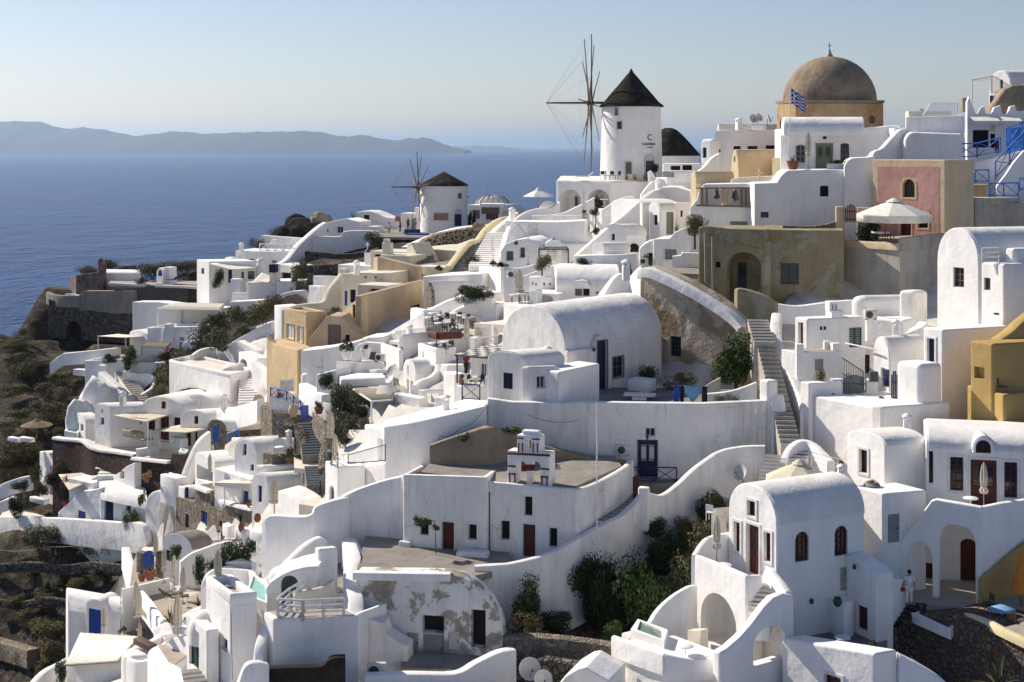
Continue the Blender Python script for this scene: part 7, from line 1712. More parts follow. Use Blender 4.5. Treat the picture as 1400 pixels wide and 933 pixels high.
h=House('garden_ruin', 'ragged white and rubble wall ends below the shrubs', 'wall'); m=h.poly((376,160),(420,158),[(376,412),(384,402),(400,398),(414,397),(420,404)],deep=.7,mat='white_worn',bw=.1); h.poly((376,157.6),(416,156),[(376,416),(392,404),(404,402),(416,410)],deep=.6,mat='light_stone',bw=.1)
block('gate_pillar', 'white square pillar at the head of white steps', 'pillar',[(315,168),(327,167.6)],382,5, 'white_clean',.06,1); stairs('white steps below the square pillar',(328,414,163.5),(329,400,166.5),1.9,8,('white_roof', 'white'))
h=House('white_wall', 'white wall with rough tan end under the white steps', 'wall'); m=h.box([(314,162),(352,160.6)],[413,411],mat='white',deep=2,bw=.08); h.box([(352,160),(358,159.6)],411,mat='tan',deep=2,bw=.08)
h=House('dark_wall', 'long dark terrace wall, part smooth render, part rough lava stone', 'wall'); m=h.poly((182,187.5),(257,185),[(182,402),(202,390),(257,392)],deep=2,mat='dark_render',bw=.05); m=h.poly((257,184.8),(318,183),[(257,392),(318,396)],deep=2,mat='red_stone',bw=.05); gwall('',[(150,386,189),(182,388,188),(204,389,187.4),(257,391,185),(318,395,183)],th=.9,drop=.3,mat='off_white',smooth=0,house=h)
slab('sea_terrace_floor', 'paved sea terrace behind the long dark wall',[(150,189),(318,183.4),(330,192),(150,198)],389,mat='paving')
h=House('white_house', 'long low white building with rolled roof on the cliff'); m=h.vault((134,199),(136,195),374,369,to=(193,194),mat='white',roof='white')
h=House('ruin', 'reddish rubble ruin with tall chimney stub on the cliff edge'); m=h.box([(96,199),(104,195),(136,193)],[379,376,372],mat='pink_stone',bw=.1); m=h.box([(134,192.6),(141,192.4)],356,mat='pink_stone',deep=.9,bw=.08); h.dome(137.5,356,192.8,3,4, 'pink_stone')
h=House('blue_arch_shed', 'tiny white shed with blue arched door on the sea terrace', 'shed'); m=h.poly((214,190),(223,189),[(214,378),(214,371),(218,366),(223,369)],deep=1.4,mat='white',bw=.05); h.open(m,0,215.5,221.5,369,378, 'door', 'blue_paint',arch=True); h.box([(223,189.6),(231,189)],366,mat='white',deep=1.4,bw=.04)
for i,(x,rz) in enumerate(((236,2.6),(206,2.4))): lounger(x,386,188,rz,['royal blue lounger near the tiny blue arched shed', 'royal blue lounger towards the cliff ruin'][i], 'fabric_blue')
shrubs('',[('dark hedge mass behind the sea terrace',213,378,195,5.5,2.6),('dark hedge behind the blue lounger',245,372,197,6.0,1.8),('low hedge toward the sea house',262,368,198,5.0,1.6),('scrub on top of the cliff ruin',120,376,199,4.5,1.6),('scrub behind the low white building',150,368,201,4.5,1.7),('scrub behind the rolled roof',178,369,203,5,1.0)], 'leaf_scrub')
plant('shrub', 'round green bush on the sea terrace wall',193,386,188,1.6,1.0, 'mid', 'leaf', 'shrub')
h=House('fort_wall', 'massive dark lava stone wall with black arched opening on the cliff', 'fort wall'); m=h.poly((66,193.0),(184,186.5),[(66,409),(80,412),(108,416),(112,422),(148,429),(184,428)],deep=5,mat='lava_stone',bw=.15,bot=Z(470,187)); h.open(m,0,90,111,439,478, 'hole',arch=.9,depth=.9)
h=House('concrete_wall', 'bare concrete parapet blocks over the lava stone fort wall', 'wall'); m=h.poly((108,190.6),(148,188.6),[(108,403),(116,398),(148,398)],deep=1,mat='concrete',bw=.05,bot=Z(427,189)); m=h.poly((148,188.4),(183,186.7),[(148,398),(183,398)],deep=1,mat='concrete',bw=.05,bot=Z(430,187)); gwall('',[(66,399,195),(72,402,193.6),(85,404,192),(110,404,190.6)],th=.6,drop=1.6,mat='concrete',house=h)
gwall('',[(90,402,196),(104,402,195.4),(112,404,194)],th=.6,drop=.8,mat='off_white',house=h)
h=House('white_house', 'tall blank white wall house under the long dark terrace wall'); m=h.poly((181,181),(248,177),[(181,413),(215,413),(248,417)],deep=2,mat='white',bw=.08); m=h.box([(236,178),(308,174)],[420,421],mat='white',deep=3,bw=.06); h.open(m,0,251,258,443,448, 'win', 'slate',bars=(1,0)); h.open(m,0,262,268,441,448, 'win', 'slate',bars=(0,0))
pergola('white pergola with pale slatted cover on the blank wall house',[(216,422,172.5),(302,424,168.5),(308,416,174),(240,415,178)],feet=((0,449),(1,450)))
h=House('white_house', 'white lower house with swelling chimney and blue shutters under the pergola'); m=h.box([(201,169.5),(272,165.5)],[450,449],mat='white',deep=4,bw=.1,rim=.2); h.open(m,0,245,252,461,466, 'shut', 'fabric_light_blue',depth=.06); h.open(m,0,245,252,468,476, 'shut', 'fabric_light_blue',depth=.06)
m=h.poly((219,168.0),(236,167.2),[(219,474),(222,452),(225,443),(232,443),(236,456)],deep=.8,mat='white',bw=.15); m=h.vault((177,172),(202,169.4),460,452,deep=5,mat='white'); h.vault((249,164),(266,163),474,467,deep=3,mat='white_clean')
sail('flat cream shade sail by the fort wall',[(134,460,170),(162,457,175),(202,460,171),(172,462,166)], 'canvas_white',((0,480),(3,474)),sag=.05); pergola('brown reed canopy on the garden terrace',[(194,474,163),(228,476,161),(234,470,165),(204,469,167)],('grey_wood', 'reed'),((0,486),(1,488)))
plant('bougainvillea', 'pink red bougainvillea beside the brown reed canopy',233,490,159,3.0,1.5, 'mid', 'leaf_dark', 'shrub',flowers='flower_red')
gwall('long white garden wall pointing at the cliff slope',[(70,496,173),(78,489,172.6),(88,483,172),(120,480,171.4),(164,475,171)],th=.5,drop=1.5,mat='white_clean',smooth=0)
h=House('white_terrace', 'white garden terrace with low parapets and dark beds', 'terrace'); m=h.box([(116,168),(176,165)],[496,494],mat='white',deep=5,bw=.06,rim=.25,roof='paving'); h.box([(100,170),(142,167.4)],[505,508],mat='white',deep=1,bw=.05,drop=.7); h.open(m,0,115.5,119,490,496, 'hole') if False else None
h.box([(134,165.5),(143,165)],500,mat='white_clean',deep=.6,bw=.08)
gwall('white stair parapet above the curled wall',[(172,512,164),(178,505,165),(190,496,166),(226,495,165)],th=.5,mat='white',smooth=0,drop=1.4); gwall('white curled wall of the winding steps',[(168,507,163),(180,509,163),(196,511,162.6),(207,511,162),(211,518,161),(209,528,160),(200,535,159),(190,541,158)],th=.45,mat='white',drop=2.2)
gwall('white diagonal path wall running down to the whitewashed rock',[(140,508,164),(152,519,162),(164,530,160),(176,542,158),(190,550,156)],th=1.0,drop=2.5,mat='white_worn')
stairs('dark irregular steps on the winding path',(196,548,156.5),(166,508,166),1.6,14,('concrete', 'white_worn'))
rock('large lumpy whitewashed rock on the slope',137,580,153,5.6,4.6,5, 'white_worn', 'whitewashed_rock',12, 'rock',.28); rock('lower whitewashed rock reaching the cave house',112,588,150,3.4,3.2,3, 'white_worn', 'whitewashed_rock',15, 'rock',.28); rock('whitewashed rock shoulder by the diagonal wall',163,572,154,4.2,3.4,4, 'white_worn', 'whitewashed_rock',17, 'rock',.28)
shrubs('',[('feathery green shrub beside the pergola',280,468,157,3.4,3.6),('olive shrub below the tan wall end',325,440,155,3.4,2.4),('olive shrub on the bank under the rubble wall',350,436,153,3.6,2.2),('olive shrub high on the bank',368,424,155,3.2,2.2),('green shrub on the gully bank beside the curved pale wall',300,450,158,3.2,2.6),('shrub between pergola and white stairs',300,470,150,3.6,2.2),('shrub behind the flat roofed block',262,494,158,3.0,2.2),('dark shrub beside the bougainvillea',252,500,153,3.4,2.6),('dark shrub in the gully by the curled wall',228,520,152,3.6,2.4),('dark shrub at the foot of the curled wall',215,545,149,3.0,2.0),('bush on the bank near the white diagonal wall',335,458,158,3,1.6)], 'leaf_olive', 'mid')
for a in (('young green tree on the garden terrace',176,496,163.5,2.0,2.6),('small green plant bed on the garden terrace',150,494,166,2.2,1.2)): plant('tree' if 'tree' in a[0] else 'shrub',*a, 'mid', 'leaf', 'tree' if 'tree' in a[0] else 'shrub')
gwall('white parapet crossing the bank beside the flat roofed block',[(285,488,156),(300,478,156),(325,464,155),(350,450,154),(374,440,152)],th=.6,mat='white_clean',drop=2); gwall('second white parapet under the bank',[(296,496,153),(320,484,152),(345,470,150),(368,462,148)],th=.6,mat='white',drop=3); gwall('pale curved wall by the gully shrubs',[(262,486,150),(274,478,151),(290,475,151.6),(300,478,151)],th=.5,mat='white',drop=1.5)
block('wall_end', 'white stepped wall block with window under the beige house', 'wall',[(375,136),(390,134.4)],420,5, 'white',.06,2)
h=House('white_house', 'broad white block with sand coloured flat roof and raised parapet'); m=h.box([(231,148.2),(315,138.6),(350,142.6)],517,mat='white',bw=.14,rim=.35,roof='roof_sand')
h.poly((300,151.5),(352,146.5),[(300,486),(318,470),(326,466),(352,480)],deep=.8,mat='white',bw=.08)
m=h.box(K(326,352,372,139.8,1.2,.2),490,mat='white_clean',bw=.12); h.open(m,0,328,338,491,502, 'hole',arch=.5,depth=.4)
stairs('white steps cut into the broad white block',(340,552,134.6),(342,518,140.2),2.0,10,('white_roof', 'white'),skirt=3)
gwall('rough white wall beside the steps of the broad block',[(350,494,138),(362,504,136.6),(374,512,135),(379,518,134),(372,535,132),(366,550,130)],th=.9,mat='white_clean')
gate('small white picket gate below the tall arched niche',[(383,536,120.2),(402,535,119.4)],1.0, 'white_paint',7); block('gate_pillar', 'white round topped pillar beside the picket gate', 'pillar',[(410,118.8),(418,118.4)],512,3, 'white_clean',.2,.6); chair(400,534,120.2,.3, 'white chair behind the picket gate')
slab('lane', 'grey lane before the tan base wall',[(368,119.6),(445,116.6),(440,120.6),(372,129)],543,mat='concrete',th=1.2)
# lower left: cave houses, stone houses, terraces
h=House('cave_house', 'small whitewashed cave house with pale arched front below the lumpy rock'); m=V3(h,K(101,117,135,146,1.1,.3),580,566,mat='white',sq=2.2); h.open(m,0,105,108,578,588, 'win', 'off_white'); h.open(m,0,110,114,580,590, 'win', 'off_white')
h=House('vaulted_house', 'white vaulted house with two small dark windows in its narrow gable'); m=V3(h,K(129,151,206,139.6,.9,.2),566,552,mat='white',sq=2.3); h.open(m,0,137,142,571,581, 'hole',depth=.2); h.open(m,0,138,141,559,565, 'hole',depth=.2); h.open(m,1,191,194,576,581, 'win', 'cream',bars=(0,0))
h=House('vaulted_house', 'white house with wide flat arched gable over dark red doors'); m=h.vault((192,140.6),(255,137.2),569,543,deep=5,mat='white',sq=2.0)
h.open(m,0,220,226.5,549,559, 'win', 'burgundy',bars=(0,0)); h.open(m,0,202,212,573,589, 'win', 'burgundy'); h.open(m,0,218,231,569,602, 'door', 'burgundy',bars='glazed'); h.open(m,0,237,247,571,591, 'win', 'burgundy')
m=h.vault((248,140.4),(300,137.0),566,540,deep=3,mat='white_roof')
h=House('vaulted_house', 'white vaulted house with one red window above a cream sail'); m=V3(h,K(246,284,352,132.4,.62,.3),578,561,mat='white',sq=2.1); h.open(m,0,265,271,569,580, 'win', 'burgundy',bars=(0,0)); h.open(m,0,254,261,590,610, 'door', 'burgundy'); h.open(m,0,266,270,590,604, 'win', 'burgundy')
h=House('stone_house', 'lava stone house with white barrel roof and bright blue arched shutters'); m=V3(h,K(283,309,368,128,.75,.35),590,574,mat='light_stone',roof='white_roof',sq=2.1); h.open(m,0,291,299,583,605, 'shut', 'bright_blue',arch=False,depth=.1)
railing('light blue railing beside the lava stone house',[(311,612,125.4),(326,606,125)],1.2, 'bright_blue',style='x',r=.05)
dish(335,571,130,.5, 'dish on the white roofs behind the stone house'); dish(352,563,127,.8, 'dish beside the long white parapet',1.2)
gwall('long low white parapet behind the barrel roofs',[(300,560,132),(325,556,129),(352,548,125),(356,545,124)],th=.6,mat='white_clean',drop=2)
sail('cream triangular sail over the seating terrace',[(156,568,138.4),(196,563,141.5),(234,567,138.8),(202,577,132)], 'canvas',((3,612),),sag=.12); sail('second cream sail in front of the red doors',[(206,589,134),(248,581,136.6),(282,587,131.6),(258,592,128.5)], 'canvas',((0,624),),sag=.12)
h=House('terrace', 'white terrace with thick dark lava parapet below the cream sails', 'terrace'); slab('terrace_floor', 'pale terrace floor under the cream sails',[(112,142.5),(188,134.4),(262,127.4),(262,138),(150,143)],604,mat='roof_sand')
gwall('',[(76,599,143.4),(90,601,142.4),(106,602,141.4),(118,604,140.4),(128,612,139),(142,616,138),(160,618,136.8),(187,622,134.6)],th=.7,mat='red_stone',house=h); gwall('',[(76,597,143.5),(90,599,142.5),(106,600,141.5),(118,602,140.5),(128,610,139.1),(142,614,138.1),(160,616,136.9),(187,620,134.7)],th=.9,drop=.25,mat='white_roof',house=h)
m=h.poly((183,134.0),(257,127.4),[(183,627),(233,631),(234,621),(257,622)],deep=1.0,mat='red_stone',bw=.08); gwall('',[(183,625,133.9),(232,630,129.4)],th=.7,drop=.25,mat='white_roof',smooth=0,house=h)
gwall('',[(186,614,134.6),(200,612,134.8),(218,609,135)],th=.5,drop=.8,mat='white_clean',house=h)
block('sofa', 'grey cushioned sofa against the white wall under the cream sail', 'sofa',[(166,138.4),(190,136.6)],592,.7, 'fabric_grey',.12,.7); lounger(196,606,134.6,.6, 'grey lounger beside the sofa', 'fabric_grey'); lounger(232,610,131.6,2.8, 'cream lounger at the lower sail post', 'canvas')
plunge('pale turquoise hot tub on the slope edge beside the cave house',[(88,148),(106,146.6),(110,148.6),(92,150)],589,1.0); plunge('small turquoise hot tub by the curved white wall',[(244,129),(254,128.2),(258,130),(248,130.6)],617,.8); block('shelf_unit', 'white open shelf unit beside the hot tub', 'shelf',[(233,131.8),(247,130.6)],601,.9, 'white_paint',.04,.8)
open_parasol(50,600,152, 'brown thatched parasol on the scrub slope',3.4,2.0,.6, 'reed',.05,10); block('planter_box', 'white concrete block wall on the scrub slope', 'wall',[(10,154),(24,153)],600,.45, 'white',.08,.6); block('planter_box', 'second white block beside the thatched parasol', 'wall',[(26,153),(42,152)],600,.45, 'white',.08,.6)
gwall('white curved wall dropping steeply beside the lava stone house',[(286,590,127.4),(278,596,127),(270,606,126.4),(264,618,125.8),(258,632,125),(252,648,124.2)],th=.6,mat='white_clean')
h=House('white_house', 'long low white block with sand roof and steps at its end'); m=h.box([(54,152.5),(141,140.5),(166,142.6)],[617,634,632],mat='white',bw=.1,roof='roof_sand'); h.open(m,0,68,75,652,678, 'hole',depth=.4,pane='slate')
stairs('white steps at the end of the long low block',(150,652,136),(158,632,140),2.4,5,('white_roof', 'white'))
h=House('white_house', 'small white wing with dark slit window by the lava parapet'); m=h.poly((150,136.4),(184,132.6),[(150,654),(163,646),(172,638),(183,633),(184,634)],deep=2,mat='white',bw=.08); h.open(m,0,164,169.5,644,655, 'hole',depth=.3,pane='slate')
sail('ribbed cream awning over the bougainvillea courtyard',[(80,649,141),(130,645,140),(138,650,137.4),(95,672,135)], 'canvas',sag=.15); plant('bougainvillea', 'bright pink bougainvillea on the long low block',74,660,143,1.9,2.0, 'mid', 'leaf_dark', 'shrub',flowers='flower_pink'); plant('bougainvillea', 'bougainvillea climbing by the ribbed awning',90,680,138.4,1.6,2.6, 'mid', 'leaf_dark', 'shrub',flowers='flower_pink'); plant('shrub', 'dark leafy bush on top of the ribbed awning',92,646,142,2.4,1.6, 'mid', 'leaf_dark', 'shrub')
slab('courtyard_floor', 'pale courtyard floor with plants',[(0,147),(118,136.6),(104,143),(10,152)],706,mat='roof_sand')
for i,a in enumerate((('green potted bush in the courtyard beside the white bench',40,690,141,2.0,1.8),('dark green bush at the courtyard edge',22,698,142.4,2.2,1.9),('green bush behind the courtyard bench',58,672,145,2.0,1.5),('low shrub bed along the block wall',30,668,148,2.4,1.2),('tall dark bush at the corner of the long block',49,652,150,1.3,2.0))): plant('shrub',*a, 'mid', 'leaf_dark' if i % 2 else 'leaf_olive', 'shrub')
block('bench', 'white slatted bench in the courtyard', 'bench',[(40,140),(60,138.6)],684,.5, 'white_paint',.05,.6); gwall('white curved wall at the outer edge of the courtyard',[(-8,667,152),(10,659,151),(28,653,150.4),(44,650,150)],th=.5,drop=1.6,mat='white'); gwall('white low parapet crossing the courtyard edge',[(-8,690,146),(10,682,146),(20,678,147)],th=.5,drop=1.2,mat='white')
table(136,650,138, 'round white table beside the ribbed awning'); 
h=House('white_house', 'white house with barrel roof, dark blue french door and blue square hatch'); m=h.poly((79,138.4),(138,133.6),[(79,701),(95,686),(113,671),(126,670),(138,667)],deep=3,mat='white',bw=.1); h.open(m,0,107,117,699,710, 'shut', 'blue_paint',depth=.05)
h.box([(94,137.6),(126,135.4)],661,mat='white',deep=2,bw=.08); m=h.vault((134,139.5),(137,133.4),683,655,to=(202,129.6),mat='white',roof='white',sq=2.2); h.open(m,1,142,155,684,713, 'door', 'navy',bars='glazed'); h.open(m,1,172,179,686,699, 'win', 'navy')
h=House('arch_gate', 'white arched gateway with dark blue double gate', 'gateway'); m=h.vault((199,127.8),(244,124.8),704,672,deep=3.5,mat='white',sq=2.0,roof='white'); h.open(m,0,217,240,681,744, 'door', 'navy',arch=1.2,depth=1.0)
plant('climber', 'green climber hanging over the white retaining wall',180,717,129.4,2.0,2.0, 'mid', 'leaf', 'shrub'); plant('climber', 'thin climber beside the arched gateway',193,692,128.6,.9,1.6, 'small', 'leaf', 'plant')
gwall('long white retaining wall above the dark rock bank',[(-20,706,147),(30,706,142),(80,708,137),(130,711,133),(168,714,130),(196,716,127.4),(204,740,126.4)],th=.6,mat='white_worn',bots=[740,740,742,748,752,758,770])
for i,(x,lb) in enumerate(((200, 'clay pot with orange leafed plant above the barrel roof'),(226, 'small clay pot on the white ledge'),(238, 'second small clay pot on the white ledge'))): plant('potted_plant',lb,x,655 if i else 660,125,1.0 if i==0 else .5,.9 if i==0 else .5, 'small', 'leaf' if i else 'grass_gold', 'plant',pot=.5 if i==0 else .35,pot_h=.35)
block('shelf_unit', 'white masonry shelf with shallow niche under the clay pots', 'shelf',[(219,124.6),(241,122.8)],655,2.5, 'white',.06,1.2)
h=House('stone_house', 'rubble stone house with stepped wall top and blue windows'); m=h.poly((240,122.6),(357,110.4),[(240,679),(266,687),(266,664),(287,671),(288,692),(303,698),(304,685),(340,693),(357,697)],deep=3,mat='light_stone',bw=.06)
for x0,x1,y0,y1,c in ((275,283,699,722, 'blue_paint'),(253,258,703,722, 'slate'),(321,331,703,724, 'navy'),(300,304,712,720, 'slate'),(297,304,727,738, 'navy')): h.open(m,0,x0,x1,y0,y1, 'shut' if c == 'blue_paint' else 'win',c,depth=.15)
gwall('',[(266,662.5,119.6),(287,670,117.4)],th=.7,drop=.25,mat='white_roof',smooth=0,house=h); gwall('',[(304,683,115.6),(322,688,113.6),(347,694,111.2)],th=.7,drop=.25,mat='white_roof',smooth=0,house=h)
h=House('white_house', 'white nook with blue window behind the rubble stone house'); m=h.box(K(242,252,268,121.6,1,.4),668,mat='white',bw=.06,roof='roof_sand'); h.open(m,1,253,258,667,681, 'win', 'blue_paint')
h=House('white_house', 'white rounded roof house with open shaded recess and closed parasol'); m=V3(h,K(266,294,328,119,1.1,.5),640,622,mat='white_clean',sq=2.6); h.open(m,0,269,291,640,660, 'niche',depth=2.0); parasol(287,657,116.6, 'cream closed parasol before the shaded recess',2.2)
h=House('white_house', 'white porch house with thin slab roof on a post and blue door'); m=h.box([(293,117),(343,113.0)],656,mat='white',deep=3,bw=.06); h.open(m,0,331,339.5,664,690, 'door', 'blue_paint'); h.box([(293,114.4),(342,112.4)],[660,661],mat='roof_sand',deep=2.0,bw=.03,drop=.25)
bm=bmesh.new(); a=P(307,661,113.9); add_tube(bm,a,a-Vector((0,0,1.9)),.07); h.part('post',bm, 'white_paint')
h=House('vaulted_house', 'white vaulted house with tall pale blue window beside the grey stairs'); m=V3(h,K(320,352,408,114,.85,.45),627,601,mat='white',sq=2.1); h.open(m,0,331,337,607,623, 'win', 'fabric_light_blue',bars=(0,1)); h.open(m,0,342,347,635,644, 'win', 'blue_paint'); m=V3(h,K(372,396,412,112.6,.6,.4),612,600,mat='white',sq=2.1)
h=House('white_house', 'white house with parapet roof terrace and pale blue window'); m=V3(h,K(344,367,422,109,.9,.3),668,648,mat='white',sq=2.3); h.open(m,0,352,358,664,687, 'win', 'blue_paint',bars=(0,2)); m=h.box(K(350,360,424,110.8,.8,.2),643,mat='white',bw=.12,rim=.3,roof='roof_sand')
parasol(375,706,105.6, 'stout cream closed parasol beside the parapet roof house',2.8,fat=1.5)
pot(352,714,105.2, 'large clay jar at the corner of the rubble stone house',.55,.6, 'terracotta', 'clay_jar'); plant('potted_plant', 'clay pot with green plant on the rubble wall corner',340,693,111.4,.5,.4, 'small', 'leaf', 'plant',pot=.4,pot_h=.35)
pot(330,727,107, 'red brown clay jar on a white plinth',.5,.65, 'terracotta', 'clay_jar'); block('plinth', 'white plinth carrying a clay jar', 'plinth',[(322,107.4),(337,106.4)],727,1.0, 'white',.05,.8); block('white_box', 'white boxy tank in front of the rubble stone house', 'box',[(304,108.4),(313,107.4),(321,107.9)],721,.9, 'white',.05)
h=House('vaulted_shed', 'white gabled cellar with dark grey barrel roof'); m=V3(h,K(222,262,292,110.6,.7,.5),752,729,mat='white',roof='concrete',sq=2.0); h.open(m,0,225,232,752,766, 'hole')
h=House('vaulted_shed', 'small white gabled cellar beside the barrel roofed one'); m=V3(h,K(287,305,325,109,.6,.4),752,740,mat='white',roof='concrete',sq=2.0)
gwall('white sloping wall in front of the cellars',[(246,768,105.6),(260,757,106),(280,749,106.4),(300,742,107),(322,738,107.4)],th=.4,mat='white',drop=2)
stairs('dark grey stairway with pale edges between lava walls',(430,624,107),(422,578,114),1.8,13,('slate', 'concrete'),skirt=2); stairs('lower dark grey stairway behind the balcony',(436,664,101),(432,637,105.6),1.7,8,('slate', 'concrete'),skirt=2); slab('landing', 'pale landing between the two grey stairways',[(402,105.4),(444,104.4),(440,107.6),(402,109)],640,mat='roof_sand')
h=House('lava_wall', 'dark lava stone stair wall with rounded end', 'wall'); m=h.box(K(380,398,412,113.4,.8,.3),582,mat='lava_stone',bw=.1); gwall('',[(408,582,112),(414,595,110.6),(418,610,109),(421,625,107.4)],th=.7,mat='lava_stone',house=h); m=h.vault((356,122),(372,119),566,556,deep=3,mat='light_stone',roof='light_stone')
h=House('lava_wall', 'low lava stone enclosure with light blue hatch', 'wall'); m=h.box(K(373,394,412,118,.8,.35),572,mat='light_stone',bw=.06,rim=.4); h.open(m,0,375,381,575,582, 'hole',depth=.1,pane='fabric_light_blue')
gwall('stone lined wall along the sunny side of the grey stairway',[(432,562,112.6),(438,572,110.6),(446,580,109),(448,592,107.6),(442,620,105.4),(441,640,103.6)],th=.6,mat='light_stone'); gate('blue double gate at the head of the grey stairway',[(411,573,114.4),(428,573,113.2)],1.1, 'blue_paint',8); railing('blue cross braced railing above the blue gate',[(370,543,120),(392,548,117.4),(411,562,115)],.8, 'blue_paint',style='x',r=.04)
block('wall', 'thick white parapet above the blue gate', 'wall',[(408,116),(440,110.6)],540,2.2, 'white_clean',.12,.8); block('white_hatch', 'white slatted garden gate beside the clay pot', 'gate',[(441,110.4),(453,109.6)],553,1.6, 'white_paint',.03,.15)
plant('potted_plant', 'green plant in a terracotta box above the stairway',436,566,110,.7,.7, 'small', 'leaf', 'plant',pot=.7,pot_h=.5); pot(383,544,119, 'wide terracotta bowl on the lava wall',.8,.4, 'terracotta'); pot(401,570,115.4, 'tall sand coloured clay jar beside the blue gate',.8,1.0, 'beige_trim', 'clay_jar')
h=House('planter_wall', 'rough stone planter wall on the white roof terrace', 'planter'); m=h.box(K(359,372,400,111.4,.9,.4),622,mat='light_stone',bw=.06); table(382,624,111.6, 'round table top behind the rough stone planter')
for i,a in enumerate((('silvery bush in a pot on the parapet roof',396,634,109.6),('dark pot plant at the roof corner by the stairs',411,635,108.4),('small clay pot plant at the end of the parapet roof',420,639,108))): plant('potted_plant',*a,1.1-.2*i,.9-.15*i, 'small', 'leaf_olive' if i==0 else 'leaf_dark', 'plant',pot=.45,pot_h=.35)
parasol(366,640,110, 'x',1) if False else None
parasol(452,618,103.4, 'tall beige closed parasol beside the stone lined wall',3.0,fat=1.2)
railing('dark metal stair railing below the balcony house',[(424,692,99),(438,676,101),(444,664,102)],1.0, 'slate',style='h',r=.03); h=House('white_house', 'rounded cream roof below the dark metal stair railing'); m=h.vault((380,99.6),(412,96),690,678,to=(440,97.6),mat='white',roof='white_roof'); m=h.box([(408,95),(442,94)],694,mat='cream',deep=2,bw=.06)
shrubs('',[('dark leafy tree mass in the middle courtyard',475,570,108.6,2.8,3.4),('dark bush beside the dark courtyard tree',490,568,108,2.4,2.6),('yellow green bush in the courtyard bed',462,582,106.8,1.9,1.4),('low bush in the courtyard bed',482,584,105.8,1.8,1.2),('rusty bush by the white wing wall',470,602,104.2,1.8,1.7),('small bush at the courtyard pergola foot',498,584,105,1.4,1.0)], 'leaf_olive', 'mid')
pergola('weathered reed pergola on a white post',[(508,549,104.6),(534,547,104.2),(542,530,109.6),(478,530,110)],('white_paint', 'grey_wood'),((0,575),)); h=House('white_house', 'low white house with long rolled roof edge under the big dish'); m=h.vault((462,112.5),(466,109.6),521,515,to=(540,110.6),mat='white',roof='white',sq=2.4); m=h.box(K(500,514,534,112,.7,.2),506,mat='white_roof',bw=.3)
dish(537,532,108.8,-1.0, 'large white dish at the edge of the reed pergola',1.4)
h=House('white_house', 'white terrace house with plants, green panel and curved back wall'); m=h.box([(459,113.6),(488,112.8),(525,114)],[494,495,496],mat='white',bw=.08,roof='paving'); h.open(m,1,489,490,500,501, 'hole') if False else None; h.open(m,0,473,482,509,515, 'hole',depth=.2)
m=h.poly((478,117.4),(524,116.6),[(478,492),(482,480),(490,471),(500,468),(524,470)],deep=.6,mat='white',bw=.1); m=h.box(K(520,546,552,112.4,1.4,.2),478,mat='white_clean',bw=.1); h.open(m,0,525,528,494,507, 'hole',depth=.15); h.box([(432,112),(460,111)],[512,505],mat='white',deep=2,bw=.12)
plant('potted_plant', 'green yucca in a white pot on the curved wall terrace',474,492,114.6,1.2,1.2, 'small', 'leaf', 'plant',pot=.8,pot_h=.7,pot_mat='white'); plant('potted_plant', 'red flowers in a white box on the curved wall terrace',500,492,115,.7,.5, 'small', 'leaf', 'plant',pot=.8,pot_h=.9,pot_mat='white',flowers='flower_red'); block('green_panel', 'grey green board leaning on the curved back wall', 'board',[(504,116),(514,115.7)],482,1.0, 'slate',.02,.1); plant('potted_plant', 'dark round shrub in a white niche by the blind arch',446,525,110.4,1.4,1.3, 'mid', 'leaf_dark', 'plant')
h=House('vaulted_house', 'narrow white vault with arched end above the big dish'); m=V3(h,K(545,553,590,113,.8,.9),472,458,mat='white_clean',roof='white_roof',sq=2.3); h.open(m,0,546.5,551,474,490, 'niche',arch=True,depth=.5)
h=House('vaulted_house', 'white vaulted house with tall twin windows facing the sun'); m=V3(h,K(551,568,590,108,1.2,.6),512,492,mat='white_clean',roof='white_roof',sq=2.1); h.open(m,0,556,559,519,545, 'win', 'off_white',bars=(0,1),pane='glass_grey'); h.open(m,0,561,564.5,521,546, 'win', 'off_white',bars=(0,1),pane='glass_grey'); h.open(m,0,556.5,559,500,514, 'niche',depth=.1)
gwall('white curving parapet beside the vault with twin windows',[(567,527,106),(574,520,106.6),(586,516,107.2),(596,508,107.8),(600,498,108.4)],th=.5,mat='white_clean'); h=House('white_house', 'white stepped walls with cream recess beside the curving parapet'); m=h.box(K(571,580,612,104.6,.8,.15),534,mat='white',bw=.08,roof='roof_sand'); h.open(m,1,584,600,538,552, 'niche',depth=.6); m=h.box([(594,103.6),(612,103)],545,mat='white',deep=1,bw=.08); h.box([(537,106),(575,104)],[538,545],mat='white_clean',deep=.8,bw=.06)
railing('pale green railing panel on the white ledge by the reed pergola',[(538,556,105.6),(546,552,106.4)],1.0, 'sage',style='v',r=.03)
h=House('white_house', 'tall white sunlit block under the second restaurant terrace'); m=h.box(K(571,597,624,108.6,1.3,.35),482,mat='white_clean',bw=.12,rim=.3,roof='paving'); h.open(m,0,577,580,479.5,490, 'niche',arch=True,depth=.2); m=h.box(K(602,612,640,107,1,.35),500,mat='white_clean',bw=.1)
h=House('restaurant_terrace', 'restaurant terrace edged with brown planter boxes', 'terrace'); m=h.box(K(577,600,660,113.4,1.2,.3),462,mat='white',bw=.08,roof='paving'); h.open(m,1,607,622,466,483, 'niche',arch=.5,depth=.5)
for pts in ([(577,448,116.6),(600,454.7,113.35)],[(600,454.7,113.3),(630,453,114.1)]): gwall('',pts,th=.5,drop=.55,mat='red_brown',smooth=0,house=h)
i=0
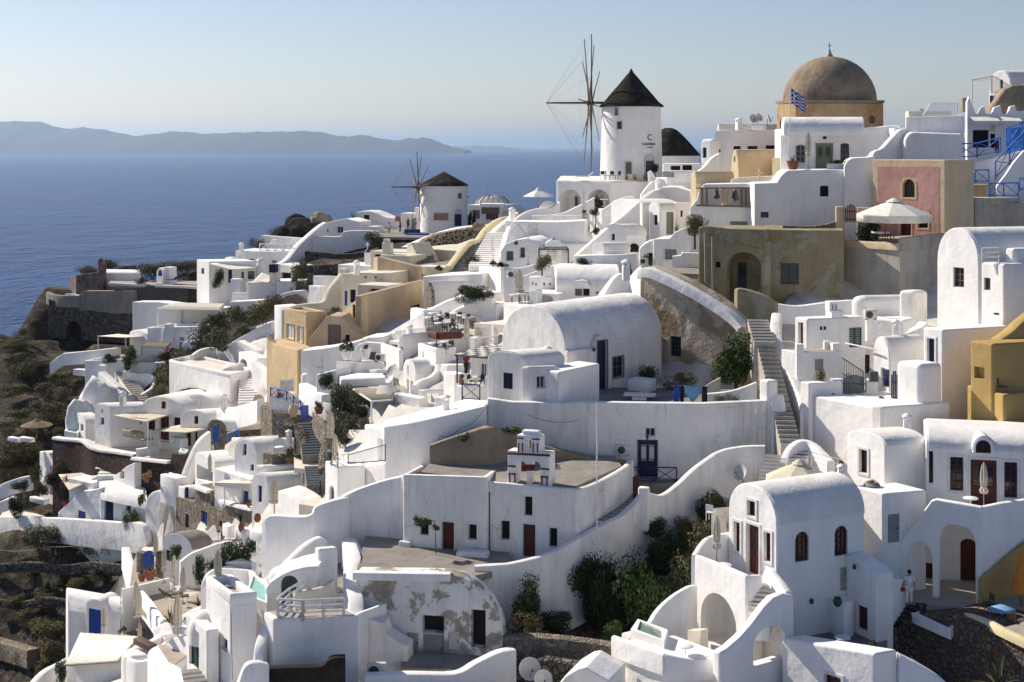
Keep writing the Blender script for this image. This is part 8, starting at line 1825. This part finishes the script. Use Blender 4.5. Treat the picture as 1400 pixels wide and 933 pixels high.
for x,y,d in ((590,446,117.2),(600,448,116.6),(612,450,116),(595,440,119.2),(606,442,118.6),(618,452,115.2),(604,454,115.2),(626,440,120),(634,443,119),(642,446,118),(655,433,123),(664,434,122.4),(596,482,110),(606,484,109.6),(612,480,110.6)):
 lb=['square pale table nearest the brown planter corner', 'square pale table in the front row of the restaurant terrace', 'square pale table by the tall closed parasol', 'square pale table in the back row at the sunny wall', 'square pale table in the middle of the back row', 'square pale table at the terrace end', 'square pale table against the planter box', 'white table below the curved roofs', 'white table in the second group below the curved roofs', 'white table closest to the small canopy', 'white table beside the olive planter', 'second white table beside the olive planter', 'white table on the lower sunlit block', 'second white table on the lower sunlit block', 'white table at the back of the lower sunlit block'][i].replace('nearest', 'at')
 dtable(x,y,d,.4,lb); chair(x+4,y+1,d-.6,2.0+i, 'dark chair at the '+lb, 'dark_metal', 'restaurant chairs'); i+=1
parasol(638,482,110, 'tall tan closed parasol on the restaurant terrace',2.9); parasol(654,470,113.6, 'grey tan closed parasol under the small canopy',2.2)
h=House('white_house', 'white canopy house with flat awning roof in front of the big vault'); m=h.box([(688,112),(722,109)],420,mat='white_clean',deep=4,bw=.1); m=h.box([(650,112),(690,109.6)],[442,444],mat='roof_sand',deep=3.5,bw=.04,drop=.3); m=h.box([(648,115),(690,113)],446,mat='white',deep=1,bw=.06); h.open(m,0,650,659,449,470, 'niche',arch=True,depth=.4); h.box([(672,110.6),(675,110.4)],446,mat='white_clean',deep=.4,bw=.03,drop=2.4); h.box([(642,109),(650,108.6)],462,mat='white_clean',deep=.6,bw=.06)
railing('pale yellow patterned railing in front of the big vault',[(650,480,108.6),(680,476,107.6)],.9, 'cream',style='x',r=.04)
r=empty('checkered_pergola', 'blue framed pergola with checkered cream and dark cloth', 'pergola',P(622,484,99)); o0=P(622,484,99); q=[P(622,484,99.6),P(670,488,97),P(713,480,99.6),P(664,474,104)]
bm=bmesh.new(); n=12
for i in range(n):
 for j in range(6):
  g=lambda u,w: q[0].lerp(q[1],u).lerp(q[3].lerp(q[2],u),w)-o0
  f=bm.faces.new([bm.verts.new(g(a/n,b/6)) for a,b in ((i,j),(i+1,j),(i+1,j+1),(i,j+1))]); f.material_index=((i // 2)+j) % 2
o=obj('cover',bm,['canvas', 'slate'],r,0); o.modifiers.new('t', 'SOLIDIFY').thickness=.03
bm=bmesh.new()
for i in range(4): add_tube(bm,q[i]-o0-Vector((0,0,.1)),q[(i+1) % 4]-o0-Vector((0,0,.1)),.06,seg=6)
obj('frame',bm, 'navy',r)
for x,d,y in ((625,99.4,524),(667.5,97,520)):
 bm=bmesh.new(); a=P(x,486,d)-o0; add_tube(bm,a,Vector((a.x,a.y,Z(y,d)-o0.z)),.06,seg=6); obj('post',bm, 'navy',r)
h=House('white_house', 'white balcony house under the checkered pergola'); m=h.box(K(622,632,668,97.4,.9,.12),528,mat='white_clean',bw=.1); m2=h.box([(643,101),(669,99.6)],490,mat='white_clean',deep=3,bw=.05); h.open(m2,0,655,665,497,515, 'win', 'white_paint',pane='glass_grey',bars=(1,0)); m3=h.box(K(606,622,640,100,1.1,.2),512,mat='white_clean',bw=.1)
railing('navy ornamental balcony railing under the checkered pergola',[(632,547,96.6),(656,549,96.4)],1.1, 'navy',style='x',r=.035); plant('potted_plant', 'small rusty potted plant on the balcony corner',631,526,98,.5,.5, 'small', 'leaf_dry', 'plant',pot=.4,pot_h=.3); table(650,530,98.6, 'table on the balcony behind the navy ornamental railing'); chair(644,530,98.4,1, 'navy chair on the balcony behind the ornamental railing', 'navy'); chair(657,530,98.4,4, 'navy chair at the far end of the balcony', 'navy'); person(637,514,101, 'person in red top seated area under the checkered pergola'.replace('seated area', 'standing'),1.6,.5, 'fabric_red', 'fabric_dark')
h=House('white_house', 'white sunlit wall under the tan closed parasol'); m=h.box([(655,131),(704,122.6),(712,124)],[364,375,374],mat='white_clean',bw=.06); h.open(m,0,697,700,397,400, 'hole',depth=.1)
parasol(710,417,112.6, 'big tan closed parasol standing before the olive tree',2.75,fat=1.6); h=House('planter', 'white vented planter wall with olive tree', 'planter'); m=h.box(K(723,738,760,115,.8,.2),382,mat='white_clean',bw=.04,rim=.2); [h.open(m,0 if x<738 else 1,x-1.2,x+1.2,y,y+3.5, 'hole',depth=.1) for x,y in ((728,386),(732.5,387),(744,387),(752,387))]
plant('tree', 'small gnarled olive tree in the white vented planter',741,381,116,1.7,1.5, 'mid', 'leaf_olive', 'tree',stem=.6); gwall('white curved parapet behind the olive tree',[(692,378,119),(712,378,118.6),(730,372,118.2),(746,366,118),(758,362,118)],th=.4,mat='white',drop=2.4)
h=House('white_house', 'white recess with terrace furniture beside the tan closed parasol'); m=h.box([(722,112.6),(764,111.4)],402,mat='white',deep=3,bw=.08); h.open(m,0,737,756,404,415, 'niche',arch=.4,depth=.8); h.box([(724,111.4),(734,111)],397,mat='white_clean',deep=.8,bw=.06)
for i,(x,y) in enumerate(((716,414),(706,416),(724,413))): dtable(x,y,112+i*.2,.1,['dark slatted table under the big tan parasol', 'second table under the big tan parasol', 'third table under the big tan parasol, by the white recess'][i], 'tables under the big tan parasol')
h=House('vaulted_house', 'white vault with rough stone end wall and thin roof rail'); m=V3(h,K(583,590,664,127.6,.9,.18),399,385,mat='white',sq=2.2); h.poly((582,128.4),(590,126.6),[(582,394),(585,386),(590,400)],deep=.3,mat='light_stone',bw=.03); m=h.box([(578,131),(660,127.8)],[378,374],mat='white',deep=5,bw=.1)
h=House('white_house', 'white swelling roofs with lit curved crest above the restaurant'); m=h.poly((578,123.4),(668,120.6),[(578,424),(590,420),(606,412),(622,406),(634,402),(650,400),(668,404)],deep=3,mat='white',bw=.3); m=h.poly((576,122),(680,118.4),[(576,432),(600,430),(612,429),(624,421),(640,415),(660,414),(680,416)],deep=2,mat='white',bw=.25); h.box(K(560,578,590,121,1.1,.2),424,mat='white_clean',bw=.2)
h.box([(672,120.5),(684,120)],414,mat='cream_yellow',deep=1.5,bw=.05)
block('planter_box', 'white trough planter with the spreading dark tree', 'planter',[(634,119.2),(672,118.4)],408,.8, 'white',.05,1.2); plant('tree', 'low spreading dark tree in the white trough planter',648,408,119.6,3.0,1.5, 'big', 'leaf_dark', 'tree'); plant('shrub', 'grey green shrub trailing over the white trough planter',664,407,119,1.6,.8, 'mid', 'leaf_olive', 'shrub')
h=House('white_house', 'white slab roofed porch between beige house and restaurant'); m=h.box([(520,121),(580,117)],[456,452],mat='white',deep=4,bw=.1); h.box([(540,117.6),(582,115)],[452,447],mat='white_roof',deep=2.6,bw=.04,drop=.3); h.box([(522,124),(580,119.6)],[460,426],mat='white',deep=2,bw=.08); m=h.box([(532,116.4),(548,115.4)],468,mat='white',deep=2,bw=.05); h.open(m,0,533,543,471,478, 'hole',depth=.6)
# bottom left
h=House('vaulted_house', 'white vaulted house with bright blue door under a round dormer'); m=h.vault((90,115),(93,112.4),834,806,to=(181,109.6),mat='white',roof='white',sq=2.6); m2=h.vault((117,111.2),(141,110.35),834,820,deep=2.0,bot=Z(868,111.4),mat='white',ro=.03); h.open(m2,0,120,138,833,867, 'door', 'blue_paint',depth=.12); h.box([(163,110.4),(182,108.6)],838,mat='white_worn',deep=3,bw=.05)
h.box([(166,107.6),(168.5,107.4)],806,mat='white_clean',deep=4,bw=.05)
parasol(142,870,108, 'cream closed parasol beside the bright blue door',2.2)
h=House('white_house', 'white house with wide pale canvas awning roof and louvred vent'); m=h.box([(91,101),(172,96.4)],[908,906],mat='white',deep=5,bw=.08); pergola('broad ribbed canvas awning on the white house',[(90,910,99.6),(162,905,95.6),(190,872,103),(110,867,107)],('grey_wood', 'canvas_white'),(),cover=True)
m=h.box(K(164,176,214,93.4,1,.25),898,mat='white',bw=.3); h.open(m,1,177,186,909,940, 'shut', 'grey_door',depth=.05); gwall('',[(174,899,93.8),(178,889,94.6),(190,883,95.8),(210,874,97.4),(224,864,99)],th=.5,mat='white_clean',house=h); gwall('',[(176,900,93.2),(190,904,92.4),(206,900,92.4),(214,896,92.6)],th=.4,mat='white',house=h)
h=House('white_terrace', 'white rounded terrace with round parapet and steps beside the green door', 'terrace'); gwall('',[(262,868,79.6),(245,870,80.6),(226,878,81.4),(212,886,81.6),(208,894,81.0),(213,900,80.0),(224,905,79.0),(238,912,77.4),(250,925,75.8),(258,940,74.6)],th=.5,mat='white_clean',house=h); m=h.box([(212,81.2),(236,77.6),(262,79.6)],914,mat='white',bw=.3,roof='paving'); h.open(m,0,226,229,886,889, 'hole') if False else None
stairs('white steps with brown treads below the dark green door',(268,940,71.6),(262,915,73.4),1.1,4,('concrete', 'white')); parasol(243,894,80.4, 'cream closed parasol on a dark pole in the round terrace',3.4); table(228,884,81, 'round white table in the round terrace'); table(252,876,80.4, 'second round table in the round terrace'); block('bench', 'dark slatted bench on the paved roof', 'bench',[(182,95),(204,93.4)],884,.4, 'brown_wood',.04,.6)
slab('roof_terrace', 'paved tan terrace with parasols',[(176,109.4),(226,99.8),(283,96),(312,104),(240,118),(182,118)],812,mat='paving'); slab('lower_terrace', 'lower paved terrace beside the vaulted house',[(168,106.5),(216,96.6),(232,101),(186,111)],872,mat='paving')
gwall('white kerb wall stepping between the two paved terraces',[(186,800,110),(196,812,107),(206,824,104.4),(216,838,101.8),(224,848,100)],th=.5,mat='white_clean',drop=1.6); gwall('white wall with rounded end at the head of the paved terrace',[(172,748,121),(176,764,118.4),(182,782,115.4),(188,798,112)],th=.7,mat='white_clean',drop=1.8); gwall('white parapet at the near side of the paved terrace',[(214,858,99),(230,850,98),(255,838,96),(280,826,94),(288,822,93)],th=.5,mat='white',drop=2)
for x,y,d,hh,lb in ((213,774,113,2.6, 'cream closed parasol nearest the arched gateway'.replace('nearest', 'beside')),(224,797,109,2.6, 'cream closed parasol in front of the blue wooden gate'),(238,806,107,2.6, 'cream closed parasol behind the dark slatted loungers'),(250,826,103,2.7, 'cream closed parasol beside the dark slatted loungers'),(186,845,104,2.7, 'first of two close cream parasols on the lower paved terrace'),(190,862,102,2.9, 'second of two close cream parasols on the lower paved terrace'),(191,890,96,1.9, 'short cream closed parasol rising behind the curved parapet')): parasol(x,y,d,lb,hh)
for i,(x,y) in enumerate(((232,818),(240,822))): lounger(x,y,103.6-i*.7,.3,['dark slatted lounger on the paved terrace', 'second dark slatted lounger on the paved terrace'][i], 'brown_wood')
for x,y,d,w_,lb in ((205,793,111,.85, 'big clay urn with spiky plant by the blue wooden gate'),(194,795,111.4,.6, 'smaller clay urn beside the big urn')): plant('potted_plant',lb,x,y,d,.9*w_,.8, 'spike', 'leaf_aloe', 'plant',pot=w_,pot_h=w_*.9)
gate('blue wooden gate between stone posts',[(196,779,114),(211,778,113)],1.3, 'blue_paint',9,arched=.15); block('gate_pillar', 'rubble stone post of the blue wooden gate', 'pillar',[(186,115),(196,114.4)],757,2, 'light_stone',.08,.6); block('gate_pillar', 'second rubble stone post of the blue wooden gate', 'pillar',[(212,113),(220,112.6)],756,2, 'light_stone',.08,.6)
plant('agave', 'large dark agave beside the orange round plant',233,852,97.4,1.7,1.3, 'spike', 'leaf_aloe', 'plant'); plant('shrub', 'orange brown round shrub beside the large agave',247,852,96.4,1.3,.9, 'mid', 'grass_gold', 'shrub'); plant('shrub', 'pale round cactus shrub near the tower house',260,848,96,1.1,.8, 'mid', 'leaf_dry', 'shrub'); plant('agave', 'yellow agave on the paved terrace',272,830,98,1.3,1.0, 'spike', 'leaf_olive', 'plant')
plant('potted_plant', 'small yellow bush at the edge of the lower terrace',168,867,104.6,.7,.6, 'small', 'leaf_dry', 'plant'); railing('dark thin railing between vaulted house and lower terrace',[(165,866,106.4),(165,840,110),(164,806,115)],1.0, 'dark_metal',style='h',r=.02)
shrubs('',[('dark shrub bed beside the cellar',322,768,101,2.6,2.0),('green shrub in the bed above the glass roof panels',338,760,101,2.0,1.6),('shrub row end by the white table canopy',300,778,101.6,2.0,1.4),('dark slim shrub before the sloping white wall',274,788,102.6,1.2,2.0),('dark shrub at the cellar door',238,760,108.4,1.4,1.2)], 'leaf_dark', 'mid')
for i,(x,y) in enumerate(((324,778),(316,785))): block('skylight',['grey glass roof panel by the shrub bed', 'second grey glass roof panel by the shrub bed'][i], 'roof panel',[(x-16,97-i),(x+14,95.6-i)],y,.15, 'glass_grey',.02,1.4)
block('white_canopy', 'small white canopy on posts beside the tall stepped wall', 'canopy',[(340,96),(360,95)],730,.7, 'white_clean',.15,1.6); block('canopy_post', 'white post under the small white canopy', 'post',[(350,95.4),(352,95.3)],742,2.2, 'white_paint',.02,.15)
h=House('white_house', 'white house corner with curved wall at the bottom edge beside scrub'); gwall('',[(40,940,99),(52,925,100),(64,915,101),(78,908,102),(92,900,103)],th=.6,mat='white',house=h); plant('shrub', 'dark box hedge beside the bottom white wall',84,925,99,1.0,1.8, 'mid', 'leaf_dark', 'shrub')
gwall('broken dark rubble ledge across the upper bank',[(-10,772,137.6),(40,768,135.4),(90,772,133.6),(130,768,131.6),(168,772,129.4)],th=.5,drop=.9,mat='lava_stone')
gwall('second dark rubble ledge lower on the bank',[(-10,818,135),(30,822,133.6),(60,816,132),(95,820,130.4)],th=.5,drop=.7,mat='lava_stone')
gwall('low old terrace wall on the dark bank',[(-10,872,132),(20,880,129.6),(46,888,126)],th=1.2,drop=1.6,mat='light_stone')
for i,(x,y,d,w_,hh,mt) in enumerate([(25,480,0,4,2,2),(50,500,0,4,1.6,0),(75,520,0,3,1.4,0),(55,560,0,4,1.8,0),(30,570,0,4,1.8,2),(85,595,0,3,1.6,0),(30,655,0,5,2.2,2),(60,640,0,4,2,0),(130,760,0,3,1.4,0),(30,770,0,3,1.2,0),(60,820,0,3,1.5,0),(110,800,0,3,1.3,2),(30,900,0,4,2,2),(75,870,0,4,2.2,2),(20,500,176,5,2.4,0),(35,512,172,5,2.6,0),(60,540,165,4,2.2,0),(12,540,170,5,2.4,1),(70,575,158,5,3.4,0),(52,590,156,3.5,2.4,1),(20,625,153,6,3.2,0),(40,630,152,5,3.0,0),(5,640,152,5,2.6,0),(90,545,162,4,2.4,1),(15,475,181,4,2,0),(30,468,182,3,1.5,1),(8,590,160,4,2.0,1),(82,610,151,3,2.2,0),(85,522,168,4.5,1.8,0),(105,516,168,3.5,1.4,1),(70,740,136,5.6,3.4,1),(90,742,135,4,2.6,0),(150,752,131,4.5,3.2,0),(45,745,137,2.4,1.8,0),(108,738,134,2.4,1.6,1),(40,852,121,3.6,2.4,0),(60,868,118,3.4,2.2,2),(75,905,111,3.8,3.6,2),(60,922,108,3,2.6,2),(20,830,125,3.4,2,0),(135,790,124,3,1.6,0),(80,800,127,3,1.4,0),(45,446,190,2.6,1.6,1),(30,462,190,2.2,2.0,0)]):
 d=hitground(x,y)
 plant('shrub',['dry round shrub', 'grey green shrub', 'yellowish shrub'][mt] + ' '+['on the cliff slope under the long garden wall', 'hanging on the steep bank below the courtyard', 'at the bottom of the dark bank'][0 if y<660 else (1 if y<770 else 2)],x,y,d,w_,hh*.72, 'scrub',['leaf_scrub', 'leaf_olive', 'leaf_dry'][mt], 'shrub', 'shrubs of the bank %d' % (mt+3*(0 if y<660 else (1 if y<770 else 2))))
r=dtable(1369,852,71.5,.5, 'blue dining table on the ochre terrace', 'ochre terrace furniture')
for c in r.children:
 c.data=c.data.copy(); c.data.materials.clear(); c.data.materials.append(M['fabric_light_blue' if c.name.startswith('table_top') else 'bright_blue'])
chair(1385,862,70.4,2.5, 'dark wooden chair at the blue table', 'brown_wood'); chair(1352,836,73,-1.2, 'brown wooden chair by the ochre wall end', 'brown_wood')
# small things on roofs and walls
def chimney(px,py,d,label,s=1.0):
 r=empty('roof_chimney',label, 'chimney',P(px,py,d),random.uniform(0,3), 'small white roof chimneys',s)
 bm=bmesh.new(); add_box(bm,0,0,.2,.5,.5,1.0); bevel(bm,.06,2); obj('stack',bm, 'white',r)
 bm=bmesh.new()
 for x,y in ((-.17,-.17),(.17,-.17),(-.17,.17),(.17,.17)): add_box(bm,x,y,.82,.1,.1,.26)
 add_lathe(bm,[(.36,.93),(.36,1.0),(.2,1.12),(.03,1.2)],12); obj('cap',bm, 'white',r)
for a in ((856,378,98, 'small white chimney on the big barrel vault behind the bell gable'),(748,498,92, 'small white chimney behind the low vaulted house'),(1150,655,78, 'small white chimney on the long vault beside the stone bowl',.7),
  (1240,588,81, 'small white chimney on the vaulted house with one burgundy window',.8),(610,560,90, 'small white chimney on the broad creamy roof',.8),(488,372,141, 'small white chimney on the grey cream flat roof'),(330,344,187, 'small white chimney on the flat roof by the sea'),
  (700,300,139, 'small white chimney by the white open parasol'),(900,260,133, 'small white chimney on the wedge roofed house',.9),(1010,178,135, 'small white chimney beside the roof dishes'),(306,556,131, 'small white chimney over the barrel roofs'),(168,551,137, 'small white chimney on the narrow gabled vault'),
  (395,604,112, 'small white chimney by the grey stairs',.8),(1225,455,89, 'small white chimney of the little vaulted house',.7),(560,460,114, 'small white chimney on the narrow white vault',.8)): chimney(*a)
for a in ((1190,437,93.2,.2, 'air conditioner on the cottage roof'),(700,380,119,.1, 'air conditioner behind the olive tree parapet',.9),(520,494,113.6,-.3, 'air conditioner on the curved wall terrace',.9),(1100,172,119,.1, 'air conditioner on the rolled roof under the dome',.9),(640,272,221,.1, 'air conditioner on the flat restaurant roof'),(880,362,112,.2, 'air conditioner beside the sage shutter house',.8)): aircon(*a)
def cable(label,pts,sag=.25,r=.014,mat='dark_metal'):
 V=[P(*p) for p in pts]; c=V[0].copy(); bm=bmesh.new()
 for a,b in zip(V,V[1:]):
  prev=a
  for i in range(1,9):
   t=i/8; q=a.lerp(b,t)-Vector((0,0,sag*4*t*(1-t))); add_tube(bm,prev-c,q-c,r,seg=4); prev=q
 o=obj('cable',bm,mat,None,60); o.location=c; tag(o,label, 'cable')
for a in (('dark cable looping across the broad house wall above the rock',[(600,596,85.7),(630,585,85.7),(662,560,86.0)]),('cable drooping along the retaining wall from the low vault',[(722,568,88.1),(790,575,87.9)]),('cables strung over the olive house front',[(957,316,104.8),(985,316,104.2),(1040,340,103.0)]),
  ('cable crossing the white wall above the cottage',[(1180,420,94.0),(1232,436,93.8)]),('long sagging cable on the dark bank',[(0,752,138),(60,748,135),(165,736,130)]),('thin cable down the white tower house wall',[(316,838,71.4),(318,930,71.4)]),('cable over the deck house wall',[(448,850,70.6),(452,885,70.4),(462,910,70.2)])): cable(*a)
def lamp(px,py,d,label):
 bm=bmesh.new(); add_tube(bm,(0,.2,.1),(0,0,.1),.02,seg=5); add_lathe(bm,[(.05,-.14),(.09,-.12),(.1,.05),(.05,.12)],8); o=obj('wall_lamp',bm, 'dark_metal',None,40); o.location=P(px,py,d); tag(o,label, 'lamp', 'dark wall lamps')
for a in ((885,598,88.0, 'dark wall lamp over the navy blue door'),(812,478,94.6, 'dark wall lamp beside the navy arched door'),(1293,690,77.6, 'dark wall lamp on the balcony house beside the double door'),(1110,822,72.9, 'dark wall lamp low on the long vaulted house'),(1168,775,73.0, 'dark wall lamp on the curved stair wall'),(706,332,123.4, 'dark lamp over the porthole house window'),(984,206,132.4, 'dark lamp on the cluster house by the dome'),(400,838,73.6, 'dark wall lamp by the slate arched door')): lamp(*a)
terrain()
finish_walls()
